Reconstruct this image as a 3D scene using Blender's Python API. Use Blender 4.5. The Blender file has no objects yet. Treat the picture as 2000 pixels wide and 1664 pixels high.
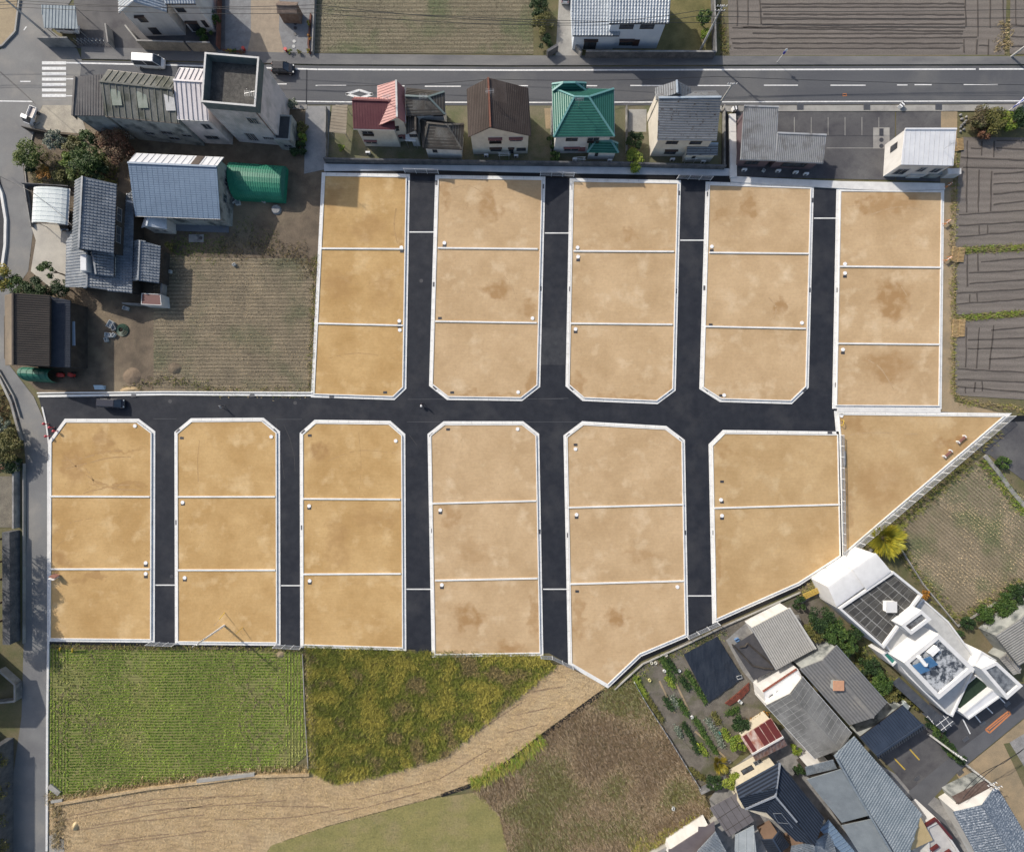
import bpy, math, random
from mathutils import Vector, Matrix, noise
R = random.Random(7)
SC = bpy.context.scene
COL = SC.collection
# ---------------------------------------------------------------- camera, sky, sun, exposure
HC = 90.0                       # camera height over the ground, looking straight down
cam_d = bpy.data.cameras.new('camera'); cam = bpy.data.objects.new('camera', cam_d); COL.objects.link(cam)
cam.location = (0, 0, HC); cam.rotation_euler = (0, 0, 0)
cam_d.sensor_width = 36; cam_d.lens = 36 * HC / 200.0; cam_d.clip_start = 1; cam_d.clip_end = 6000
SC.camera = cam
SUN_EL, SUN_AZ = 31.0, (-0.75, 0.66)      # direction towards the sun on the ground plane (x, y)
w = bpy.data.worlds.new('World'); SC.world = w; w.use_nodes = True
nt = w.node_tree; bg = nt.nodes['Background']
sky = nt.nodes.new('ShaderNodeTexSky'); sky.sky_type = 'NISHITA'; sky.sun_disc = False
sky.sun_elevation = math.radians(SUN_EL); sky.sun_rotation = math.atan2(SUN_AZ[0], SUN_AZ[1])
sky.air_density = 1.0; sky.dust_density = 2.5; sky.ozone_density = 1.0
nt.links.new(sky.outputs[0], bg.inputs[0]); bg.inputs[1].default_value = 0.125
sun_d = bpy.data.lights.new('sun', 'SUN'); sun = bpy.data.objects.new('sun', sun_d); COL.objects.link(sun)
sun_d.energy = 3.6; sun_d.angle = math.radians(0.7); sun_d.color = (1, .93, .83)
d = Vector((SUN_AZ[0], SUN_AZ[1], 0)).normalized() * math.cos(math.radians(SUN_EL)); d.z = math.sin(math.radians(SUN_EL))
sun.rotation_euler = d.to_track_quat('Z', 'Y').to_euler(); sun.location = d * 150
SC.view_settings.view_transform = 'Standard'; SC.view_settings.look = 'None'
SC.view_settings.exposure = 0.30; SC.view_settings.gamma = 1
# ---------------------------------------------------------------- helpers
def G(px, py, h=0.0):
    """point of the plane at height h that lies over/under the survey position (px, py), 10 units per metre"""
    k = (HC - h) / HC
    return Vector(((px - 1000) / 10 * k, (832 - py) / 10 * k, h))
def ccw(p):
    a = sum(p[i].x * p[(i + 1) % len(p)].y - p[(i + 1) % len(p)].x * p[i].y for i in range(len(p)))
    return p if a > 0 else p[::-1]
def poly(pts, h=0.0): return ccw([G(x, y, h) for x, y in pts])
def offset(p, dist):
    """grow (dist>0) a counter-clockwise polygon"""
    n = len(p); out = []
    for i in range(n):
        a, b, c = p[i - 1], p[i], p[(i + 1) % n]
        d1 = (b - a).xy.normalized(); d2 = (c - b).xy.normalized()
        n1 = Vector((d1.y, -d1.x)); n2 = Vector((d2.y, -d2.x))
        m = n1 + n2; l = m.length
        m = m / l if l > 1e-6 else n1
        k = dist / max(.35, m.dot(n1))
        out.append(Vector((b.x + m.x * k, b.y + m.y * k, b.z)))
    return out
def inside(p, x, y):
    c = False; n = len(p); j = n - 1
    for i in range(n):
        if (p[i].y > y) != (p[j].y > y) and x < (p[j].x - p[i].x) * (y - p[i].y) / (p[j].y - p[i].y) + p[i].x: c = not c
        j = i
    return c
ORG = {}
def tagit(o, label=None, cat=None, group=None, kind=None):
    if label: o['label'] = label
    if cat: o['category'] = cat
    if group: o['group'] = group
    if kind: o['kind'] = kind
    return o
def thing(name, label, cat, loc=(0, 0, 0), rz=0.0, group=None, world=True):
    o = bpy.data.objects.new(name, None); COL.objects.link(o); o.empty_display_size = .3
    o.location = loc; o.rotation_euler = (0, 0, rz)
    ORG[o.name] = Vector(loc) if world else Vector((0, 0, 0))
    return tagit(o, label, cat, group)
def dup(o, loc=None, rz=None, label=None, parent=None, group=None):
    c = o.copy(); COL.objects.link(c)
    if parent: c.parent = parent
    if loc is not None: c.location = loc
    if rz is not None: c.rotation_euler = (0, 0, rz)
    if label: c['label'] = label
    if group: c['group'] = group
    for ch in list(o.children): dup(ch, parent=c)
    return c
class MB:
    def __init__(s): s.v = []; s.f = []; s.m = []; s.c = 0
    def add(s, vs, fs, mi=None):
        b = len(s.v); s.v.extend([tuple(v) for v in vs]); s.f.extend([tuple(i + b for i in f) for f in fs])
        s.m.extend([s.c if mi is None else mi] * len(fs)); return s
    def obox(s, o, a, b, c, mi=None):
        o, a, b, c = map(Vector, (o, a, b, c))
        if a.cross(b).dot(c) < 0: a, b = b, a
        vs = [o, o + a, o + a + b, o + b, o + c, o + a + c, o + a + b + c, o + b + c]
        return s.add(vs, [(0, 3, 2, 1), (4, 5, 6, 7), (0, 1, 5, 4), (1, 2, 6, 5), (2, 3, 7, 6), (3, 0, 4, 7)], mi)
    def box(s, x0, y0, z0, x1, y1, z1, mi=None): return s.obox((x0, y0, z0), (x1 - x0, 0, 0), (0, y1 - y0, 0), (0, 0, z1 - z0), mi)
    def bar(s, p, q, w, h=None, mi=None):
        """rectangular bar from p to q"""
        p, q = Vector(p), Vector(q); h = h or w; d = (q - p); L = d.length
        if L < 1e-6: return s
        d /= L; up = Vector((0, 0, 1)) if abs(d.z) < .95 else Vector((0, 1, 0))
        a = d.cross(up).normalized(); b = a.cross(d).normalized()
        return s.obox(p - a * w / 2 - b * h / 2, d * L, a * w, b * h, mi)
    def prism(s, p, z0, z1, mi=None, bottom=False):
        n = len(p); vs = [(q.x, q.y, z0) for q in p] + [(q.x, q.y, z1) for q in p]
        fs = [(i, (i + 1) % n, n + (i + 1) % n, n + i) for i in range(n)] + [tuple(range(n, 2 * n))]
        if bottom: fs.append(tuple(range(n - 1, -1, -1)))
        return s.add(vs, fs, mi)
    def ring(s, po, pi, z0, z1, mi=None):
        n = len(po); vs = [(q.x, q.y, z0) for q in po] + [(q.x, q.y, z1) for q in po] + [(q.x, q.y, z1) for q in pi] + [(q.x, q.y, z0) for q in pi]
        fs = []
        for i in range(n):
            j = (i + 1) % n
            fs += [(i, j, n + j, n + i), (n + i, n + j, 2 * n + j, 2 * n + i), (2 * n + i, 2 * n + j, 3 * n + j, 3 * n + i)]
        return s.add(vs, fs, mi)
    def slab(s, p, t, mi=None):
        n = len(p); vs = [tuple(q) for q in p] + [(q[0], q[1], q[2] - t) for q in p]
        return s.add(vs, [tuple(range(n)), tuple(range(2 * n - 1, n - 1, -1))] + [(j, i, n + i, n + j) for i, j in ((i, (i + 1) % n) for i in range(n))], mi)
    def tube(s, pts, r, n=8, r1=None, cap=True, mi=None):
        pts = [Vector(p) for p in pts]; k = len(pts); vs = []; fs = []
        for i, p in enumerate(pts):
            d = (pts[min(i + 1, k - 1)] - pts[max(i - 1, 0)]).normalized()
            up = Vector((0, 0, 1)) if abs(d.z) < .95 else Vector((0, 1, 0))
            a = d.cross(up).normalized(); b = a.cross(d)
            rr = r if r1 is None else r + (r1 - r) * i / (k - 1)
            for j in range(n):
                t = 2 * math.pi * j / n; vs.append(p + (a * math.cos(t) + b * math.sin(t)) * rr)
        for i in range(k - 1):
            for j in range(n): fs.append((i * n + j, i * n + (j + 1) % n, (i + 1) * n + (j + 1) % n, (i + 1) * n + j))
        if cap: fs += [tuple(range(n - 1, -1, -1)), tuple(range((k - 1) * n, k * n))]
        return s.add(vs, fs, mi)
    def ball(s, c, rx, ry=None, rz=None, n=10, m=6, mi=None):
        ry = ry or rx; rz = rz or rx; vs = []; fs = []
        for i in range(m + 1):
            t = math.pi * i / m
            for j in range(n):
                a = 2 * math.pi * j / n; vs.append((c[0] + rx * math.sin(t) * math.cos(a), c[1] + ry * math.sin(t) * math.sin(a), c[2] + rz * math.cos(t)))
        for i in range(m):
            for j in range(n): fs.append((i * n + j, (i + 1) * n + j, (i + 1) * n + (j + 1) % n, i * n + (j + 1) % n))
        return s.add(vs, fs, mi)
    def build(s, name, mats, parent=None, smooth=False, kind=None, label=None, cat=None, group=None, loc=None):
        if not s.f: return None
        me = bpy.data.meshes.new(name); o = bpy.data.objects.new(name, me); COL.objects.link(o)
        org = ORG.get(parent.name, Vector((0, 0, 0))) if parent else Vector(loc or (0, 0, 0))
        if org.length_squared: me.from_pydata([(v[0] - org.x, v[1] - org.y, v[2] - org.z) for v in s.v], [], s.f)
        else: me.from_pydata(s.v, [], s.f)
        for mm in (mats if isinstance(mats, (list, tuple)) else [mats]): me.materials.append(mm)
        if any(s.m): me.polygons.foreach_set('material_index', s.m)
        if smooth: me.polygons.foreach_set('use_smooth', [True] * len(s.f))
        me.update()
        if parent: o.parent = parent; ORG[o.name] = org
        elif loc is not None: o.location = loc; ORG[o.name] = org
        return tagit(o, label, cat, group, kind)
# ---------------------------------------------------------------- materials (all procedural, sampled in world space)
MATS = {}
def M(name, c1, c2=None, sc=.6, st=(1, 1, 1), rough=.85, bump=.0, bs=6., fine=.12, fs=9., metal=0., spec=.3, c3=None, s3=.12, t3=(.5, .65), obj=False, ramp=(.35, .65)):
    m = bpy.data.materials.new(name); m.use_nodes = True; n = m.node_tree; N = n.nodes; L = n.links
    b = N['Principled BSDF']; b.inputs['Roughness'].default_value = rough; b.inputs['Metallic'].default_value = metal
    b.inputs['Specular IOR Level'].default_value = spec
    if obj: g = N.new('ShaderNodeTexCoord').outputs['Object']
    else: g = N.new('ShaderNodeNewGeometry').outputs['Position']
    mp = N.new('ShaderNodeMapping'); mp.inputs['Scale'].default_value = st; L.new(g, mp.inputs['Vector'])
    def nz(scale, det=5, src=mp.outputs[0], ro=.6):
        x = N.new('ShaderNodeTexNoise'); x.inputs['Scale'].default_value = scale; x.inputs['Detail'].default_value = det
        x.inputs['Roughness'].default_value = ro; L.new(src, x.inputs['Vector']); return x.outputs['Fac']
    def ram(src, a, c):
        x = N.new('ShaderNodeMapRange'); x.inputs['From Min'].default_value = a; x.inputs['From Max'].default_value = c
        L.new(src, x.inputs['Value']); return x.outputs[0]
    def mix(f, a, c):
        x = N.new('ShaderNodeMix'); x.data_type = 'RGBA'
        L.new(f, x.inputs[0])
        for k, v in ((6, a), (7, c)):
            if isinstance(v, tuple): x.inputs[k].default_value = (*v, 1)
            else: L.new(v, x.inputs[k])
        return x.outputs[2]
    c2 = c2 or tuple(x * .8 for x in c1)
    col = mix(ram(nz(sc), *ramp), c1, c2)
    if c3: col = mix(ram(nz(s3, 4, g), *t3), col, c3)
    if fine:
        f = ram(nz(fs, 3, g), .25, .75)
        x = N.new('ShaderNodeMapRange'); x.inputs['To Min'].default_value = 1 - fine; x.inputs['To Max'].default_value = 1 + fine; L.new(f, x.inputs['Value'])
        v = N.new('ShaderNodeVectorMath'); v.operation = 'SCALE'; L.new(col, v.inputs[0]); L.new(x.outputs[0], v.inputs['Scale']); col = v.outputs[0]
    L.new(col, b.inputs['Base Color'])
    if bump:
        x = N.new('ShaderNodeBump'); x.inputs['Strength'].default_value = bump; x.inputs['Distance'].default_value = .1
        L.new(nz(bs, 6, g), x.inputs['Height']); L.new(x.outputs[0], b.inputs['Normal'])
    MATS[name] = m; return m
def P(name, c, rough=.5, metal=0., spec=.5, fine=.05): return M(name, c, tuple(x * .88 for x in c), sc=2, rough=rough, metal=metal, spec=spec, fine=fine)
soil_brown = M('brown bare soil', (.17, .13, .09), (.10, .078, .055), sc=.35, bump=.8, bs=3, fine=.25, c3=(.24, .19, .125), s3=.08)
asph_new = M('fresh black asphalt', (.016, .0185, .026), (.025, .028, .036), sc=.6, rough=.75, fine=.3, fs=9, c3=(.046, .047, .052), s3=.16, t3=(.50, .78), spec=.25, bump=.2, bs=8)
asph_old = M('worn grey asphalt', (.105, .108, .115), (.085, .088, .097), sc=.25, st=(.15, 1, 1), fine=.14, fs=6, c3=(.13, .13, .13), s3=.07)
asph_west = M('pale worn asphalt', (.2, .2, .195), (.15, .15, .152), sc=.2, fine=.12, c3=(.25, .24, .22), s3=.1)
asph_yard = M('patched yard asphalt', (.075, .073, .078), (.13, .127, .125), sc=.3, fine=.16, c3=(.055, .053, .06), s3=.15)
conc = M('light new concrete', (.70, .69, .66), (.60, .59, .57), sc=.8, fine=.06, bump=.1)
conc_old = M('stained old concrete', (.33, .32, .30), (.21, .205, .20), sc=.5, fine=.15, bump=.2, c3=(.14, .14, .14), s3=.35)
conc_mid = M('grey pavement concrete', (.36, .35, .32), (.28, .27, .25), sc=.4, fine=.14, c3=(.22, .21, .2), s3=.15)
conc_dark = M('blackened block concrete', (.075, .078, .085), (.14, .14, .145), sc=.9, st=(1, 1, 1), fine=.25, fs=5, bump=.3)
black_gap = M('black drain and ditch shadow', (.008, .008, .009), (.014, .013, .013), rough=.5)  # black of the drains; along the south east ditch it paints shadow
paint_w = M('white road paint', (.78, .78, .76), (.62, .62, .61), sc=2, fine=.1, fs=12)
paint_o = P('orange road paint', (.6, .22, .08), .8)
fld_olive = M('olive stubble soil', (.17, .15, .10), (.225, .195, .13), sc=.3, st=(.4, 1, 1), bump=.7, bs=4, fine=.3, fs=5, c3=(.12, .135, .07), s3=.1)
fld_tan = M('tan stubble soil', (.24, .195, .13), (.17, .14, .095), sc=.25, bump=.7, bs=4, fine=.3, fs=5, c3=(.13, .125, .075), s3=.1)
fld_plough = M('harrowed grey brown soil', (.185, .162, .142), (.155, .136, .12), sc=.25, st=(.3, 1, 1), bump=.6, bs=3.5, fine=.2, fs=5, c3=(.17, .15, .13), s3=.06)
furrow_m = M('fresh dark furrow soil', (.072, .062, .055), (.085, .073, .064), sc=.8, fine=.25)
fld_green = M('soil under the crop', (.21, .20, .075), (.16, .18, .05), sc=.5, bump=.6, fine=.3)
straw_path = M('rough straw coloured earth', (.50, .365, .21), (.33, .24, .135), sc=.7, st=(.5, 1, 1), bump=1.5, bs=2.2, fine=.25, fs=4, c3=(.46, .35, .21), s3=.14)
weed_soil = M('weedy ground', (.19, .165, .07), (.11, .105, .04), sc=.4, bump=.6, fine=.3)
olive_lawn = M('flat olive grass', (.255, .225, .085), (.205, .19, .07), sc=.35, st=(.5, 1, 1), fine=.22, fs=3, bump=.5, c3=(.27, .22, .11), s3=.12)
brown_weed = M('dry brown grass ground', (.18, .125, .07), (.12, .10, .05), sc=.3, bump=.6, fine=.3)
garden_soil = M('grey garden soil', (.18, .16, .13), (.12, .105, .085), sc=.6, bump=.6, fine=.25, c3=(.10, .10, .055), s3=.25)
dirt_tan = M('sandy dirt', (.36, .27, .165), (.25, .2, .13), sc=.3, bump=.4, fine=.2)
grass_grd = M('rough grassy ground', (.10, .105, .045), (.145, .125, .065), sc=.4, bump=.6, fine=.3, c3=(.17, .14, .085), s3=.09)
def rowed(m, ang, pitch, lo=.72, hi=1.18, dist=1.2):
    """drill rows: alternating soil and stubble bands across the field"""
    n = m.node_tree; N = n.nodes; L = n.links; bs = N['Principled BSDF']; cur = bs.inputs['Base Color'].links[0].from_socket
    mp = N.new('ShaderNodeMapping'); mp.inputs['Rotation'].default_value = (0, 0, ang); L.new(N.new('ShaderNodeNewGeometry').outputs['Position'], mp.inputs['Vector'])
    w_ = N.new('ShaderNodeTexWave'); w_.bands_direction = 'Y'; w_.inputs['Scale'].default_value = .314 / pitch; w_.inputs['Distortion'].default_value = dist; w_.inputs['Detail'].default_value = 3; w_.inputs['Detail Scale'].default_value = .6
    L.new(mp.outputs[0], w_.inputs['Vector'])
    r = N.new('ShaderNodeMapRange'); r.inputs['To Min'].default_value = lo; r.inputs['To Max'].default_value = hi; L.new(w_.outputs['Fac'], r.inputs['Value'])
    v = N.new('ShaderNodeVectorMath'); v.operation = 'SCALE'; L.new(cur, v.inputs[0]); L.new(r.outputs[0], v.inputs['Scale']); L.new(v.outputs[0], bs.inputs['Base Color'])
fld_se = M('tan stubble soil behind villa', (.25, .205, .14), (.19, .16, .105), sc=.25, bump=.7, bs=4, fine=.3, fs=5, c3=(.13, .14, .07), s3=.12)
rowed(fld_olive, 0, .8); rowed(fld_tan, 0, .75); rowed(fld_se, math.radians(42), .6); rowed(fld_plough, 0, 1.3, .9, 1.08, 3); rowed(fld_green, 0, .55, .7, 1.15, .6); rowed(straw_path, .10, .9, .90, 1.07, 9)
# ---------------------------------------------------------------- ground, roads, fields
SHN = [0]
def sheet(name, pts, z, m, kind='structure', hole=None):
    SHN[0] += 1; z += .0004 * SHN[0]   # every sheet on a level of its own
    p = poly(pts, z); b = MB(); b.add([(q.x, q.y, z) for q in p], [tuple(range(len(p)))])
    return b.build(name, m, kind=kind)
MB().add([(-1500, -1500, -.03), (1500, -1500, -.03), (1500, 1500, -.03), (-1500, 1500, -.03)], [(0, 1, 2, 3)]).build('ground', grass_grd, kind='structure')
# main road (gently bowed) and its pavements
def band(name, top, bot, z, m, kind='structure'): return sheet(name, top + bot[::-1], z, m, kind)
band('main_road', [(-300, 108), (130, 118), (350, 122), (620, 129), (1000, 131), (2300, 128)], [(-300, 208), (130, 204), (620, 205), (1000, 207), (1400, 206), (2300, 202)], .02, asph_old)
MB().prism(poly([(160, 93), (300, 97), (620, 106), (1000, 110), (2300, 112), (2300, 126), (1000, 129), (620, 127), (350, 120), (160, 116)]), 0, .13).build('pavement', M('dark damp pavement', (.12, .12, .125), (.19, .187, .18), sc=.3, st=(.3, 1, 1), fine=.2), kind='structure')
MB().prism(poly([(1398, 208), (2300, 204), (2300, 217), (1870, 218), (1400, 219)]), 0, .12).build('pavement', conc_mid, kind='structure')
MB().prism(poly([(517, 205.5), (600, 206), (600, 214), (517, 214)]), 0, .12).build('pavement', conc_mid, kind='structure')
sheet('verge', [(1400, 109), (2300, 107), (2300, 114), (1400, 115)], .04, grass_grd)
WR = [(60, -200), (150, -200), (140, 0), (100, 60), (150, 96), (160, 118), (150, 206), (82, 208), (68, 240), (45, 328), (52, 380), (64, 455), (55, 530), (25, 572), (8, 620), (8, 700), (66, 775), (88, 826), (98, 880), (97, 1100), (93, 1400), (91, 1900), (-30, 1900), (42, 1400), (46, 1260), (52, 1040), (50, 900), (45, 850), (28, 790), (0, 728), (-40, 650), (-30, 600), (-5, 560), (12, 500), (13, 430), (0, 350), (-40, 300), (-200, 240), (-200, 95), (0, 98), (10, 90), (30, 65), (40, 0)]
sheet('side_road', WR, .03, asph_west)
def stripe(pts, wd, z, m, name='road_marking', closed=False):
    P_ = [G(x, y, 0) for x, y in pts]; b = MB()
    n = len(P_)
    for i in range(n - (0 if closed else 1)):
        a, c = P_[i], P_[(i + 1) % n]; d_ = (c - a).normalized() * .02; q = Vector((-d_.y, d_.x, 0)).normalized() * wd / 2
        b.add([(v.x, v.y, z) for v in (a - q - d_, c - q + d_, c + q + d_, a + q - d_)], [(0, 1, 2, 3)])
    return b.build(name, m, kind='structure')
MK = .045
stripe([(130, 123.5), (350, 128.5), (620, 136.5)], .3, MK, paint_w)
stripe([(621, 136.5), (1000, 138), (1905, 136)], .3, MK, paint_w); stripe([(1912, 136), (2300, 135)], .3, MK, paint_w)
stripe([(-100, 197), (64, 199)], .22, MK, paint_w); stripe([(517, 197.5), (600, 199), (675, 200), (1000, 201), (1400, 200), (2300, 197)], .22, MK, paint_w)
for x0, x1, y in ((40, 60, 160), (130, 170, 155), (517, 560, 165), (617, 676, 168), (745, 790, 168.5), (830, 900, 169.5), (1000, 1031, 168.5), (1146, 1166, 168.5), (1231, 1300, 168), (1362, 1429, 168), (1492, 1558, 167.5), (1622, 1690, 167.5), (1752, 1772, 167), (1786, 1819, 166.5), (1882, 1948, 166)):
    stripe([(x0, y), (x1, y)], .2, MK, paint_w)
for k in range(7): sheet('crosswalk_stripe', [(82, 120.5 + k * 10.6), (129, 120.5 + k * 10.6), (129, 126.5 + k * 10.6), (82, 126.5 + k * 10.6)], MK, paint_w)
stripe([(152, 156), (152, 187)], .35, MK, paint_w); stripe([(130, 188), (152, 188)], .2, MK, paint_w)
stripe([(676, 184.5), (702, 177), (728, 185), (704, 192)], .45, MK, paint_w, closed=True)
stripe([(1646, 184), (1653, 184), (1653, 188), (1646, 188)], .12, MK, paint_o, closed=True)
stripe([(47, 60), (52, 53)], .2, MK, paint_w)
stripe([(84, 196), (129, 196)], .12, MK, M('pale kerb joint', (.3, .3, .29)))
b = MB()
for x0, y0, x1, y1 in ((900, 155, 912, 155), (517, 145, 540, 145)): b.box(*G(x0, y0).xy, .04, *(G(x1, y1 - 2).xy), .06)
b = MB(); b.prism(poly([(598, 137), (600.5, 137), (599.5, 204), (597.5, 204)]), .03, .05); b.build('road_joint', asph_new, kind='structure')
# fields
F = {}
def field(key, name, pts, m, z=.03): z += .0007 * len(F); F[key] = poly(pts, z); return sheet(name, pts, z, m)
field('n1', 'stubble_field', [(622, -60), (1040, -60), (1042, 106), (613, 104)], fld_olive)
field('n2', 'ploughed_field', [(1420, -60), (1968, -60), (1962, 108), (1425, 111)], fld_plough)
field('n3', 'ploughed_field', [(1974, -60), (2300, -60), (2300, 106), (1972, 106)], fld_plough)
field('e1', 'ploughed_field', [(1880, 268), (2300, 272), (2300, 470), (1866, 483), (1868, 380)], fld_plough)
field('e2', 'ploughed_field', [(1884, 496), (2300, 480), (2300, 590), (1868, 615), (1866, 530)], fld_plough)
field('e3', 'ploughed_field', [(1886, 626), (2300, 604), (2300, 800), (1866, 772), (1864, 660)], fld_plough)
field('w1', 'stubble_field', [(330, 498), (440, 505), (600, 505), (612, 540), (611, 768), (300, 768), (300, 560)], fld_tan)
field('se', 'stubble_field', [(1906, 897), (2120, 1060), (2120, 1080), (1870, 1216), (1795, 1130), (1752, 1060), (1760, 1020)], fld_se)
field('crop', 'crop_field', [(98, 1266), (592, 1272), (603, 1470), (570, 1500), (480, 1505), (300, 1528), (110, 1562), (97, 1555)], fld_green)
field('weed', 'weedy_field', [(600, 1262), (812, 1272), (1062, 1280), (1085, 1302), (870, 1478), (740, 1515), (655, 1532), (607, 1505)], weed_soil)
field('path', 'earth_track', [(97, 1560), (300, 1530), (480, 1508), (608, 1508), (655, 1530), (780, 1500), (872, 1465), (1075, 1302), (1110, 1296), (1182, 1342), (1060, 1430), (940, 1528), (840, 1558), (640, 1612), (530, 1650), (480, 1720), (97, 1720)], straw_path, .04)
field('olive', 'grass_plot', [(470, 1740), (530, 1650), (640, 1614), (840, 1560), (935, 1546), (975, 1590), (1010, 1740)], olive_lawn, .05)
field('brown', 'dry_grass_plot', [(1184, 1345), (1240, 1325), (1300, 1430), (1378, 1555), (1388, 1600), (1270, 1660), (1200, 1740), (1010, 1740), (975, 1590), (925, 1545), (1060, 1435)], brown_weed)
field('veg', 'vegetable_garden', [(1236, 1322), (1262, 1295), (1345, 1250), (1420, 1222), (1500, 1192), (1620, 1130), (1640, 1200), (1560, 1330), (1500, 1400), (1440, 1480), (1362, 1540)], garden_soil)
sheet('yard', [(150, 160), (400, 165), (600, 210), (600, 310), (640, 340), (614, 770), (80, 770), (8, 700), (8, 620), (60, 500), (45, 330), (70, 235)], .0, soil_brown)
sheet('yard', [(84, 206), (152, 206), (170, 262), (110, 258), (60, 250)], .035, M('pale gravel yard', (.42, .38, .30), (.31, .28, .23), sc=.6, fine=.25, fs=8))
sheet('yard', [(60, 440), (140, 430), (140, 520), (120, 580), (60, 530), (70, 470)], .036, M('pale drive concrete', (.46, .43, .37), (.38, .355, .31), sc=.4, fine=.1))
sheet('yard', [(220, 300), (160, 330), (50, 330), (60, 365), (210, 365)], .01, grass_grd)
sheet('yard', [(440, -60), (620, -60), (612, 104), (440, 100)], .035, M('grey paved drive', (.22, .225, .23), (.17, .172, .178), sc=1, fine=.2))
sheet('yard', [(490, -60), (547, -60), (545, 60), (556, 108), (482, 106), (490, 70)], .045, M('tan paved drive', (.33, .27, .20), (.27, .22, .165), sc=1, fine=.15))
sheet('yard', [(140, -60), (440, -60), (440, 100), (150, 95)], .02, asph_yard)
sheet('yard', [(1095, -60), (1120, -60), (1130, 112), (1085, 112)], .03, conc_mid)
sheet('yard', [(1035, -60), (1095, -60), (1086, 112), (1042, 110)], .02, grass_grd)
sheet('yard', [(1120, -60), (1395, -60), (1395, 112), (1130, 112)], .02, weed_soil)
sheet('yard', [(1395, -60), (1420, -60), (1425, 113), (1393, 113)], .03, grass_grd)
sheet('yard', [(597, 207), (645, 207), (640, 330), (594, 340)], .04, M('cool grey alley concrete', (.21, .215, .22), (.29, .285, .28), sc=.5, fine=.15))
sheet('yard', [(640, 207), (1420, 207), (1420, 322), (640, 312)], .02, M('house plot ground', (.17, .15, .10), (.11, .12, .06), sc=.4, fine=.3, bump=.4))
sheet('yard', [(1228, 214), (1263, 214), (1262, 258), (1226, 258)], .04, conc_mid)
sheet('yard', [(1063, 212), (1080, 212), (1080, 252), (1066, 252)], .04, dirt_tan)
sheet('yard', [(1436, 219), (1748, 219), (1748, 352), (1440, 346)], .03, asph_yard)
sheet('yard', [(1750, 219), (1842, 218), (1842, 356), (1750, 352)], .035, asph_yard)
sheet('dirt_track', [(1838, 216), (1870, 216), (1866, 490), (1862, 640), (1864, 785), (1900, 793), (1975, 812), (1832, 808)], .04, dirt_tan)
sheet('yard', [(1985, 812), (2300, 800), (2300, 1000), (2120, 1030), (1935, 890), (1905, 878)], .035, asph_yard)
sheet('yard', [(1560, 1200), (1640, 1130), (1720, 1250), (1870, 1440), (1800, 1500), (1660, 1420)], .03, grass_grd)
sheet('yard', [(1680, 1440), (1820, 1410), (1868, 1498), (1790, 1560), (1740, 1500)], .05, asph_yard)
sheet('yard', [(1810, 1350), (2060, 1330), (2060, 1350), (1868, 1470), (1822, 1412)], .055, M('dark parking asphalt', (.06, .06, .065), (.085, .085, .09), sc=.4, fine=.15))
LANE = [(2300, 1150), (2300, 1240), (2000, 1402), (1868, 1510), (1812, 1570), (1845, 1600), (1905, 1700), (1870, 1740), (1780, 1560), (1775, 1545), (1868, 1468), (2000, 1368)]
sheet('lane', LANE, .06, M('bluish lane asphalt', (.12, .122, .13), (.095, .097, .105), sc=.3, fine=.12))
sheet('yard', [(1868, 1512), (2000, 1404), (2300, 1300), (2300, 1700), (1990, 1700), (1900, 1560)], .03, dirt_tan)
sheet('gravel_field', [(1968, 1452), (2300, 1250), (2300, 1600), (2010, 1520)], .045, M('grey gravel', (.30, .29, .28), (.22, .215, .21), sc=.6, fine=.3, fs=6, bump=.5))
sheet('verge', [(1960, 1452), (1972, 1450), (2016, 1522), (2060, 1560), (2030, 1600)], .05, grass_grd)
sheet('yard', [(1395, 1600), (1385, 1560), (1430, 1500), (1560, 1400), (1900, 1600), (1900, 1760), (1300, 1760)], .02, conc_old)
sheet('bank', [(-200, 700), (0, 730), (28, 795), (42, 860), (42, 885), (-200, 885)], .02, weed_soil)
sheet('yard', [(-200, 930), (38, 930), (38, 1030), (-200, 1030)], .02, M('rough field soil', (.20, .18, .14), (.14, .125, .10), sc=.6, bump=1, fine=.3))
sheet('yard', [(-200, -100), (38, -100), (30, 62), (8, 90), (-200, 90)], .04, M('dry sandy lawn', (.34, .27, .17), (.28, .22, .14), sc=.6, fine=.25))
sheet('canal', [(-200, 345), (0, 345), (12, 420), (12, 500), (-10, 560), (-200, 560)], .035, asph_new)
# new estate: one asphalt body, then the kerbed blocks
ESTATE = [(75, 772), (612, 776), (634, 341), (800, 340), (1425, 352), (1640, 368), (1842, 372), (1836, 804), (1968, 811), (1646, 1086), (1560, 1140), (1402, 1212), (1342, 1240), (1250, 1278), (1187, 1340), (1072, 1275), (850, 1281), (812, 1280), (811, 1268), (590, 1262), (97, 1252), (97, 900), (88, 830)]
ZR = .10
MB().prism(poly(ESTATE, ZR), -.02, ZR).build('estate_road', asph_new, kind='structure')
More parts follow.
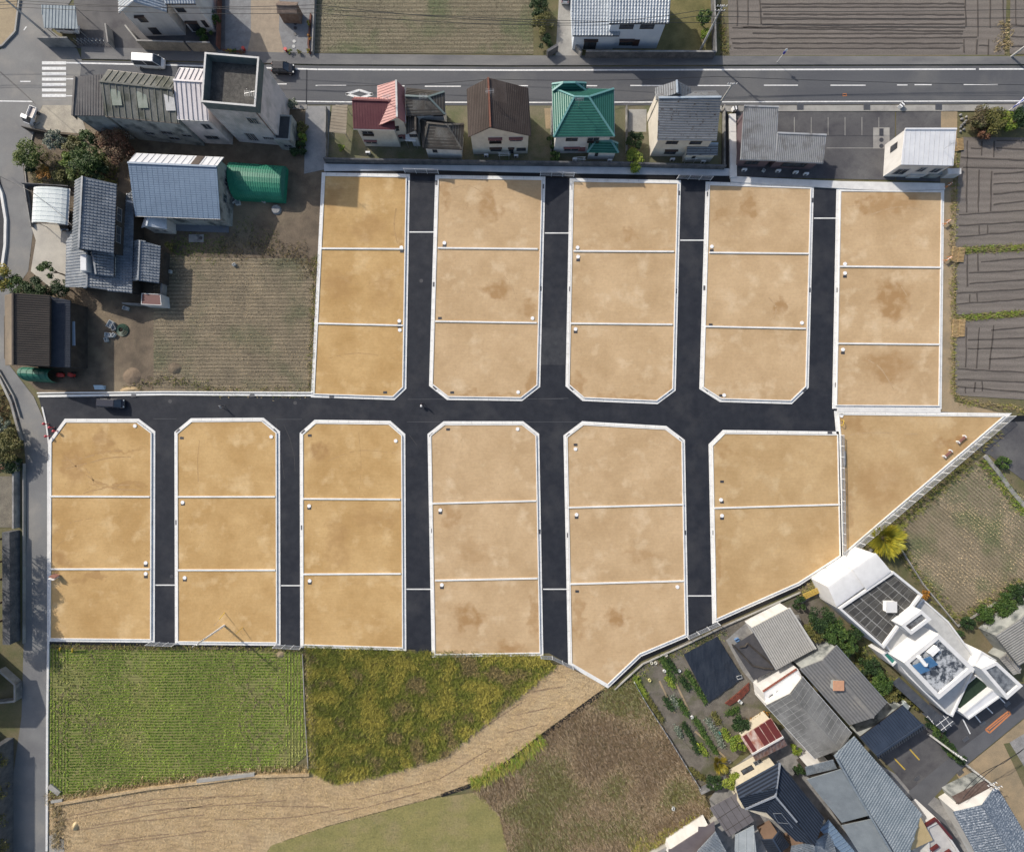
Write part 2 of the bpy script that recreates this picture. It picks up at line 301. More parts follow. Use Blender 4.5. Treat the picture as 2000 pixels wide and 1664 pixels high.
# ---------------------------------------------------------------- graded lots
def sand_mat(name, c1, c2, c3, stains):
    m = M(name, c1, c2, sc=.13, bump=.4, bs=1.6, fine=.07, fs=2.2, c3=c3, s3=.22, t3=(.54, .74), rough=.95, spec=.1, ramp=(.36, .64))
    n = m.node_tree; N = n.nodes; L = n.links; bs = N['Principled BSDF']
    cur = bs.inputs['Base Color'].links[0].from_socket
    pos = N.new('ShaderNodeNewGeometry').outputs['Position']
    nz = N.new('ShaderNodeTexNoise'); nz.inputs['Scale'].default_value = .42; nz.inputs['Detail'].default_value = 6; L.new(pos, nz.inputs['Vector'])
    su = N.new('ShaderNodeVectorMath'); su.operation = 'MULTIPLY_ADD'; L.new(nz.outputs['Color'], su.inputs[0]); su.inputs[1].default_value = (6, 6, 0); L.new(pos, su.inputs[2])
    off = N.new('ShaderNodeVectorMath'); off.operation = 'SUBTRACT'; L.new(su.outputs[0], off.inputs[0]); off.inputs[1].default_value = (3, 3, 0)
    tot = None
    for (x, y, rx, ry, s) in stains:
        g = G(x, y)
        a = N.new('ShaderNodeVectorMath'); a.operation = 'SUBTRACT'; L.new(off.outputs[0], a.inputs[0]); a.inputs[1].default_value = (g.x, g.y, ZR)
        q = N.new('ShaderNodeVectorMath'); q.operation = 'DIVIDE'; L.new(a.outputs[0], q.inputs[0]); q.inputs[1].default_value = (rx / 10, ry / 10, 50)
        l = N.new('ShaderNodeVectorMath'); l.operation = 'LENGTH'; L.new(q.outputs[0], l.inputs[0])
        r = N.new('ShaderNodeMapRange'); r.inputs['From Min'].default_value = 1.0; r.inputs['From Max'].default_value = .55; r.inputs['To Max'].default_value = s * .85
        L.new(l.outputs['Value'], r.inputs['Value'])
        if tot is None: tot = r.outputs[0]
        else:
            mx = N.new('ShaderNodeMath'); mx.operation = 'MAXIMUM'; L.new(tot, mx.inputs[0]); L.new(r.outputs[0], mx.inputs[1]); tot = mx.outputs[0]
    if tot is not None:
        n2 = N.new('ShaderNodeTexNoise'); n2.inputs['Scale'].default_value = .7; n2.inputs['Detail'].default_value = 5; L.new(pos, n2.inputs['Vector'])
        r = N.new('ShaderNodeMapRange'); r.inputs['From Min'].default_value = .2; r.inputs['From Max'].default_value = .55; L.new(n2.outputs['Fac'], r.inputs['Value'])
        mu = N.new('ShaderNodeMath'); mu.operation = 'MULTIPLY'; L.new(tot, mu.inputs[0]); L.new(r.outputs[0], mu.inputs[1])
        x = N.new('ShaderNodeMix'); x.data_type = 'RGBA'; L.new(mu.outputs[0], x.inputs[0]); L.new(cur, x.inputs[6]); x.inputs[7].default_value = (.33, .195, .085, 1)
        cur = x.outputs[2]
    # fine raking / roller scratches running across the lot
    mp = N.new('ShaderNodeMapping'); mp.inputs['Scale'].default_value = (.35, 5, 1); mp.inputs['Rotation'].default_value = (0, 0, .05); L.new(pos, mp.inputs['Vector'])
    n3 = N.new('ShaderNodeTexNoise'); n3.inputs['Scale'].default_value = 1.2; n3.inputs['Detail'].default_value = 4; n3.inputs['Distortion'].default_value = .6; L.new(mp.outputs[0], n3.inputs['Vector'])
    r = N.new('ShaderNodeMapRange'); r.inputs['From Min'].default_value = .3; r.inputs['From Max'].default_value = .7; r.inputs['To Min'].default_value = .96; r.inputs['To Max'].default_value = 1.035; L.new(n3.outputs['Fac'], r.inputs['Value'])
    v = N.new('ShaderNodeVectorMath'); v.operation = 'SCALE'; L.new(cur, v.inputs[0]); L.new(r.outputs[0], v.inputs['Scale'])
    L.new(v.outputs[0], bs.inputs['Base Color']); return m
A1, A2, A3 = (.53, .355, .165), (.42, .265, .11), (.60, .43, .23)
B1, B2, B3 = (.53, .38, .225), (.44, .305, .17), (.60, .46, .30)
sand = {
 'UL': sand_mat('orange sand west', A1, A2, A3, [(650, 390, 30, 25, .6), (720, 450, 40, 30, .5), (780, 470, 12, 30, .6), (660, 560, 40, 30, .5), (750, 560, 30, 50, .4)]),
 'LL': sand_mat('orange sand south', A1, A2, A3, [(200, 860, 25, 20, .8), (150, 910, 28, 50, .7), (215, 880, 80, 6, .7), (235, 945, 70, 7, .7), (115, 1090, 30, 25, .8), (180, 1125, 45, 10, .7), (625, 885, 28, 24, .9), (660, 1060, 30, 60, .5), (730, 1010, 60, 25, .4)]),
 'UM': sand_mat('beige sand middle', B1, B2, B3, [(955, 400, 24, 34, .8), (870, 380, 12, 40, .6), (970, 565, 34, 22, .9), (1030, 610, 18, 20, .7), (950, 775, 110, 10, .6), (1045, 745, 20, 25, .7), (1230, 460, 16, 14, .6), (1125, 755, 18, 30, .7), (1210, 778, 90, 10, .5), (1310, 770, 14, 30, .6)]),
 'LM': sand_mat('beige sand lower middle', B1, B2, B3, [(915, 1205, 36, 32, 1), (1000, 1265, 35, 22, .9), (1045, 1200, 14, 60, .7), (880, 1010, 22, 30, .7), (930, 1080, 40, 30, .4), (1205, 1205, 26, 28, 1), (1130, 1200, 12, 60, .6), (1250, 1080, 40, 12, .4)]),
 'UE': sand_mat('beige sand east', B1, B2, B3, [(1740, 585, 42, 50, 1), (1730, 715, 55, 34, .8), (1740, 400, 60, 28, .7), (1690, 400, 22, 18, .8), (1460, 405, 22, 24, .8), (1520, 605, 10, 24, .9), (1410, 420, 24, 14, .5)]),
 'LE': sand_mat('orange beige sand east', (.50, .35, .185), (.41, .275, .135), (.55, .41, .24), [(1665, 828, 26, 22, .7), (1720, 940, 60, 60, .5), (1870, 870, 60, 20, .9), (1650, 1000, 14, 80, .5), (1400, 1100, 10, 60, .6), (1410, 880, 20, 20, .6)]),
}
kerb_m = M('white kerb concrete', (.76, .755, .73), (.66, .655, .63), sc=.7, fine=.05, c3=(.58, .57, .54), s3=.3, t3=(.6, .8))
cap_w = P('white plastic', (.85, .85, .84)); lid_d = P('dark grey lid', (.05, .05, .055)); grate_m = P('steel grating', (.16, .16, .165), .5, .6)
ZL = .30
BLOCKS = [ # outline, sand, divider lines
 ([(633, 342), (795, 345), (788, 757), (768, 776), (612, 771)], 'UL', [((628, 486), (788, 487)), ((621, 632), (787, 636))], 'UL'),
 ([(855, 347), (1060, 350), (1050, 753), (1018, 778), (875, 776), (843, 751)], 'UM', [((855, 485), (1050, 487)), ((850, 628), (1048, 631))], 'UM'),
 ([(1118, 353), (1325, 357), (1315, 760), (1283, 784), (1140, 778), (1110, 752)], 'UM', [((1120, 491), (1316, 492)), ((1115, 632), (1313, 634))], 'UM'),
 ([(1384, 360), (1585, 367), (1575, 755), (1545, 784), (1408, 780), (1372, 757)], 'UE', [((1385, 494), (1578, 496)), ((1378, 638), (1573, 642))], 'UE'),
 ([(1640, 372), (1840, 374), (1835, 794), (1632, 793)], 'UE', [((1640, 521), (1836, 523)), ((1636, 671), (1833, 673))], 'UE'),
 ([(128, 823), (268, 823), (297, 845), (296, 1250), (97, 1248), (99, 863)], 'LL', [((98, 969), (293, 970)), ((97, 1111), (293, 1111))], 'LL'),
 ([(374, 822), (512, 821), (541, 845), (542, 1256), (346, 1254), (345, 846)], 'LL', [((347, 970), (538, 970)), ((345, 1113), (538, 1113))], 'LL'),
 ([(616, 825), (760, 827), (786, 850), (788, 1266), (591, 1260), (590, 848)], 'LL', [((592, 974), (782, 975)), ((592, 1121), (783, 1120))], 'LL'),
 ([(868, 828), (1020, 828), (1048, 850), (1056, 1276), (848, 1279), (840, 850)], 'LM', [((845, 983), (1047, 978)), ((850, 1133), (1050, 1129))], 'LM'),
 ([(1139, 828), (1300, 837), (1333, 862), (1340, 1240), (1250, 1278), (1187, 1338), (1115, 1296), (1106, 853)], 'LM', [((1110, 991), (1335, 985)), ((1113, 1140), (1335, 1134))], 'LM'),
 ([(1415, 845), (1637, 848), (1642, 1086), (1560, 1139), (1397, 1211), (1390, 870)], 'LE', [((1395, 992), (1640, 985))], 'LE'),
 ([(1636, 808), (1964, 812), (1646, 1084), (1640, 850)], 'LE', [], 'LE'),
]
def clip_half(p, a, b):
    """split polygon by the line a->b, return (left, right)"""
    out = ([], []); n = len(p); dx, dy = b.x - a.x, b.y - a.y
    sd = [dx * (q.y - a.y) - dy * (q.x - a.x) for q in p]
    for i in range(n):
        j = (i + 1) % n
        if sd[i] >= 0: out[0].append(p[i])
        if sd[i] <= 0: out[1].append(p[i])
        if sd[i] * sd[j] < 0: t = sd[i] / (sd[i] - sd[j]); q = p[i].lerp(p[j], t); out[0].append(q); out[1].append(q.copy())
    return out
CAPS = [(868, 475), (1040, 622), (784, 484), (780, 627), (781, 645), (1012, 766), (1128, 484), (1129, 502), (1124, 643), (1390, 482), (1566, 631), (1414, 772), (1650, 516), (1650, 534), (1646, 683),
 (264, 832), (530, 853), (773, 861), (1011, 838), (860, 996), (863, 1142), (285, 1099), (285, 1120), (357, 981), (361, 1128), (604, 988), (605, 1134), (1124, 877), (1126, 1005), (1323, 1146), (1408, 976), (1410, 1007), (1643, 812)]
METERS = [(868, 480), (859, 621), (883, 766), (785, 491), (780, 633), (752, 766), (780, 638), (1128, 488), (1129, 508), (1124, 648), (1390, 489), (1388, 634), (1408, 772), (1650, 520), (1650, 540), (1646, 689),
 (355, 855), (605, 850), (875, 838), (860, 1001), (863, 1147), (285, 1104), (285, 1126), (357, 984), (361, 1132), (604, 992), (605, 1138), (1124, 868), (1126, 1010), (1127, 1154), (1410, 980), (1410, 1012), (1410, 940)]
b = MB(); b.tube([(0, 0, 0), (0, 0, .10)], .36, 12); cap0 = b.build('inspection_cap', cap_w)
b = MB(); b.box(-.35, -.22, 0, .35, .22, .05); b.box(-.3, -.03, .05, .3, .03, .058); met0 = b.build('meter_lid', lid_d)
b = MB(); b.box(-.27, -.45, 0, .27, .45, .03)
for k in range(5): b.box(-.22, -.38 + k * .17, .03, .22, -.31 + k * .17, .045)
gra0 = b.build('drain_grate', grate_m)
def put(src, parent, loc, rz=0, first=[]):
    if src.name not in first: first.append(src.name); c = src
    else: c = src.copy(); COL.objects.link(c)
    c.parent = parent; c.location = loc; c.rotation_euler = (0, 0, rz); return c
left_caps, left_met = CAPS[:], METERS[:]
GR = [(794, 359, 0), (853, 358, 0), (789, 556, 0), (848, 556, 0), (1060, 365, 0), (1119, 367, 0), (1055, 564, 0), (1114, 565, 0), (1325, 378, 0), (1383, 380, 0), (1319, 569, 0), (1376, 563, 0), (1580, 567, 0), (1636, 567, 0), (1586, 392, 0), (1633, 752, 0), (1620, 845.5, 1.57), (296, 1020, 0), (346, 1020, 0), (541, 1030, 0), (591, 1030, 0), (785, 1037, 0), (845, 1036, 0), (1053, 1038, 0), (1110, 1045, 0), (1337, 1040, 0), (1394, 1040, 0),
 (290, 842, .75), (349, 842, -.75), (537, 842, .75), (593, 844, -.75), (780, 848, .75), (843, 850, -.8), (1044, 850, .8), (1110, 851, -.8), (1328, 860, .8), (1396, 868, -.7), (850, 757, .8), (1043, 757, -.8), (1117, 758, .8), (1308, 764, -.8), (781, 762, -.75), (493, 772.5, 1.57), (262, 772.5, 1.57), (648, 774.5, 1.57), (1571, 762, -.8), (1380, 761, .8)]
gleft = GR[:]
for pts, sk, divs, _ in BLOCKS:
    c = poly(pts, ZL); c = [Vector((q.x, q.y, 0)) for q in c]
    o1, o2, i1, i2 = offset(c, .52), offset(c, .02), offset(c, -.03), offset(c, -.24)
    b = MB(); b.ring(o1, o2, ZR - .02, ZR + .09); b.ring(i1, i2, ZR - .02, ZL + .1)
    k = b.build('kerb', kerb_m, kind='structure')
    b = MB(); b.ring(o2, i1, ZR - .02, ZR + .03, 0); b.build('kerb_joint', lid_d, k)
    for g in gleft[:]:
        q = G(g[0], g[1], ZR)
        if inside(offset(c, 1.3), q.x, q.y) and not inside(offset(c, -.9), q.x, q.y):
            gleft.remove(g); put(gra0, k, (q.x, q.y, ZR + .092), g[2])
    inn = i2; rest = inn; lots = []
    for a_, b_ in sorted(divs, key=lambda t: t[0][1]):
        A_, B_ = G(*a_, 0), G(*b_, 0)
        up, rest = clip_half(rest, A_, B_); lots.append(up)
    lots.append(rest)
    for lp in lots:
        # gently uneven lot surface: subdivided grid, clipped by its outline
        xs = [q.x for q in lp]; ys = [q.y for q in lp]
        b = MB(); b.prism(lp, .0, ZL, 0)
        lo = b.build('graded_lot', sand[sk], kind='structure')
        ps = offset(lp, .1)
        for cc in left_caps[:]:
            q = G(*cc, ZL)
            if inside(ps, q.x, q.y): left_caps.remove(cc); put(cap0, lo, (q.x, q.y, ZL))
        for cc in left_met[:]:
            q = G(*cc, ZL)
            if inside(ps, q.x, q.y): left_met.remove(cc); put(met0, lo, (q.x, q.y - .05, ZL))
    for a_, b_ in divs:
        b = MB(); A_, B_ = G(*a_, ZL), G(*b_, ZL); A_.z = B_.z = ZL + .04; b.bar(A_, B_, .30, .28); b.build('kerb', kerb_m, kind='structure')
# kerbs that border the estate roads where there is no block
b = MB()
def strip(bb, pts, wd, z0, z1):
    P_ = [G(*p, 0) for p in pts]
    for i in range(len(P_) - 1):
        a, c = P_[i], P_[i + 1]; dd = (c - a).normalized(); q = Vector((-dd.y, dd.x, 0)) * wd / 2
        bb.prism(ccw([a - q, c - q, c + q, a + q]), z0, z1 + i * .003)
strip(b, [(76, 774), (320, 770), (612, 772)], .45, 0, ZR + .11); strip(b, [(76, 768), (320, 765.5), (612, 767)], .25, 0, .4)
k = b.build('kerb', kerb_m, kind='structure')
for g in gleft: q = G(g[0], g[1], ZR); put(gra0, k, (q.x, q.y, ZR + .115), g[2])
for c in left_caps: print('cap left', c)
b = MB(); strip(b, [(84, 795), (92, 830), (97, 870), (98, 900)], .3, 0, .18); strip(b, [(96, 900), (96, 1250), (94, 1400), (93, 1660)], .4, 0, .2); b.build('kerb', conc, kind='structure')
b = MB(); strip(b, [(-8, 560), (6, 530), (13, 480), (14, 430), (6, 380), (-6, 350)], .5, 0, .35); b.build('kerb', conc, kind='structure')
b = MB(); strip(b, [(0, 735), (24, 785), (36, 830), (45, 860)], .45, 0, .35); strip(b, [(0, 722), (30, 775), (42, 815)], .2, 0, .35); b.build('kerb', conc_mid, kind='structure')
b = MB(); strip(b, [(79, 240), (70, 245), (50, 330), (54, 370), (66, 440)], .2, 0, .2); strip(b, [(40, 0), (32, 64), (6, 92), (-60, 96)], .3, 0, .3); b.build('kerb', conc_mid, kind='structure')
b = MB(); strip(b, [(50, 905), (50, 1255)], .15, 0, .5); b.build('kerb', conc_mid, kind='structure')
# white concrete aprons on the north side and the open drain
MB().prism(poly([(634, 322), (1000, 326), (1425, 331), (1425, 345), (1100, 340), (1000, 338), (860, 334), (634, 336)]), 0, .3).build('canal_bank', M('pale bluish concrete', (.50, .52, .54), (.40, .42, .44), sc=.4, fine=.1), kind='structure')
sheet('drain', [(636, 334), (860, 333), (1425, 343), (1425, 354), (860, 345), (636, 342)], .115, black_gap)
MB().prism(poly([(1426, 346), (1500, 350), (1640, 356), (1842, 360), (1843, 372), (1740, 375), (1640, 370), (1500, 362), (1426, 357)]), 0, .34).build('canal_bank', conc, kind='structure')
MB().prism(poly([(1422, 226), (1435, 226), (1437, 348), (1424, 350)]), 0, .5).build('canal_bank', conc, kind='structure')
sheet('drain', [(1410, 205), (1423, 226), (1424, 352), (1409, 352)], .1, black_gap)
MB().prism(poly([(1634, 796), (1835, 798), (1835, 806), (1634, 805)]), 0, .24).build('pavement', conc, kind='structure')
# ditch shadow painted as a flat black strip south east, then the south edge drain
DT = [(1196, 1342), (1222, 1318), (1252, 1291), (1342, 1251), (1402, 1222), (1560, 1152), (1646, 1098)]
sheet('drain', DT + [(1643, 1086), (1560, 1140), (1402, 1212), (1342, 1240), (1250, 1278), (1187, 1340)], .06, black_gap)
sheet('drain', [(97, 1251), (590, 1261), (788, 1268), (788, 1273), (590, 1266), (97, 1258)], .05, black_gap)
sheet('drain', [(1182, 1352), (1176, 1346), (1060, 1432), (940, 1522), (860, 1550), (862, 1556), (945, 1530), (1066, 1440)], .07, black_gap)
sheet('drain', [(1985, 812), (1962, 816), (1940, 832), (1962, 824), (2300, 812), (2300, 804)], .07, black_gap)
b = MB(); strip(b, [(1200, 1345), (1226, 1321), (1255, 1295), (1344, 1255), (1404, 1226), (1562, 1156)], .15, 0, .4); b.build('kerb', conc_mid, kind='structure')
# white stop lines across the end of each estate road
for x0, x1, y in ((797, 847, 454), (1064, 1112, 456), (1328, 1376, 470), (1589, 1637, 427), (301, 343, 1142), (546, 588, 1143), (793, 841, 1150), (1061, 1109, 1150), (1343, 1392, 1163)):
    stripe([(x0, y), (x1, y)], .22, ZR + .012, kerb_m)
# joints and tyre scuffs on the new asphalt
for pts in ([(797, 780), (1100, 779)], [(1050, 779), (1110, 778)], [(795, 824), (1130, 824)], [(300, 818), (345, 818)], [(540, 819), (590, 819)]): stripe(pts, .06, ZR + .006, asph_old)
sheet('asphalt_patch', [(1057, 640), (1109, 640), (1106, 713), (1053, 713)], ZR + .008, M('scuffed asphalt patch', (.03, .033, .04), (.05, .052, .058), sc=.6, fine=.3, fs=10))
scuff = M('dusty tyre scuff', (.06, .06, .062), (.035, .035, .038), sc=1.5, fine=.3)
for pts in ([(555, 830), (566, 855), (575, 890), (577, 920)], [(546, 870), (552, 905), (556, 935)], [(540, 825), (542, 850)], [(684, 812), (690, 816)], [(800, 850), (815, 870)]): stripe(pts, .12, ZR + .009, scuff)

# wheel ruts left in the graded sand, and loose clods
rutm = M('disturbed damp sand', (.43, .275, .13), (.36, .225, .10), sc=1.2, fine=.2, bump=.6)
rutb = M('disturbed beige sand', (.45, .315, .18), (.40, .275, .155), sc=1.2, fine=.2, bump=.6)
def rut(pts, wd=.28, m=rutm):
    P_ = [G(*p, ZL) for p in pts]; out = []
    for i in range(len(P_) - 1):
        p0, p1, p2, p3 = P_[max(0, i - 1)], P_[i], P_[i + 1], P_[min(len(P_) - 1, i + 2)]
        for k in range(8): t = k / 8; out.append(.5 * ((2 * p1) + (p2 - p0) * t + (2 * p0 - 5 * p1 + 4 * p2 - p3) * t * t + (3 * p1 - p0 - 3 * p2 + p3) * t ** 3))
    out.append(P_[-1]); b = MB(); n = len(out)
    for i in range(n - 1):
        if R.random() < .22: continue
        a, c = out[i], out[i + 1]; d_ = (c - a).normalized(); q = Vector((-d_.y, d_.x, 0)) * wd / 2 * R.uniform(.5, 1.1)
        b.add([(v.x, v.y, ZL + .006) for v in (a - q, c - q, c + q, a + q)], [(0, 1, 2, 3)])
    b.build('wheel_rut', m, kind='structure')
rut([(120, 900), (160, 895), (210, 882), (262, 879)]); rut([(130, 915), (170, 905), (215, 894), (265, 892)])
rut([(125, 890), (160, 920), (200, 945), (280, 946)]); rut([(140, 880), (175, 925), (190, 950), (230, 952)]); rut([(160, 965), (200, 955), (280, 958)])
rut([(100, 1050), (112, 1035), (140, 1020), (180, 1012)], .15); rut([(100, 1090), (118, 1060), (150, 1045)], .15); rut([(390, 860), (386, 900), (388, 950)], .15); rut([(640, 900), (700, 880), (770, 885)], .15); rut([(700, 840), (705, 900), (702, 960)], .12)
rut([(660, 540), (700, 555), (760, 545)], .15); rut([(640, 700), (700, 690), (770, 700)], .15); rut([(775, 400), (770, 440), (776, 475)], .3)
rut([(880, 370), (910, 362), (940, 375), (960, 400)], .15, rutb); rut([(985, 540), (1000, 560), (1010, 590)], .2, rutb); rut([(1500, 580), (1515, 600), (1512, 625)], .3, rutb); rut([(1700, 420), (1750, 405), (1800, 410)], .25, rutb); rut([(1690, 700), (1720, 720), (1745, 760)], .3, rutb); rut([(1760, 560), (1780, 600), (1750, 630)], .25, rutb); rut([(1660, 850), (1700, 845), (1800, 848)], .15, rutb)
b = MB()
LOTP = [offset(poly(bb[0], 0), -.6) for bb in BLOCKS]
for lp in LOTP:
    xs = [q.x for q in lp]; ys = [q.y for q in lp]
    for _ in range(int((max(xs) - min(xs)) * (max(ys) - min(ys)) * .55)):
        x, y = R.uniform(min(xs), max(xs)), R.uniform(min(ys), max(ys))
        if not inside(lp, x, y) or noise.noise(Vector((x * .09, y * .09, 1))) + R.uniform(-.5, .5) < .05: continue
        s_ = R.uniform(.03, .085); a_ = R.uniform(0, 3)
        b.add([(x + s_ * math.cos(a_ + k * 2.1), y + s_ * math.sin(a_ + k * 2.1), ZL) for k in range(3)] + [(x, y, ZL + s_ * .8)], [(0, 1, 3), (1, 2, 3), (2, 0, 3)])
tagit(b.build('loose_clods', [rutm], kind='stuff'), 'small loose clods of sand scattered over the graded lots', 'clods')
# dust and soil spilled along the road edges and joints between kerb stones
jm = M('kerb joint grey', (.30, .29, .28), (.4, .39, .37), sc=3)  # plain grey tone of the joints
b = MB()
for bb in BLOCKS:
    c = [Vector((q.x, q.y, 0)) for q in poly(bb[0], ZL)]; o_ = offset(c, .27)
    for i in range(len(o_)):
        a, d2 = o_[i], o_[(i + 1) % len(o_)]; L_ = (d2 - a).length; dd = (d2 - a).normalized(); nn = Vector((dd.y, -dd.x, 0)); s_ = 2.0
        while s_ < L_ - .5: q = a + dd * s_; b.obox((q.x - nn.x * .24 - dd.x * .02, q.y - nn.y * .24 - dd.y * .02, ZR + .088), nn * .48, dd * .035, (0, 0, .006)); s_ += 2.0
tagit(b.build('kerb_stone_joints', jm, kind='stuff'), 'fine joints between the white kerb stones', 'kerb joints')
# ---------------------------------------------------------------- building kit
glass = M('dark window glass', (.03, .035, .045), (.07, .08, .095), sc=.8, rough=.15, spec=.8, fine=0)
alu = P('aluminium', (.45, .46, .47), .4, .7); alu_dark = P('bronze aluminium', (.06, .05, .045), .4, .5)
w_white = M('white render', (.60, .59, .57), (.50, .49, .47), sc=.8, st=(1, 1, .4), fine=.06, c3=(.42, .41, .39), s3=.6, t3=(.62, .85))
w_cream = M('cream siding', (.62, .58, .50), (.53, .49, .42), sc=.7, fine=.07, c3=(.38, .35, .3), s3=.5, t3=(.6, .85))
w_pink = M('faded pink corrugated wall', (.66, .59, .57), (.56, .51, .49), sc=.8, fine=.08, c3=(.42, .39, .37), s3=.3)
w_grey = M('stained grey cladding', (.34, .35, .33), (.24, .25, .24), sc=.6, fine=.12, c3=(.09, .1, .1), s3=.4)
w_dark = M('dark timber cladding', (.04, .035, .03), (.07, .06, .052), sc=.8, fine=.2)
w_beige = P('beige stucco', (.50, .45, .35), .9); w_orange = P('orange stucco', (.17, .11, .075), .9); w_purple = P('dull purple siding', (.13, .09, .10), .8)
r_silver = M('silver glazed tiles', (.34, .38, .42), (.26, .30, .34), sc=.7, rough=.35, fine=.22, fs=3.5, spec=.6)
r_blue = M('smoky blue tiles', (.145, .17, .20), (.10, .12, .145), sc=.6, rough=.4, fine=.3, fs=3.5, spec=.5, c3=(.22, .24, .26), s3=.4)
r_black = M('ibushi tiles', (.06, .066, .075), (.10, .108, .118), sc=.5, rough=.4, fine=.3, fs=4, spec=.55, c3=(.15, .16, .17), s3=.5)
r_brown = M('weathered dark brown tiles', (.062, .045, .038), (.095, .075, .065), sc=.5, st=(1, .4, 1), fine=.25, fs=6, c3=(.13, .11, .095), s3=.5, t3=(.58, .85))
r_brown2 = M('mossy brown slates', (.10, .085, .07), (.15, .145, .13), sc=.6, fine=.25, fs=6, c3=(.07, .06, .05), s3=.35)
r_red = M('dark maroon metal', (.095, .022, .03), (.12, .035, .04), sc=.6, fine=.08, rough=.5)
r_pink = M('sunlit red metal', (.42, .19, .17), (.36, .15, .14), sc=.6, fine=.1, rough=.5)  # sunlit look of the maroon roof, put into the colour
r_green = M('green coated slates', (.035, .16, .125), (.055, .20, .155), sc=.5, rough=.45, fine=.1)
r_greencap = P('pale green ridge cap', (.13, .30, .29), .4)
r_grey = M('peeling grey slates', (.22, .235, .255), (.30, .31, .32), sc=.5, fine=.15, fs=5, c3=(.08, .06, .05), s3=1.3, t3=(.57, .66), st=(.35, 2.2, 1))
r_white = M('white metal roof', (.68, .69, .70), (.60, .61, .63), sc=.5, rough=.4, fine=.04)
r_pinkw = M('pinkish white metal roof', (.62, .58, .58), (.52, .49, .50), sc=.5, rough=.5, fine=.05, c3=(.4, .38, .37), s3=.4, t3=(.6, .85))
r_corr = M('grey corrugated steel', (.36, .37, .38), (.29, .30, .31), sc=.6, rough=.5, fine=.08, c3=(.17, .16, .155), s3=.3)
r_bluem = M('slate blue metal roof', (.17, .24, .33), (.14, .20, .28), sc=.4, rough=.45, fine=.05)
r_asb = M('old asbestos cement roof', (.10, .103, .095), (.17, .17, .15), sc=.45, st=(1, .4, 1), fine=.25, fs=5, c3=(.06, .065, .05), s3=.35)
r_cem = M('grey cement sheet roof', (.17, .17, .165), (.22, .22, .212), sc=.6, fine=.18, fs=6, c3=(.13, .13, .125), s3=.25)
r_navy = M('navy metal roof', (.025, .036, .058), (.035, .048, .075), sc=.5, rough=.4, fine=.06)
r_tarb = M('barn brown cement tiles', (.085, .07, .058), (.06, .05, .043), sc=.4, st=(.3, 1, 1), fine=.2, fs=8)
r_tan = M('tan west slope tiles', (.25, .20, .145), (.20, .165, .125), sc=.5, fine=.15, fs=6)  # lighter tan layer for the west barn slope
r_darkb = M('blue black felt roof', (.032, .038, .052), (.045, .052, .066), sc=.6, fine=.2)
r_rust = M('rusty pale sheet', (.40, .33, .30), (.24, .10, .07), sc=1.4, st=(1, .5, 1), fine=.15)
r_maroon = P('maroon sheet', (.10, .018, .016), .5)
tile_speck = M('salt speckled tiles', (.10, .125, .16), (.30, .33, .37), sc=3.2, fine=.3, fs=8, rough=.4, ramp=(.48, .62))
awn_red = P('red brown hood', (.25, .11, .11), .6); awn_dark = P('dark brown hood', (.06, .035, .03), .6)
deck_dark = M('dark gravel deck', (.055, .052, .048), (.10, .095, .085), sc=1.6, fine=.35, fs=9, bump=.4)
def rm_(m, c): RELM[m.name] = M(m.name + ' relief', c, tuple(x * .75 for x in c), sc=1.5, fine=.15)
def relmats():
    rm_(r_cem, (.30, .30, .29)); rm_(r_navy, (.012, .017, .028)); rm_(r_corr, (.2, .205, .21)); rm_(r_asb, (.22, .215, .17)); rm_(r_green, (.022, .11, .085))
    rm_(r_bluem, (.13, .185, .26)); rm_(r_pinkw, (.38, .36, .37)); rm_(r_tarb, (.04, .034, .03)); rm_(r_brown, (.045, .034, .03)); rm_(r_grey, (.15, .155, .16)); rm_(r_brown2, (.065, .058, .05)); rm_(r_white, (.5, .51, .53))
RIBN = {'tile': ('roof_tiles'), 'rib': 'roof_ribs', 'course': 'roof_courses', 'panel': 'roof_joints'}
RELM = {}
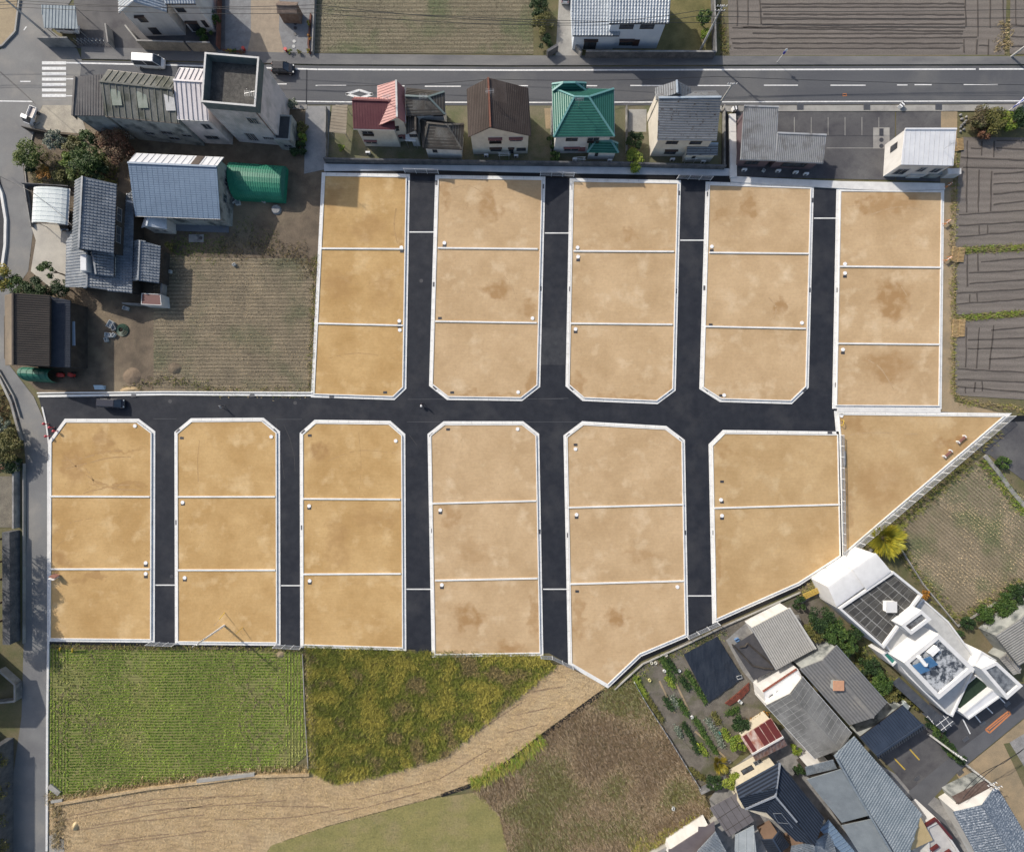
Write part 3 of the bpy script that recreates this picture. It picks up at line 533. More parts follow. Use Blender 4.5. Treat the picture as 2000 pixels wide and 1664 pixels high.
def relief(mb, p, st):
    """raised relief on the plane polygon p (first edge is the eave)"""
    kind = st[0]; o = p[0]; a = (p[1] - p[0]).normalized(); n = None
    n = (p[1] - p[0]).cross(p[-1] - p[0]).normalized()
    if n.z < 0: n = -n
    b = n.cross(a); pts = [((q - o).dot(a), (q - o).dot(b)) for q in p]
    def span(ax, t):
        r = []; m = len(pts)
        for i in range(m):
            u, v = pts[i], pts[(i + 1) % m]
            if (u[ax] - t) * (v[ax] - t) < 0:
                k = (t - u[ax]) / (v[ax] - u[ax]); r.append(u[1 - ax] + k * (v[1 - ax] - u[1 - ax]))
        return (min(r), max(r)) if len(r) >= 2 else None
    lo = [min(q[i] for q in pts) for i in (0, 1)]; hi = [max(q[i] for q in pts) for i in (0, 1)]
    def rib(ax, pitch, wd, ht, n_=n):
        t = lo[ax] + pitch * .5
        while t < hi[ax]:
            s = span(ax, t)
            if s and s[1] - s[0] > .2:
                if ax == 0: mb.obox(o + a * (t - wd / 2) + b * (s[0] + .03) + n * .004, a * wd, b * (s[1] - s[0] - .06), n * ht)
                else: mb.obox(o + b * (t - wd / 2) + a * (s[0] + .03) + n * .004, b * wd, a * (s[1] - s[0] - .06), n * ht)
            t += pitch
    if kind == 'rib': rib(0, st[1], st[2], st[3])
    elif kind == 'course': rib(1, st[1], st[1] * .5, st[2] if len(st) > 2 else .025)
    elif kind == 'panel': rib(0, st[1], .07, .02); rib(1, st[2], .07, .024)
    elif kind == 'tile':
        pu, pv = st[1], st[2]; t = lo[0] + pu / 2
        while t < hi[0]:
            s = span(0, t)
            if s:
                v = s[0] + .02
                while v < s[1] - .08:
                    e = min(v + pv * .97, s[1] - .02); j = R.uniform(-.012, .012)
                    wv = pu * .40; q0 = o + a * (t + j) + b * v; q1 = o + a * (t + j) + b * e; h0 = .10; h1 = .045
                    vs = [q0 - a * wv, q0 - a * wv * .45 + n * h0, q0 + a * wv * .45 + n * h0, q0 + a * wv, q1 - a * wv, q1 - a * wv * .45 + n * h1, q1 + a * wv * .45 + n * h1, q1 + a * wv]
                    mb.add(vs, [(0, 3, 2, 1), (0, 1, 5, 4), (1, 2, 6, 5), (2, 3, 7, 6)])
                    v += pv
            t += pu
relmats()
def roof_part(root, faces, mat, style, ridges=(), cap=None, t=.14, name='roof'):
    b = MB(); rel = MB(); rc = MB()
    for f in faces: b.slab(f, t)
    r = b.build(name, mat, root)
    if style:
        for f in faces: relief(rel, f, style)
        rel.build(RIBN[style[0]], RELM.get(mat.name, mat), r, kind='stuff')
    for p, q in ridges: rc.bar(p + Vector((0, 0, .05)), q + Vector((0, 0, .05)), .32, .18)
    if ridges: rc.build('ridge_cap', cap or mat, r)
    return r
def window(root, P0, P1, f, z, wd, ht, style='', fm=None):
    """window on the wall running P0 -> P1 (outside on the right)"""
    d_ = (P1 - P0); L_ = d_.length; d_ /= L_; n = Vector((d_.y, -d_.x, 0))
    c = P0 + d_ * (L_ * f); c = Vector((c.x, c.y, z)); U = Vector((0, 0, 1)); fm = fm or alu
    def bx(mb, s, zz, w_, h_, o_, dep): mb.obox(c + d_ * s + U * zz + n * o_, d_ * w_, U * h_, n * dep)
    b = MB(); fw = .09
    bx(b, -wd / 2, 0, wd, fw, -.02, .09); bx(b, -wd / 2, ht - fw, wd, fw, -.02, .09); bx(b, -wd / 2, fw, fw, ht - 2 * fw, -.02, .09); bx(b, wd / 2 - fw, fw, fw, ht - 2 * fw, -.02, .09)
    bx(b, -fw / 2, fw, fw, ht - 2 * fw, -.02, .07)
    fo = b.build('window', alu_dark if 'd' in style else fm, root)
    for s in (-1, 1):
        b = MB(); bx(b, fw / 2 if s > 0 else -wd / 2 + fw, fw, wd / 2 - 1.5 * fw, ht - 2 * fw, -.03, .05); b.build('pane', glass, fo)
    if 'h' in style or 'H' in style:
        b = MB(); bx(b, -wd / 2 - .15, ht + .05, wd + .3, .14, 0, .5 if 'H' in style else .35); b.build('window_hood', awn_dark if 'd' in style else awn_red, fo)
    if 's' in style:
        b = MB(); bx(b, wd / 2 + .02, -.03, wd * .45, ht + .06, .0, .12); b.build('shutter_box', awn_dark if 'd' in style else awn_red, fo)
    if 'b' in style:   # little railed balcony
        b = MB()
        for k in range(int(wd / .2) + 1): bx(b, -wd / 2 + k * .2, -.1, .04, .6, .35, .04)
        bx(b, -wd / 2, .5, wd, .05, .35, .05); bx(b, -wd / 2, -.1, wd, .05, .0, .4); b.build('window_rail', alu_dark, fo)
    return fo
def wingroof(quad, he, hr, axis, pos, hip):
    Q = [G(x, y, he) for x, y in quad]
    if axis == 'v': Q = [Q[1], Q[2], Q[3], Q[0]]
    r0 = Q[0].lerp(Q[3], pos); r1 = Q[1].lerp(Q[2], pos); dr = r1 - r0
    r0, r1 = r0 + dr * hip[0], r1 - dr * hip[1]; r0.z = r1.z = hr
    faces = []
    if pos > .02: faces.append([Q[0], Q[1], r1, r0])
    if pos < .98: faces.append([Q[2], Q[3], r0, r1])
    if hip[0] > 0: faces.append([Q[3], Q[0], r0])
    if hip[1] > 0: faces.append([Q[1], Q[2], r1])
    return Q, r0, r1, faces
def house(root, quad, he, hr, axis='u', pos=.5, hip=(0, 0), o=.45, wall=None, roof=None, style=None, cap=None, wins={}, z0=0.0, fm=None, trim=None):
    """quad: roof outline BL, BR, TR, TL; wins: {edge: [(fraction, z, width, height, style)]}, edges 0 S, 1 E, 2 N, 3 W"""
    Q, r0, r1, faces = wingroof(quad, he, hr, axis, pos, hip)
    I = offset(Q, -o); rd = []
    W2 = (Q[3] - Q[0]).length; sl = (hr - he) / max(.5, W2 * max(pos, 1 - pos)); zt = he + min(.5, sl * o) - .12
    b = MB(); b.prism(I, z0, zt)
    m0, m1 = I[0].lerp(I[3], pos), I[1].lerp(I[2], pos)
    zr = hr - .15
    for (p, q, m, hh) in ((I[3], I[0], m0, hip[0]), (I[1], I[2], m1, hip[1])):
        if hh <= 0:
            th = (Q[1] - Q[0]).normalized() * (.12 if m is m0 else -.12)
            A_ = [Vector((v.x, v.y, zz)) for v, zz in ((p, zt - .002), (q, zt - .002), (m, zr))]
            b.add(A_ + [v + th for v in A_], [(0, 1, 2), (5, 4, 3), (1, 0, 3, 4), (2, 1, 4, 5), (0, 2, 5, 3)])
    wa = b.build('wall', wall, root)
    e = [Vector((v.x, v.y, 0)) for v in I]
    if axis == 'v': e = [e[3], e[0], e[1], e[2]]
    for k, lst in wins.items():
        for wdef in lst: window(root, e[k], e[(k + 1) % 4], *wdef, fm=fm)
    rd = [(r0, r1)]
    if hip[0] > 0: rd += [(Q[0], r0), (Q[3], r0)]
    if hip[1] > 0: rd += [(Q[1], r1), (Q[2], r1)]
    if pos < .02 or pos > .98: rd = []
    roof_part(root, faces, roof, style, rd, cap)
    if trim:   # gutters along the eaves
        for f in faces: b = MB(); b.bar(f[0] - Vector((0, 0, .1)), f[1] - Vector((0, 0, .1)), .14, .12); b.build('gutter', trim, root)
    return Q, I
def flat(root, pts, h, wall, deck, pw=.28, ph=.45, z0=0.0, par=None, dname='deck'):
    p = poly(pts, h); i = offset(p, -pw)
    b = MB(); b.prism(p, z0, h); b.build('wall', wall, root)
    if ph: b = MB(); b.ring(p, i, h, h + ph); b.build('parapet', par or wall, root)
    b = MB(); b.prism(i if ph else offset(p, -.03), h, h + .02); b.build(dname, deck, root)
    return p
def B(name, label, cat, px, py, group=None): return thing(name, label, cat, G(px, py, 0), group=group)
def vault(root, quad, h0, h1, mat, axis='u', nseg=10, name='roof', ribs=0, wall=None, t=.06, clip=(0, 1)):
    """barrel roof; axis u: the barrel runs BL->BR"""
    Q = [G(x, y, h0) for x, y in quad]
    if axis == 'v': Q = [Q[1], Q[2], Q[3], Q[0]]
    b = MB(); pr = []
    for k in range(nseg + 1):
        a = math.pi * k / nseg; s = .5 - .5 * math.cos(a); zz = (h1 - h0) * math.sin(a)
        pr.append((s, zz))
    def pt(u, s, zz): q = Q[0].lerp(Q[1], u).lerp(Q[3].lerp(Q[2], u), s); return Vector((q.x, q.y, h0 + zz))
    vs = [pt(u, s, zz) for u in (0, 1) for s, zz in pr]; n = nseg + 1
    vs += [v - Vector((0, 0, t)) for v in vs]
    fs = [(k, k + 1, n + k + 1, n + k) for k in range(nseg)] + [(2 * n + k + 1, 2 * n + k, 3 * n + k, 3 * n + k + 1) for k in range(nseg)]
    fs += [(k + 1, k, 2 * n + k, 2 * n + k + 1) for k in range(nseg)] + [(n + k, n + k + 1, 3 * n + k + 1, 3 * n + k) for k in range(nseg)]
    b.add(vs, fs); r = b.build(name, mat, root, smooth=False)
    if ribs:
        b = MB()
        for j in range(ribs):
            u = (j + .5) / ribs
            for k in range(nseg): b.bar(pt(u, *pr[k]) + Vector((0, 0, .02)), pt(u, *pr[k + 1]) + Vector((0, 0, .02)), .07, .05)
        b.build('roof_ribs', mat, r, kind='stuff')
    return r, Q, pt
def ac_unit(root_or_none, p, rz=0, label=None):
    t = thing('air_conditioner', label, 'air conditioner', p, rz, world=False)
    b = MB(); b.box(-.42, -.17, .05, .42, .17, .65); b.build('casing', cap_w, t)
    b = MB(); b.tube([(-.1, -.17, .35), (-.1, -.19, .35)], .24, 12); b.build('fan_grille', lid_d, t)
    for s in (-.3, .3): b = MB(); b.box(s - .04, -.18, 0, s + .04, .18, .05); b.build('foot', lid_d, t)
    return t
def wallbar(name, label, pts, wd, h, m, cat='wall', coping=None, z0=0.0, block=0):
    """free-standing wall along ground points"""
    P_ = [G(x, y, 0) for x, y in pts]; t = thing(name, label, cat, P_[0]); b = MB(); cp = MB()
    for i in range(len(P_) - 1):
        a, c = P_[i], P_[i + 1]; dd = (c - a).normalized(); q = Vector((-dd.y, dd.x, 0)) * wd / 2
        b.prism(ccw([a - q, c - q, c + q, a + q]), z0, h + i * .004)
        if coping: q *= 1.3; cp.prism(ccw([a - q, c - q, c + q, a + q]), h + i * .004, h + .08 + i * .004)
        if block:   # recessed courses shown as slightly proud bands
            k = 0
            while (k + 1) * block < h:
                q2 = Vector((-dd.y, dd.x, 0)) * (wd / 2 + .012)
                cp_ = ccw([a - q2, c - q2, c + q2, a + q2]); b.prism(cp_, k * block + .02, (k + 1) * block - .02, bottom=True); k += 1
    b.build('wall_body', m, t)
    if coping: cp.build('coping', coping, t)
    return t

def antenna(root, x, y, z, h=1.6):
    q = G(x, y, z); b = MB(); b.bar((q.x, q.y, z - .4), (q.x, q.y, z + h), .06); b.bar((q.x - .8, q.y - .1, z + h - .1), (q.x + .7, q.y + .1, z + h - .1), .04)
    for k in range(6): b.bar((q.x - .7 + k * .26, q.y - .45, z + h - .1), (q.x - .7 + k * .26, q.y + .45, z + h - .1), .03)
    return b.build('antenna', alu, root)
# ---------------------------------------------------------------- buildings, upper left
T = B('house', 'white two-storey house with ribbed siding cut by the top edge of the photo', 'house', 300, 60)
house(T, [(232, 26), (326, 24), (324, -70), (230, -70)], 5.6, 7.8, 'v', .5, wall=w_white, roof=r_silver, style=('tile', .5, .5), wins={0: [(.3, 3.1, 1.5, 1.3, 'dH'), (.34, .4, 1.6, 1.5, 'd')]}, trim=alu_dark)
house(T, [(322, 8), (382, 8), (382, -70), (322, -70)], 6.6, 8.2, 'u', .6, wall=w_white, roof=r_silver, style=('tile', .5, .5), wins={0: [(.25, 4.4, 1.6, 1.0, 'd'), (.3, .3, 2.0, 2.1, 'dH'), (.8, 1.2, .8, 1.5, 'd')]}, trim=alu_dark)
T = B('carport', 'carport with a ribbed translucent grey roof beside the white house, van under it', 'carport', 115, 58)
Q = [G(x, y, 2.5) for x, y in ((86, 55), (152, 57), (147, 11), (80, 10))]
r = roof_part(T, [Q], M('smoky polycarbonate', (.30, .34, .36), (.24, .28, .30), sc=.8, rough=.85, fine=.05), ('rib', .62, .09, .06), t=.04)
for q in offset(Q, -.2): b = MB(); b.box(q.x - .05, q.y - .05, 0, q.x + .05, q.y + .05, 2.45); b.build('post', alu, T)
for a_, c_ in ((0, 1), (2, 3)): b = MB(); q = offset(Q, -.1); b.bar(q[a_] - Vector((0, 0, .12)), q[c_] - Vector((0, 0, .12)), .1, .14); b.build('beam', alu, T)
wallbar('block_wall', 'concrete block wall closing the back of the ribbed carport', [(94, 92), (152, 92)], .2, 2.2, conc_old, block=.2)
wallbar('block_wall', 'tall weathered concrete block wall in front of the white house', [(284, 98), (374, 101)], .2, 2.2, M('tan block wall', (.30, .27, .22), (.22, .20, .17), sc=.8, fine=.25, fs=5), block=.2, coping=conc_old)
wallbar('block_wall', 'short concrete block wall right of the gap before the white house', [(379, 101), (424, 102)], .2, 2.2, MATS['tan block wall'], block=.2, coping=conc_old)
wallbar('block_wall', 'low grey wall slanting along the drive of the white house', [(219, 60), (224, 96)], .2, 1.5, conc_old, coping=conc_mid)
wallbar('block_wall', 'low grey wall between gate pit and front garden of the white house', [(256, 62), (284, 97)], .2, 1.4, conc_old, coping=conc_mid)
wallbar('fence', 'rusty red boundary fence along the grey paved drive', [(434, -30), (430, 98)], .2, 1.2, M('rust red wall', (.16, .07, .05), (.1, .05, .04), sc=.8), 'fence')
wallbar('kerb_wall', 'thin pale kerb wall between the paved drive and the stubble field', [(619, -30), (613, 108)], .2, .9, conc_old)
wallbar('brick_border', 'low red brick flower border right of the paved drive', [(608, 30), (603, 90), (607, 108)], .3, .35, MATS['rust red wall'])
wallbar('brick_border', 'low red brick flower border with plants left of the driveway mouth', [(436, 100), (480, 104)], .3, .35, MATS['rust red wall'])
T = B('gate', 'zigzag sliding lattice gate across the drive beside the carport', 'gate', 185, 88)
for k in range(9):
    b = MB(); p = G(154 + k * 7.4, 90); q = G(161.4 + k * 7.4, 90); b.bar((p.x, p.y, .1), (q.x, q.y + .5, 1.2), .05); b.bar((p.x, p.y + .5, 1.2), (q.x, q.y, .1), .05)
    b.bar((p.x, p.y, .05), (p.x, p.y, 1.25), .05); b.build('lattice', alu, T)
T = B('porch', 'small brick coloured porch with a tiled step roof at the end of the paved drive', 'porch', 560, 28)
house(T, [(541, 26), (580, 28), (582, 5), (544, 3)], 2.4, 2.9, 'u', .5, o=.15, wall=M('brown brick', (.16, .10, .07), (.22, .16, .12), sc=1.5), roof=M('brick paving', (.25, .19, .15), (.19, .14, .11), sc=1.2, fine=.2), style=('panel', .5, .4))
ST = M('white step stone', (.5, .5, .48))
for k, (x, y) in enumerate(((578, 35), (577, 47), (577, 56), (577, 68), (575, 82), (574, 92))):
    b = MB(); b.tube([(0, 0, 0), (0, 0, .05)], .33, 10); q = G(x, y, 0); q.z = .05
    s = b.build('stepping_stone', ST if k > 3 else lid_d, loc=None, label=['dark round stepping stone nearest the brick porch', 'dark round stepping stone, second from the brick porch', 'dark round stepping stone, third from the brick porch', 'dark round stepping stone, fourth from the brick porch', 'white round stepping stone, second from the road', 'white round stepping stone nearest the main road'][k], cat='stepping stone', group='round stepping stones in the drive'); s.location = q
# workshop row
T = B('workshop', 'long dark workshop with old ribbed cement roof and brown end bay', 'workshop', 270, 250)
house(T, [(205, 227), (350, 241), (345, 152), (210, 137)], 7.2, 8.6, 'u', .62, o=.25, wall=w_grey, roof=r_asb, style=('rib', 1.15, .09, .09), wins={0: [(.62, 2.8, 2.2, 1.0, ''), (.64, 1.2, 2.2, .9, ''), (.9, 2.6, 2.0, .8, ''), (.33, 2.2, 1.8, .8, '')]}, trim=alu_dark)
house(T, [(149, 233), (204, 227), (205, 145), (154, 158)], 7.0, 7.9, 'v', .96, o=.25, wall=w_grey, roof=M('brown grey corrugated tiles', (.13, .12, .115), (.17, .16, .15), sc=.7, fine=.15), style=('course', .42, .05), trim=alu_dark)
sky_m = M('milky skylight sheet', (.22, .25, .20), (.30, .32, .27), sc=1, fine=.15)
for f_, g_ in ((.12, .62), (.47, .66), (.84, .5)):
    Qs = [G(205 + 145 * (f_ + d) + 0, 227 + 14 * f_ - y, 7.55) for d, y in ((0, 20), (.13, 20), (.13, 48), (0, 48))]
    b = MB(); b.slab([Vector((q.x, q.y, 7.2 + .14 + (1.4) * ((q.y - Qs[0].y) / 9.0 * 1.3 + .36))) for q in Qs], .03); b.build('skylight', sky_m if f_ < .8 else w_white, T)
T = B('workshop', 'pinkish white workshop with seamed metal roof next to the flat tower', 'workshop', 385, 260)
house(T, [(345, 233), (408, 236), (411, 137), (350, 133)], 7.4, 8.6, 'u', .66, o=.2, wall=w_pink, roof=r_pinkw, style=('rib', .85, .08, .09), wins={0: [(.72, 4.6, 1.5, 1.5, ''), (.5, 1.5, 2.6, 1.1, '')]}, trim=alu)
T = B('tower_block', 'tall pinkish flat-roofed block with a sunken black gravel roof', 'building', 460, 240)
Pt = flat(T, [(404, 211), (508, 220), (515, 125), (411, 116)], 9.6, w_pink, deck_dark, pw=.25, ph=0, par=w_white)
# sunken roof: parapet stands 2.0 m over the deck
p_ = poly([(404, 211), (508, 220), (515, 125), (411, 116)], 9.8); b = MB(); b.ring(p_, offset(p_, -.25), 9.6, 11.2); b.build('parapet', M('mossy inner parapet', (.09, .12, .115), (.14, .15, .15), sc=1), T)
b = MB(); b.ring(offset(p_, .03), offset(p_, -.28), 11.2, 11.28); b.build('coping', w_white, T)
e = [G(x, y, 9.6) for x, y in ((404, 211), (508, 220), (515, 125), (411, 116))]
for wdef in ((.72, 6.3, 1.9, 1.5, ''), (.38, .9, 1.9, 2.2, ''), (.74, 1.7, 2.2, .7, '')): window(T, Vector((e[0].x, e[0].y, 0)), Vector((e[1].x, e[1].y, 0)), *wdef)
b = MB(); v0 = e[0].lerp(e[1], .93); b.tube([(v0.x, v0.y - .12, .1), (v0.x, v0.y - .12, 9.5)], .07, 6); b.build('downpipe', P('brown pipe', (.15, .08, .06)), T)
b = MB(); n_ = 22
for k in range(n_): q = e[0].lerp(e[1], (k + .5) / n_); b.obox((q.x, q.y - .04, .6), (.06, 0, 0), (0, .05, 0), (0, 0, 9.0))
b.build('wall_ribs', w_pink, T, kind='stuff')
b = MB(); q = G(506, 205, 9.6); b.bar((q.x, q.y, 9.62), (q.x, q.y, 13.4), .06); b.bar((q.x - 1, q.y, 12.3), (q.x + .8, q.y + .3, 12.4), .04)
for k in range(5): b.bar((q.x - .9 + k * .35, q.y - .5, 12.3), (q.x - .9 + k * .35, q.y + .5, 12.3), .03)
b.build('antenna', alu, T)
T = B('annex', 'low grey lean-to with black flat roof right of the tall tower', 'annex', 560, 260)
flat(T, [(535, 273), (566, 275), (570, 226), (540, 225)], 3.2, w_grey, M('black felt roof', (.035, .038, .042), (.06, .062, .066), sc=.8, fine=.2), ph=.12)
e = [G(x, y, 3.2) for x, y in ((535, 273), (566, 275))]; window(T, Vector((e[0].x, e[0].y, 0)), Vector((e[1].x, e[1].y, 0)), .6, 1.0, 1.6, .9, '')
# blue-white hall with apron
T = B('hall', 'wide building with white rear roof slope and slate blue front slope', 'hall', 350, 400)
house(T, [(264, 422), (430, 428), (437, 308), (266, 300)], 4.6, 6.4, 'u', .76, o=.55, wall=w_grey, roof=r_bluem, style=('panel', .95, .38), wins={0: [(.62, 2.6, 1.5, .9, ''), (.78, 2.7, 1, .8, ''), (.92, 2.6, 1.6, .8, '')], 1: [(.4, 2.2, 1.6, 1.1, ''), (.7, 2.2, 1.4, 1.1, '')]}, trim=alu)
Q, r0, r1, fc = wingroof([(264, 422), (430, 428), (437, 308), (266, 300)], 4.6, 6.4, 'u', .76, (0, 0)); up = Vector((0, 0, .06))
roof_part(T, [[v + up for v in fc[1]]], r_white, ('rib', 1.2, .05, .05), t=.05, name='rear_roof')
fN = fc[1]; a0 = fN[0].lerp(fN[1], .30); a1 = fN[0].lerp(fN[1], .21); b0 = fN[3].lerp(fN[2], .30); b1 = fN[3].lerp(fN[2], .21); up = Vector((0, 0, .14))
roof_part(T, [[a1 + up, a0 + up, b0 + up, b1 + up][::-1]], M('brown slats', (.10, .08, .07), (.15, .12, .1), sc=2), ('panel', .35, .3), t=.05, name='roof_light')
sheet('yard', [(300, 420), (447, 330), (447, 455), (320, 450)], .08, M('blue grey apron concrete', (.15, .165, .19), (.19, .2, .22), sc=.5, fine=.12))
T = B('shed', 'small white gabled shed at the corner of the slate blue hall', 'shed', 300, 435)
house(T, [(276, 445), (326, 448), (324, 405), (290, 400)], 2.9, 3.9, 'v', .62, o=.25, wall=w_white, roof=M('pale metal sheet', (.50, .54, .58), (.42, .46, .5), rough=.4), style=('rib', .35, .04, .04), wins={0: [(.35, 1.2, .8, .6, ''), (.7, 1.0, .7, .6, '')]})
T = B('porch', 'little white pointed porch between tiled house and blue hall', 'porch', 265, 400)
house(T, [(244, 402), (268, 415), (266, 384), (243, 384)], 3.0, 3.5, 'u', .5, o=.2, wall=w_white, roof=r_white, style=('rib', .35, .04, .04))
T = B('storage_tank', 'white box boiler with two pipes beside the gabled shed', 'tank', 333, 430)
b = MB(); q = G(335, 428); b.box(q.x - .9, q.y - .8, 0, q.x + .9, q.y + .9, 1.9); b.build('casing', w_white, T)
for s in (-.4, .2): b = MB(); b.tube([(q.x + s, q.y - 1.2, .1), (q.x + s, q.y - 1.2, 1.5)], .22, 10); b.build('cylinder', cap_w, T)
for k, (x, y) in enumerate(((354, 434), (380, 434), (424, 440))): ac_unit(None, (*G(x, y).xy, .09), 0, ['white air conditioner below the blue hall, next to the boiler', 'white air conditioner at the middle of the blue hall apron', 'white air conditioner at the right corner of the blue hall'][k])
b = MB(); q = G(384, 466); b.box(q.x - 1.45, q.y - .75, 0, q.x + 1.45, q.y + .75, .12); T = b.build('septic_slab', conc_old, label='grey concrete septic slab with three round lids on the grass', cat='slab', loc=q)
for k in range(3): b = MB(); b.tube([(q.x - .9 + k * .9, q.y, .12), (q.x - .9 + k * .9, q.y, .15)], .34, 12); b.build('lid', conc_mid if k < 2 else lid_d, T)
T = B('quonset_hut', 'green ribbed barrel-roofed hut beside the slate blue hall', 'hut', 505, 360)
r, Q, pt = vault(T, [(458, 389), (555, 394), (560, 327), (453, 319)], .9, 3.0, M('green coated steel', (.02, .17, .105), (.03, .21, .13), sc=.6, rough=.45, fine=.06), ribs=22, nseg=12)
for u in (.01, .99): b = MB(); b.add([pt(u, .5 - .5 * math.cos(math.pi * k / 12), 2.05 * math.sin(math.pi * k / 12)) for k in range(13)], [tuple(range(13))]); b.build('end_wall', r_green, T)
b = MB(); I_ = offset([Q[0], Q[1], Q[2], Q[3]], -.05); b.ring(I_, offset(I_, -.1), 0, .9); b.build('base', MATS['green coated steel'], T)
# traditional tiled house
T = B('tiled_house', 'large traditional house with several blue grey tiled roofs beside the white carport', 'house', 200, 470)
tl = dict(roof=r_blue, style=('tile', .55, .52), wall=w_white, trim=alu_dark)
house(T, [(140, 490), (222, 496), (228, 360), (147, 352)], 6.4, 8.2, 'v', .42 if 0 else .6, o=.6, **{**tl, 'wall': w_dark}, wins={1: [(.3, 4.4, 3, 1.1, ''), (.62, 4.4, 2.5, 1.1, '')]})
house(T, [(128, 561), (258, 573), (262, 372), (130, 470)], 3.3, 5.0, 'v', .55, o=.6, **{**tl, 'wall': w_dark})
house(T, [(186, 538), (222, 541), (223, 497), (176, 494)], 4.7, 5.6, 'v', .7, o=.3, **tl)
house(T, [(258, 549), (311, 554), (314, 481), (262, 470)], 3.1, 4.2, 'v', .6, o=.5, **{**tl, 'wall': w_dark})
T2 = thing('balcony_tank', 'white roof box standing on the lower tiled roof', 'tank', G(168, 515, 5))
b = MB(); q = G(168, 515, 5.4); b.box(q.x - .6, q.y - 1.5, 4.2, q.x + .6, q.y + 1.5, 5.9); b.build('casing', w_white, T2); b = MB(); b.box(q.x - .5, q.y - 1.4, 5.9, q.x + .5, q.y + 1.4, 5.95); b.build('lid', r_white, T2)
ac_unit(None, (*G(232, 445, 4.6).xy, 4.55), 1.57, 'white air conditioner on the lower tiled roof of the big house')
T = B('carport', 'white barrel-roofed translucent carport beside the side road', 'carport', 100, 405)
r, Q, pt = vault(T, [(63, 435), (133, 440), (137, 370), (67, 367)], 2.5, 3.2, M('milky white polycarbonate', (.62, .66, .65), (.55, .60, .59), sc=.5, rough=.8, fine=.03), axis='v', ribs=8, nseg=8)
for q in offset(Q, -.25): b = MB(); b.box(q.x - .05, q.y - .05, 0, q.x + .05, q.y + .05, 2.55); b.build('post', alu, T)
b = MB(); b.bar(Q[0], Q[1], .1); b.bar(Q[2], Q[3], .1); b.bar(Q[1], Q[2], .1); b.bar(Q[3], Q[0], .1); b.build('frame', alu, T)
wallbar('block_wall', 'dark block wall around the yard of the tiled house, right side', [(328, 500), (324, 600), (250, 596)], .22, 1.3, conc_old, coping=conc_old)
wallbar('block_wall', 'low pale wall between side road and the overgrown garden', [(66, 445), (52, 362)], .2, .6, conc_old)
wallbar('block_wall', 'dark fence wall behind the white carport', [(54, 364), (145, 370)], .15, 1.3, conc_dark)
wallbar('fence', 'black timber fence behind the pale gravel yard', [(56, 256), (110, 268), (165, 274)], .15, 1.4, w_dark, 'fence')
T = B('shed', 'small shed with dark red flat roof and white rim at the walled yard corner', 'shed', 298, 586)
flat(T, [(276, 595), (316, 597), (314, 575), (277, 573)], 2.2, w_white, r_maroon, pw=.12, ph=.08)
# barn
T = B('barn', 'large brown barn with tan left roof slope and dark lean-to', 'barn', 75, 650)
house(T, [(11, 714), (96, 716), (97, 577), (10, 577)], 5.4, 6.9, 'v', .62, o=.4, wall=w_dark, roof=r_tarb, style=('rib', .42, .07, .05), trim=alu_dark)
Q, r0, r1, fc = wingroof([(11, 714), (96, 716), (97, 577), (10, 577)], 5.4, 6.9, 'v', .62, (0, 0)); up = Vector((0, 0, .075))
roof_part(T, [[v + up for v in fc[1]]], r_tan, ('course', .4, .03), t=.05, name='west_roof')
house(T, [(97, 717), (137, 718), (137, 587), (97, 580)], 3.9, 4.9, "v", .98, o=.3, wall=w_dark, roof=r_darkb, style=('rib', .45, .06, .05))
b = MB(); q = [G(x, y, 3.2) for x, y in ((138, 675), (147, 675), (146, 628), (138, 628))]; b.slab(q, .05); b.build('awning', P('pale blue sheet', (.35, .42, .5)), T)
T = B('tarp_shelter', 'dark green tarpaulin tunnel beneath the brown barn', 'shelter', 85, 733)
r, Q, pt = vault(T, [(57, 745), (113, 748), (112, 720), (52, 717)], .3, 2.3, M('dark green tarpaulin', (.012, .11, .075), (.02, .14, .095), sc=1.2, rough=.5, fine=.1, bump=.6, bs=1.5), ribs=5, nseg=10)
b = MB(); b.add([pt(.01, .5 - .5 * math.cos(math.pi * k / 10), 1.95 * math.sin(math.pi * k / 10)) for k in range(11)], [tuple(range(11))]); b.build('end_flap', MATS['dark green tarpaulin'], T)
# ---------------------------------------------------------------- row of houses south of the main road
T = B('house', 'cream house with dark maroon roof, sunlit slopes coloured pink, left end of the row', 'house', 735, 260)
house(T, [(737, 247), (792, 240), (790, 172), (737, 168)], 5.9, 7.6, 'v', .22, o=.4, wall=w_cream, roof=r_pink, style=('rib', .5, .04, .04), cap=w_white, wins={0: [(.45, 3.4, 2.2, 1.1, 'hd'), (.5, .9, 2.0, 1.1, 'hs')]}, trim=w_white)
house(T, [(690, 252), (772, 254), (770, 193), (692, 190)], 5.9, 7.0, 'u', .78, hip=(.0, 0), o=.4, wall=w_cream, roof=r_red, style=('rib', .5, .03, .03), wins={0: [(.25, 3.9, 2.1, .9, 'b'), (.22, .9, 2.2, 1.0, 'h')]}, trim=w_white)
Q, r0, r1, fc = wingroof([(690, 252), (772, 254), (770, 193), (692, 190)], 5.9, 7.0, 'u', .78, (0, 0)); up = Vector((0, 0, .06))
roof_part(T, [[v + up for v in fc[1]]], r_pink, ('rib', .5, .04, .04), t=.05, name='rear_roof')  # paler layer on the rear slope, sunlight painted in
antenna(T, 760, 200, 7.4)
T = B('terrace', 'tan decked terrace left of the cream house', 'terrace', 655, 230)
Q = [G(x, y, 2.6) for x, y in ((643, 258), (676, 262), (679, 205), (649, 207))]
roof_part(T, [Q], M('tan deck sheet', (.24, .20, .15), (.30, .26, .20), sc=.6, fine=.1), ('course', .6, .03), t=.06)
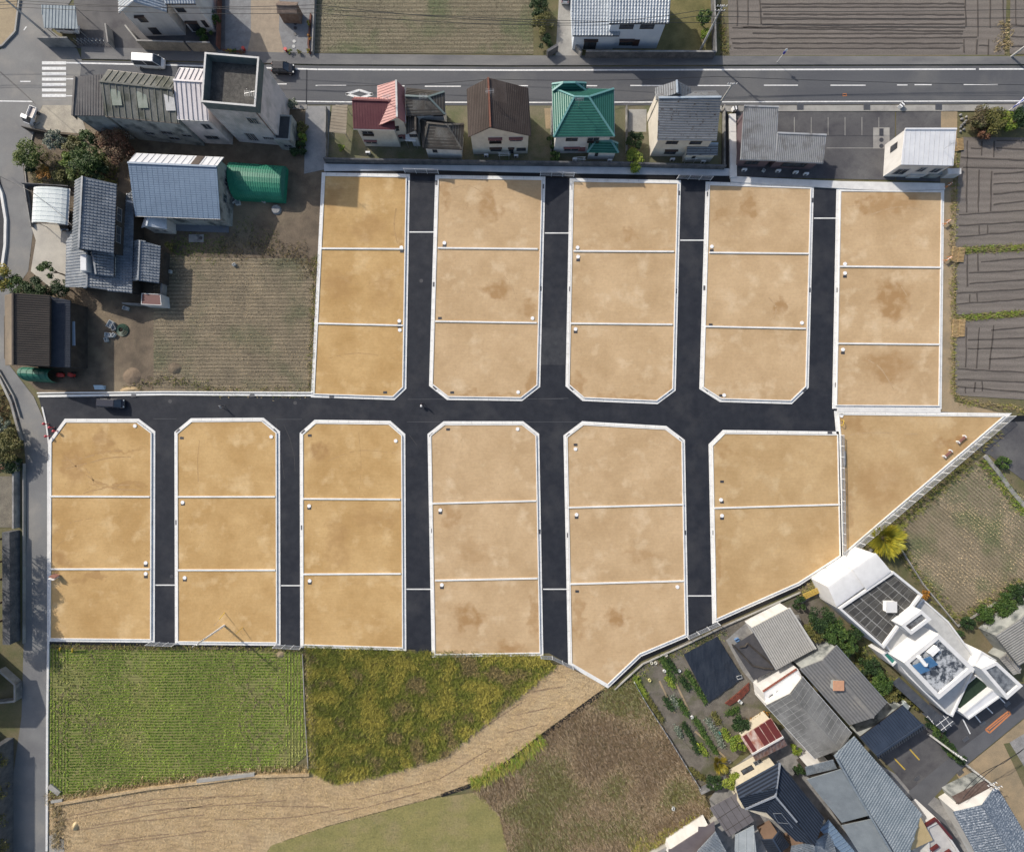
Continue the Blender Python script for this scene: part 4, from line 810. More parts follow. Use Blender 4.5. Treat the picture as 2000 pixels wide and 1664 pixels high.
for q in offset(Q, -.2): b = MB(); b.box(q.x - .05, q.y - .05, 0, q.x + .05, q.y + .05, 2.55); b.build('post', alu, T)
T = B('house', 'white house with mossy brown hipped roofs between maroon and dark brown roofs', 'house', 850, 260)
house(T, [(794, 226), (869, 224), (868, 180), (794, 172)], 5.9, 7.0, 'u', .55, hip=(0, .4), o=.4, wall=w_white, roof=r_brown2, style=('course', .5, .03), cap=P('green grey cap', (.16, .20, .19)), wins={0: [(.85, 4.9, 1.8, .6, 'd')], 1: [(.5, 3.5, 1, 1, '')]}, trim=alu_dark)
house(T, [(794, 262), (816, 262), (816, 228), (794, 227)], 4.5, 5.6, 'v', .1, o=.4, wall=w_white, roof=r_brown2, style=('course', .5, .03), wins={0: [(.5, 3, 1.5, .8, 'd')]}, trim=alu_dark)
house(T, [(826, 289), (902, 292), (906, 243), (820, 232)], 3.9, 5.2, 'u', .72, hip=(.2, .36), o=.4, wall=w_white, roof=r_brown2, style=('course', .5, .03), wins={0: [(.25, 1.9, .9, .9, 'd')]}, trim=alu_dark)
antenna(T, 830, 200, 7)
T = B('canopy', 'white slatted canopy in front of the mossy roofed house', 'canopy', 800, 285)
Q = [G(x, y, 2.4) for x, y in ((792, 276), (812, 277), (811, 264), (792, 263))]; roof_part(T, [Q], cap_w, ('course', .5, .04), t=.04)
for q in offset(Q, -.1)[:2]: b = MB(); b.bar((q.x, q.y, 0), (q.x, q.y, 2.38), .07); b.build('post', alu, T)
T = B('house', 'cream house with steep dark brown gable roof and rusty ridge', 'house', 975, 250)
house(T, [(915, 268), (1037, 266), (1031, 172), (912, 174)], 6.1, 8.7, 'v', .64, o=.4, wall=w_cream, roof=r_brown, style=('course', .36, .03), cap=M('rusty ridge tile', (.22, .09, .06), (.15, .07, .05), sc=2), wins={0: [(.42, 4.0, 2.3, 1.0, 'bH'), (.78, 4.0, 2.3, 1.0, 'H'), (.42, 1.0, 2.1, 1.0, 'dh'), (.7, .2, .9, 1.7, 'dh'), (.88, 1.0, 1.8, .9, 'd')], 1: [(.3, 3.9, 1.3, 1, 'd'), (.65, 1.0, 1.3, 1, 'd'), (.6, 3.9, 1.2, 1, 'd')]}, trim=alu_dark)
antenna(T, 958, 190, 8.6)
T = B('house', 'white house with bright green hipped slate roof', 'house', 1140, 250)
gr = dict(wall=w_white, roof=r_green, style=('course', .42, .035), cap=r_greencap)
house(T, [(1081, 268), (1200, 267), (1199, 174), (1078, 172)], 6.0, 8.0, 'u', .66, hip=(.33, .44), o=.55, **gr, wins={0: [(.3, 3.9, 2.2, 1.0, 'd'), (.7, 3.9, 2.2, 1.1, 'b'), (.33, .8, 2.8, 1.1, 'hs')], 1: [(.4, 3.9, 1, 1, 's'), (.4, 1, 1, 1, 's')]}, trim=alu)
house(T, [(1079, 178), (1145, 178), (1145, 163), (1078, 165)], 6.3, 7.6, 'u', .4, hip=(.3, .35), o=.5, **gr)
house(T, [(1147, 298), (1208, 299), (1207, 281), (1150, 280)], 3.0, 3.9, 'u', .98, hip=(.22, .28), o=.4, **gr, wins={0: [(.3, 1.2, .6, 1, 'd')]})
antenna(T, 1130, 205, 8)
T = B('house', 'cream house with peeling grey slate roof and small front gable', 'house', 1340, 250)
gy = dict(wall=w_cream, roof=r_grey, style=('course', .4, .03), cap=M('pale blue ridge', (.40, .46, .52)))
house(T, [(1284, 273), (1400, 274), (1399, 178), (1279, 180)], 6.0, 7.9, 'u', .72, o=.45, **gy, wins={0: [(.28, 4.0, 2.2, .9, 'd'), (.72, 4.0, 2.2, .9, 'd'), (.35, .9, 2.2, 1.2, 'hd')]}, trim=alu)
house(T, [(1281, 196), (1350, 196), (1349, 172), (1280, 172)], 6.6, 8.4, 'v', .5, o=.4, **gy)
house(T, [(1340, 303), (1402, 303), (1400, 284), (1341, 283)], 2.9, 3.4, 'u', .98, o=.3, **gy, wins={0: [(.3, 1.2, .6, .8, 'd')]})
wallbar('block_wall', 'long blackened block wall behind the gardens of the house row', [(637, 318), (800, 321), (1000, 324), (1200, 326), (1412, 332)], .3, 1.5, conc_dark, block=.2)
for i, (x, y0, y1, lab) in enumerate(((640, 214, 312, 'thin pale garden wall between alley and cream house'), (1076, 215, 300, 'thin garden wall between brown and green roofed houses'), (1222, 212, 300, 'thin garden wall right of the green roofed house'), (1411, 212, 330, 'garden wall right of the peeling grey roof'))):
    wallbar('block_wall', lab, [(x, y0), (x, y1)], .15, 1.1, conc_old)
T = B('tenement', 'low L-shaped tenement with light grey corrugated roof by the car park', 'tenement', 1530, 290)
cg = dict(wall=w_purple, roof=r_corr, style=('rib', .36, .12, .09))
house(T, [(1446, 312), (1515, 314), (1517, 212), (1450, 210)], 3.2, 3.8, 'u', .98, o=.5, **cg, wins={0: [(.45, .9, 2.6, 1.2, 'd')]}, trim=alu)
house(T, [(1515.5, 315), (1608, 319), (1611, 266), (1516, 262)], 3.2, 3.6, 'u', .98, o=.5, **cg, wins={0: [(.5, .8, 4.6, 1.3, 'd')]}, trim=alu)
for k, (x, y) in enumerate(((1452, 334), (1518, 336), (1552, 339), (1572, 342))): ac_unit(None, G(x, y), 0, ['white air conditioner at the left end of the tenement', 'white air conditioner in the middle of the tenement wall', 'white air conditioner below the right wing of the tenement', 'small white air conditioner at the right end of the tenement'][k])
T = B('office_box', 'white box building with a plain white metal roof and side stairs', 'office', 1805, 300)
Q, I = house(T, [(1760, 322), (1862, 324), (1864, 254), (1764, 254)], 4.4, 4.8, 'u', .98, o=.15, wall=w_white, roof=r_white, style=('rib', .9, .04, .03), wins={0: [(.55, 2.0, 1.3, 1.4, ''), (.85, 1.8, 1.6, 1.4, ''), (.2, 1.0, 2.2, 1.8, '')], 3: [(.3, 1.5, 1.2, 1.6, 'd')]}, trim=alu)
b = MB(); q = G(1858, 290, 5); b.bar((q.x - 1.2, q.y, 4.8), (q.x - 1.2, q.y, 6.6), .05)
for k in range(6): b.bar((q.x - 1.8 + k * .25, q.y - .5, 6.5), (q.x - 1.8 + k * .25, q.y + .5, 6.5), .03)
b.bar((q.x - 1.9, q.y, 6.5), (q.x - .4, q.y, 6.5), .04); b.build('antenna', alu, T)
for k in range(3): b = MB(); q = G(1768 + k * 34, 344); b.box(q.x, q.y - .5, 0, q.x + 2.6, q.y + .6, 1.1 + .25 * k); b.build('porch', w_white if k != 1 else w_grey, T)
# silver tiled house north of the road
T = B('house', 'white rendered house with silver tiled roof and dark boundary wall', 'house', 1215, 60)
sv = dict(wall=M('bluish white render', (.55, .60, .66), (.48, .53, .60), sc=.5, fine=.05), roof=r_silver, style=('tile', .55, .55), trim=alu_dark)
house(T, [(1190, 46), (1307, 46), (1306, -70), (1189, -70)], 6.2, 7.8, 'u', .7, o=.45, **sv, wins={0: [(.30, 4.5, 2.6, .9, 'd'), (.68, 4.5, 2.6, .9, 'd'), (.38, .8, 2.6, 1.3, 'dHs')]})
house(T, [(1118, 70), (1210, 70), (1190, -60), (1112, -60)], 3.8, 5.2, 'u', .7, o=.45, **sv, wins={0: [(.42, .2, 2.4, 2.1, 'dH')]})
wallbar('block_wall', 'dark concrete wall along the pavement in front of the silver tiled house', [(1142, 114), (1392, 115)], .25, 1.7, conc_dark, coping=conc_old, block=.2)
wallbar('block_wall', 'dark wall running back beside the ploughed field', [(1392, 114), (1388, -30)], .2, 1.5, conc_dark, coping=conc_old)
wallbar('gate_pillar', 'dark gate pillar left of the drive to the silver tiled house', [(1068, 112), (1088, 100)], .5, 1.5, conc_dark)
wallbar('gate_pillar', 'dark low wall stub at the left end of the boundary wall', [(1120, 90), (1134, 112)], .4, 1.2, conc_old)

T = B('house', 'tiled roof house left of the pale corner wall, outside the picture', 'house', -120, 1340)
house(T, [(-260, 1390), (-84, 1390), (-84, 1292), (-260, 1292)], 6.4, 8.0, 'u', .5, o=.5, wall=w_dark, roof=r_blue, style=('tile', .6, .6))
T = B('house', 'white house beyond the bottom left wall, outside the picture', 'house', -150, 1560)
house(T, [(-280, 1660), (-105, 1660), (-105, 1450), (-280, 1450)], 7.0, 8.6, 'v', .5, o=.5, wall=w_white, roof=r_blue, style=('tile', .6, .6))
wallbar('block_wall', 'pale low corner wall at the left edge beside the side road', [(10, 1302), (42, 1330), (42, 1362), (0, 1366)], .25, 1.2, conc_old, coping=conc_mid)

for x, y, l in ((720, 301, 'white air conditioner below the maroon roofed house'), (950, 306, 'white air conditioner at the left of the dark brown gabled house'), (1008, 307, 'white air conditioner at the right foot of the dark brown gabled house'), (1122, 314, 'white air conditioner beneath the red shuttered window of the green roofed house'), (1190, 316, 'white air conditioner at the right foot of the green roofed house'), (1312, 314, 'white air conditioner below the peeling grey roof, left'), (1372, 318, 'white air conditioner below the peeling grey roof, right'), (880, 300, 'white air conditioner below the mossy hipped roof')): ac_unit(None, G(x, y), 0, l)
for k, (x, y) in enumerate(((1130, 318), (1345, 316), (985, 309))):
    t = thing('drying_rack', ('laundry rack in front of the green roofed house', 'laundry rack in front of the peeling grey roofed house', 'laundry rack in front of the dark brown gabled house')[k], 'laundry rack', G(x, y), .05, world=False)
    for s in (-.9, .9): b = MB(); b.bar((s, -.3, 0), (s, -.3, 1.3), .05); b.bar((s, .3, 0), (s, .3, 1.3), .05); b.bar((s, -.3, 1.3), (s, .3, 1.3), .05); b.build('stand', cap_w, t)
    for j in (-.28, 0, .28): b = MB(); b.bar((-1.2, j, 1.34), (1.2, j, 1.34), .05); b.build('pole', cap_w, t)
# ---------------------------------------------------------------- buildings, lower right
T = B('villa', 'large white flat-roofed modern villa with cracked dark roof terrace and white vaults', 'villa', 1790, 1260)
wv = M('bright white stucco', (.66, .66, .655), (.59, .59, .585), sc=.6, fine=.03)
flat(T, [(1726, 1258), (1800, 1168), (1850, 1212), (1908, 1290), (1858, 1398), (1846, 1392), (1770, 1318)], 3.4, wv, M('light grey villa roof', (.52, .52, .50), (.42, .42, .41), sc=.6, fine=.1), ph=.3)
flat(T, [(1634, 1186), (1741, 1114), (1798, 1160), (1722, 1264)], 4.6, wv, MATS['dark gravel deck'], pw=.4, ph=.5, dname='terrace')
# terrace slabs: 6 x 5 pieces with pale sealant between
Qd = [G(x, y, 4.62) for x, y in ((1644, 1186), (1741, 1121), (1789, 1160), (1722, 1254))]
slabm = [M('cracked slate slab', (.060, .058, .054), (.10, .098, .09), sc=.9, fine=.25), M('darker slate slab', (.045, .044, .043), (.08, .077, .07), sc=1.1, fine=.25)]
b = MB(); b.slab([q + Vector((0, 0, .012)) for q in Qd], .01); b.build('slab_joint', M('pale joint filler', (.3, .3, .29)), T)
for i in range(6):
    for j in range(7):
        pt = lambda u, v: Qd[0].lerp(Qd[1], u).lerp(Qd[3].lerp(Qd[2], u), v)
        e_ = .006 + R.uniform(0, .004); u0, u1, v0, v1 = i / 6 + e_, (i + 1) / 6 - e_, j / 7 + e_, (j + 1) / 7 - e_
        b = MB(); b.slab([pt(*t) + Vector((0, 0, .05 + R.uniform(0, .015))) for t in ((u0, v0), (u1, v0 + R.uniform(-.008, .008)), (u1, v1), (u0, v1))], .04); b.build('slab', slabm[(i * 3 + j * 5) % 2], T)
for quad, h in ((((1634, 1186), (1690, 1146), (1672, 1106), (1616, 1146)), 5.1), (((1692, 1152), (1741, 1117), (1710, 1080), (1664, 1112)), 5.3)):
    pts = [G(x, y, h - .14) for x, y in quad]; b = MB(); b.prism(offset(pts, -.1), 0, h - .14); b.build('wall', wv, T)
    vault(T, quad, h - .14, h, wv, axis='u', nseg=10, name='vault_roof')
flat(T, [(1757, 1220), (1797, 1190), (1817, 1208), (1777, 1238)], 6.6, wv, M('rusty black pond deck', (.04, .035, .035), (.18, .19, .2), sc=1.6, fine=.3), pw=.55, ph=.3)
flat(T, [(1762, 1292), (1830, 1236), (1900, 1304), (1830, 1364)], 6.6, wv, M('mottled black and white deck', (.045, .055, .07), (.42, .44, .46), sc=1.0, fine=.3, fs=8, ramp=(.44, .58)), pw=.75, ph=.35)
flat(T, [(1912, 1304), (1943, 1290), (1994, 1337), (1963, 1364)], 5.6, wv, M('grey weathered deck', (.06, .07, .085), (.22, .24, .26), sc=1.2, fine=.2), pw=.6, ph=.35)
flat(T, [(1898, 1300), (1915, 1270), (1945, 1288), (1912, 1304)], 4.4, wv, r_white, ph=.2)
flat(T, [(1846, 1371), (1906, 1318), (1934, 1340), (1880, 1388)], 3.0, wv, M('dark green turf deck', (.012, .028, .016), (.02, .04, .024), sc=2, fine=.2), pw=.2, ph=.12)
flat(T, [(1878, 1392), (1938, 1344), (1958, 1356), (1890, 1404)], 3.8, wv, r_white, pw=.3, ph=.2)
flat(T, [(1732, 1270), (1752, 1290), (1742, 1300), (1720, 1276)], 3.2, wv, M('pool green glass', (.02, .16, .13), (.04, .2, .17), sc=1), pw=.3, ph=.25)
b = MB()
for k in range(6): p = G(1700 + k * 6.5, 1258 - k * 0 - 4, 0)
fr_ = ccw([G(x, y, 2.6) for x, y in ((1756, 1322), (1842, 1402), (1828, 1412), (1742, 1334))])
roof_part(T, [fr_], M('smoked glass canopy', (.05, .055, .065), (.08, .085, .095), rough=.3), ('panel', .9, 1.1), t=.05, name='canopy')
fr_ = ccw([G(x, y, 2.4) for x, y in ((1800, 1392), (1852, 1398), (1866, 1412), (1842, 1430))])
RELM['smoked glass canopy'] = cap_w; roof_part(T, [fr_], MATS['smoked glass canopy'], ('panel', 1.2, 1.2), t=.05, name='canopy')
bx = thing('water_heater', 'white cube skylight box on the cracked terrace of the villa', 'skylight', G(1734, 1182, 4.7))
b = MB(); q = G(1734, 1182, 4.7); b.box(q.x - .9, q.y - .9, 4.67, q.x + .9, q.y + .9, 5.5); b.build('casing', cap_w, bx); b = MB(); b.box(q.x - 1, q.y - 1, 5.5, q.x + 1, q.y + 1, 5.58); b.build('lid', wv, bx)
T = thing('solar_heater', 'blue solar water heater with white tank on the mottled villa roof', 'solar heater', G(1800, 1300, 6.7))
b = MB()
for k in range(2): q = [G(x + k * 16, y + k * -11 + 4, 7.0 + .3) for x, y in ((1782, 1296), (1798, 1312), (1812, 1302), (1796, 1286))]; bb = MB(); bb.slab([q[0], q[1], q[2] + Vector((0, 0, .5)), q[3] + Vector((0, 0, .5))], .08); bb.build('collector', M('blue collector glass %d' % k, (.05, .13, .26), (.08, .18, .33), rough=.2), T)
b = MB(); q0, q1 = G(1794, 1282, 7.9), G(1822, 1316, 7.9); b.tube([q0, q0.lerp(q1, .5)], .35, 10); b.build('tank', cap_w, T)
b = MB(); b.bar(G(1800, 1284, 6.62), G(1800, 1284, 7.9), .1); b.bar(G(1812, 1296, 6.62), G(1812, 1296, 7.9), .1); b.build('stand', alu, T)
T = ac_unit(None, G(1818, 1268, 6.65), .75, 'big white air conditioner on the mottled villa roof')
T.scale = (2.2, 2.2, 1.3)
T = B('barrier_rack', 'yellow timber stack rack beside the ditch below the lots', 'rack', 1592, 1158)
for k in range(5): b = MB(); b.bar(G(1568, 1161 + k * 2.6, .8), G(1612, 1141 + k * 2.6, .8), .12); b.build('timber', P('yellow timber %d' % k, (.52, .36, .08)), T)
for k in (0, 1, 2): b = MB(); b.bar(G(1570 + k * 20, 1164 - k * 9, .35), G(1572 + k * 20, 1172 - k * 9, .35), .16, .7); b.build('bearer', awn_dark, T)
# workshop sheds and big grey roofs
RELM['dull grey felt sheet roof'] = M('felt lap', (.11, .11, .11), (.14, .14, .14), sc=2); RELM['bone white ribbed sheet'] = M('bone rib shade', (.22, .215, .2), (.3, .29, .27), sc=2); RELM['brown grey panel roof'] = w_dark
T = B('warehouse', 'grey sheet-roofed warehouse between villa garden and cement sheet works', 'warehouse', 1650, 1340)
house(T, [(1660, 1416), (1733, 1372), (1634, 1260), (1563, 1306)], 4.6, 5.7, 'v', .5, o=.3, wall=w_grey, roof=M('dull grey felt sheet roof', (.16, .16, .16), (.20, .20, .2), sc=.5, st=(1, 1, 1), fine=.12, c3=(.24, .23, .21), s3=.15), style=('course', .55, .02), trim=alu)
b = MB(); q = G(1633, 1335, 5.4); b.box(q.x - .9, q.y - .8, 5.0, q.x + .9, q.y + .8, 6.0); b.build('vent_box', w_grey, T); b = MB(); b.box(q.x - 1, q.y - .9, 6.0, q.x + 1, q.y + .9, 6.08); b.build('vent_lid', P('salmon plywood', (.55, .30, .18)), T)
T = B('works', 'cement sheet roofed works with a white lettered gable front', 'workshop', 1580, 1400)
Qw, Iw = house(T, [(1592, 1482), (1664, 1432), (1568, 1322), (1496, 1378)], 5.0, 6.2, 'v', .45, o=.25, wall=w_white, roof=r_cem, style=('panel', 1.1, 1.9), trim=r_white)
flat(T, [(1494, 1377), (1566, 1321), (1558, 1306), (1490, 1352)], 3.6, w_white, r_white, pw=.15, ph=.1)
b = MB(); q0, q1 = G(1490, 1350, 3.75), G(1556, 1306, 3.75); b.bar(q0, q1, .35, .1); b.build('coping', M('rust stained gutter', (.30, .10, .07), (.18, .07, .05), sc=3), T)
# faded painted letters on the white front apron (flat strokes)
b = MB(); z_ = 3.735
def st_(x0, y0, x1, y1, w_=.17): b.bar(G(x0, y0, z_), G(x1, y1, z_), w_, .02)
st_(1516, 1352, 1524, 1347); st_(1518, 1361, 1528, 1354); st_(1520, 1350, 1523, 1358)                       # 工
st_(1532, 1342, 1534, 1347); st_(1535, 1340, 1541, 1336); st_(1538, 1338, 1541, 1347); st_(1539, 1343, 1543, 1340)   # 作
st_(1502, 1361, 1505, 1370); st_(1503, 1360, 1510, 1356); st_(1508, 1357, 1511, 1365); st_(1505, 1365, 1510, 1361)   # 鉄-like, partly hidden
b.build('lettering', P('faded black letter paint', (.06, .06, .07)), T)
T = B('shed', 'light ribbed metal shed roof beside the shade net yard', 'shed', 1528, 1248)
house(T, [(1516, 1308), (1592, 1264), (1541, 1185), (1467, 1226)], 3.2, 3.5, 'v', .02, o=.25, wall=w_white, roof=M('bone white ribbed sheet', (.50, .49, .46), (.42, .41, .38), sc=.6, fine=.06), style=('course', .42, .10), trim=alu)
sheet('yard', [(1418, 1250), (1470, 1205), (1560, 1200), (1600, 1300), (1480, 1345), (1450, 1310)], .05, conc_old)
b = MB(); b.slab([G(x, y, 1.9) for x, y in ((1472, 1328), (1518, 1306), (1472, 1235), (1430, 1262))], .02); T = b.build('shade_net', M('charcoal shade net', (.055, .055, .06), (.075, .073, .078), sc=.8, fine=.15), label='charcoal shade net stretched beside the ribbed metal shed', cat='shade net', loc=G(1470, 1285, 0))
for (a_, c_) in (((1430, 1258), (1470, 1300)), ((1470, 1300), (1510, 1306)), ((1445, 1264), (1460, 1256)), ((1460, 1256), (1512, 1302))):
    b = MB(); p, q = G(*a_, 2.0), G(*c_, 2.0); b.tube([p, p.lerp(q, .5) + Vector((.25, -.2, .05)), q], .16, 6); b.build('net_fold', w_dark, T)
T = B('shed', 'small rusty shed with maroon and pale sheet roof beside the vegetable beds', 'shed', 1490, 1445)
house(T, [(1476, 1486), (1538, 1455), (1506, 1402), (1447, 1440)], 2.8, 3.8, 'u', .45, o=.25, wall=w_beige, roof=r_rust, style=('rib', .7, .05, .04), cap=w_white)
Q, r0, r1, fc = wingroof([(1476, 1486), (1538, 1455), (1506, 1402), (1447, 1440)], 2.8, 3.8, 'u', .45, (0, 0)); up = Vector((0, 0, .07)); f = fc[1]
for u0, u1 in ((.02, .2), (.22, .40), (.42, .58), (.82, .94)):
    b = MB(); b.slab([v + up for v in (f[0].lerp(f[1], u0), f[0].lerp(f[1], u1), f[3].lerp(f[2], u1), f[3].lerp(f[2], u0))], .04); b.build('roof_sheet', r_maroon, T)
# navy roof house: explicit planes
def planes(root, faces, mat, style, wallpoly, wh, wall, wins=(), ridges=(), cap=None):
    fs = [[G(x, y, h) for x, y, h in f] for f in faces]
    for f in fs:       # make every plane truly flat, rising evenly from its eave
        if len(f) < 4: continue
        e_ = (f[1] - f[0]).xy.normalized(); dd = [abs((q - f[0]).xy.cross(e_)) for q in f]
        ks = [i for i in range(2, len(f)) if dd[i] > .5]; g_ = sum(f[i].z - f[0].z for i in ks) / sum(dd[i] for i in ks)
        for i in range(len(f)): f[i].z = f[0].z + g_ * dd[i]
    roof_part(root, fs, mat, style, [(G(*a), G(*c)) for a, c in ridges], cap)
    p = [G(x, y, wh) for x, y in wallpoly]; p2 = ccw(p); fl = p2 is not p; p2 = offset(p2, -.35); p = p2[::-1] if fl else p2; b = MB(); b.prism(p2, 0, wh); b.build('wall', wall, root)
    for (i, *wd) in wins: a = Vector((p[i].x, p[i].y, 0)); c = Vector((p[(i + 1) % len(p)].x, p[(i + 1) % len(p)].y, 0)); window(root, a, c, *wd)
T = B('house', 'two-storey house with angular navy ribbed roof and beige back wall', 'house', 1540, 1560)
planes(T, [[(1523, 1489, 5.6), (1437, 1537, 5.6), (1444, 1560, 6.6), (1514, 1535, 6.9)][::1],
           [(1455, 1579, 5.4), (1494, 1586, 5.4), (1514, 1554, 7.0), (1514, 1535, 6.9), (1444, 1560, 6.6)],
           [(1610, 1598, 5.2), (1523, 1489, 5.6), (1514, 1535, 6.9), (1514, 1554, 7.0), (1556, 1604, 7.0), (1582, 1640, 5.4)],
           [(1494, 1584, 5.4), (1552, 1640, 5.2), (1582, 1640, 5.4), (1556, 1604, 7.0), (1514, 1554, 7.0)]],
       r_navy, ('course', .48, .05), [(1445, 1580), (1582, 1632), (1602, 1596), (1520, 1496), (1444, 1538)], 4.8, w_beige, wins=[(3, .62, 1.5, 2.4, 1.1, 'd'), (3, .3, 1.2, 1.6, 1.0, '')], ridges=[((1523, 1489, 5.65), (1514, 1554, 7.05)), ((1514, 1554, 7.05), (1556, 1604, 7.05)), ((1514, 1554, 7.05), (1455, 1579, 5.4))], cap=P('grey ridge flashing', (.25, .27, .3)))
b = MB(); b.bar(G(1526, 1588, 7.0), G(1548, 1616, 7.0), .08); b.bar(G(1510, 1588, 6.7), G(1526, 1588, 7.0), .06); b.bar(G(1510, 1588, 6.7), G(1520, 1606, 6.7), .06); b.bar(G(1520, 1606, 6.7), G(1540, 1608, 6.9), .06); b.build('roof_rail', alu, T)
T = B('carport', 'brown grey panel roofed carport left of the navy roofed house', 'carport', 1430, 1590)
Q = [G(x, y, 3.0) for x, y in ((1424, 1634), (1474, 1602), (1440, 1548), (1386, 1578))]; Q = ccw(Q)
roof_part(T, [Q], M('brown grey panel roof', (.12, .11, .115), (.16, .15, .155), sc=.5, fine=.08), ('panel', 1.3, 2.7), t=.08)
for q in offset(Q, -.3): b = MB(); b.bar((q.x, q.y, 0), (q.x, q.y, 2.95), .12); b.build('post', alu_dark, T)
T = B('house', 'house with flat purple brown roof plane and striped dark tiles at the bottom edge', 'house', 1360, 1640)
planes(T, [[(1300, 1690, 3.6), (1398, 1690, 3.6), (1398, 1640, 4.2), (1395, 1603, 4.2), (1306, 1660, 3.7)]], M('purple brown sheet', (.12, .10, .105), (.15, .128, .13), sc=.4, fine=.04), ('course', 4.5, .02), [(1305, 1685), (1392, 1685), (1390, 1612), (1308, 1664)], 3.4, w_white)
planes(T, [[(1352, 1680, 4.6), (1364, 1660, 4.6), (1400, 1628, 5.2), (1428, 1680, 5.2)]], r_blue, ('rib', .45, .2, .12), [(1360, 1676), (1368, 1660), (1400, 1634), (1420, 1676)], 4.4, w_dark)
T = B('carport', 'pale grey flat panel roof below the brown grey carport', 'carport', 1450, 1640)
Q = ccw([G(x, y, 2.8) for x, y in ((1434, 1690), (1480, 1690), (1472, 1611), (1436, 1630))]); roof_part(T, [Q], M('pale cool panel', (.36, .39, .40), (.30, .33, .34), sc=.8), ('rib', 1.5, .06, .05), t=.06)
for q in offset(Q, -.3): b = MB(); b.bar((q.x, q.y, 0), (q.x, q.y, 2.78), .12); b.build('post', alu, T)
T = B('house', 'orange walled house with small dark striped roofs at the bottom edge', 'house', 1520, 1660)
for quad in (((1500, 1664), (1542, 1650), (1522, 1622), (1488, 1640)), ((1536, 1700), (1640, 1690), (1622, 1622), (1546, 1652))):
    house(T, quad, 3.2, 4.0, 'v', .5, o=.5, wall=w_orange, roof=r_blue if quad[0][0] > 1520 else r_navy, style=('rib', .42, .2, .1), trim=alu_dark)
T = B('grand_house', 'very large house with smoky blue tiled gable roof and plywood yellow gable end', 'house', 1700, 1570)
gh = dict(roof=M('blue grey glazed tiles', (.15, .18, .205), (.20, .23, .255), sc=.6, rough=.35, fine=.2, fs=4, spec=.5), style=('tile', .5, .5))
planes(T, [[(1800, 1588, 6.2), (1669, 1438, 6.2), (1633, 1480, 8.2), (1762, 1690, 8.2)][::1], ], gh['roof'], gh['style'], [(1640, 1484), (1776, 1690), (1792, 1592), (1668, 1446)], 5.6, w_white, ridges=[((1633, 1480, 8.25), (1756, 1690, 8.25))])
smooth_t = M('pale blue grey flat tiles', (.20, .225, .24), (.155, .175, .19), sc=.5, rough=.4, fine=.12, c3=(.27, .28, .28), s3=.4, t3=(.6, .8))
planes(T, [[(1576, 1522, 6.0), (1644, 1606, 6.0), (1700, 1594, 8.1), (1641, 1500, 8.1)],
           [(1644, 1612, 5.8), (1700, 1700, 5.8), (1762, 1690, 7.9), (1702, 1600, 7.9)]], smooth_t, ('course', .4, .02), [(1586, 1524), (1700, 1690), (1750, 1680), (1640, 1500)], 5.6, w_dark)
planes(T, [[(1573, 1498, 4.8), (1576, 1514, 4.8), (1634, 1500, 6.6), (1628, 1484, 6.6)]], r_blue, ('course', .3, .05), [(1580, 1502), (1582, 1510), (1632, 1498), (1628, 1490)], 4.6, w_white)
planes(T, [[(1601, 1620, 3.2), (1668, 1690, 3.2), (1684, 1680, 3.6), (1618, 1600, 3.6)]], r_bluem, ('rib', .8, .1, .08), [(1604, 1620), (1668, 1684), (1680, 1676), (1618, 1604)], 3.0, w_white)
T = B('gable_hut', 'plywood yellow gable end with blue eaves at the bottom right', 'gable', 1792, 1640)
planes(T, [[(1762, 1668, 5.6), (1822, 1640, 5.6), (1798, 1596, 6.4), (1794, 1604, 6.6)]], M('plywood yellow', (.55, .42, .22), (.48, .36, .18), sc=.8), None, [(1768, 1664), (1816, 1638), (1798, 1604), (1790, 1612)], 5.2, w_white)
T = B('house', 'white house with red trimmed windows at the bottom edge', 'house', 1840, 1630)
flat(T, [(1806, 1610), (1830, 1598), (1890, 1690), (1810, 1690)], 4.6, w_white, M('off white balcony deck', (.50, .49, .47), (.42, .41, .4), sc=.8), pw=.3, ph=.5)
b = MB()
for a_, c_ in (((1806, 1612), (1828, 1598)), ((1828, 1600), (1858, 1636)), ((1818, 1660), (1832, 1650)), ((1832, 1676), (1856, 1660))): bb = MB(); bb.bar(G(*a_, 5.3), G(*c_, 5.3), .45, .35); bb.build('trim', r_maroon, T)
T = B('carport', 'navy seamed roof garage above the yard with yellow parking lines', 'garage', 1745, 1430)
house(T, [(1716, 1482), (1808, 1422), (1764, 1377), (1680, 1440)], 3.2, 4.0, 'u', .3, o=.2, wall=w_grey, roof=r_navy, style=('rib', .5, .06, .06), trim=alu_dark)
stripe([(1746, 1480), (1767, 1502)], .25, .07, P('yellow line paint', (.55, .38, .05))); stripe([(1776, 1462), (1795, 1483)], .25, .07, MATS['yellow line paint'])
T = B('house', 'low house with salt speckled blue tiled roof in the bottom right corner', 'house', 1940, 1610)
house(T, [(1935, 1720), (2040, 1690), (1946, 1534), (1862, 1586)], 3.8, 5.2, 'v', .5, o=.5, wall=w_white, roof=tile_speck, style=('tile', .5, .5))
T = B('shed', 'rusty brown scrap shed with open bins at the lane corner', 'shed', 1893, 1545)
house(T, [(1868, 1570), (1934, 1536), (1928, 1522), (1860, 1556)], 2.5, 3.0, 'u', .5, o=.15, wall=w_grey, roof=M('brown rust sheet', (.075, .05, .043), (.11, .085, .075), sc=1.2), style=('rib', .6, .05, .04))
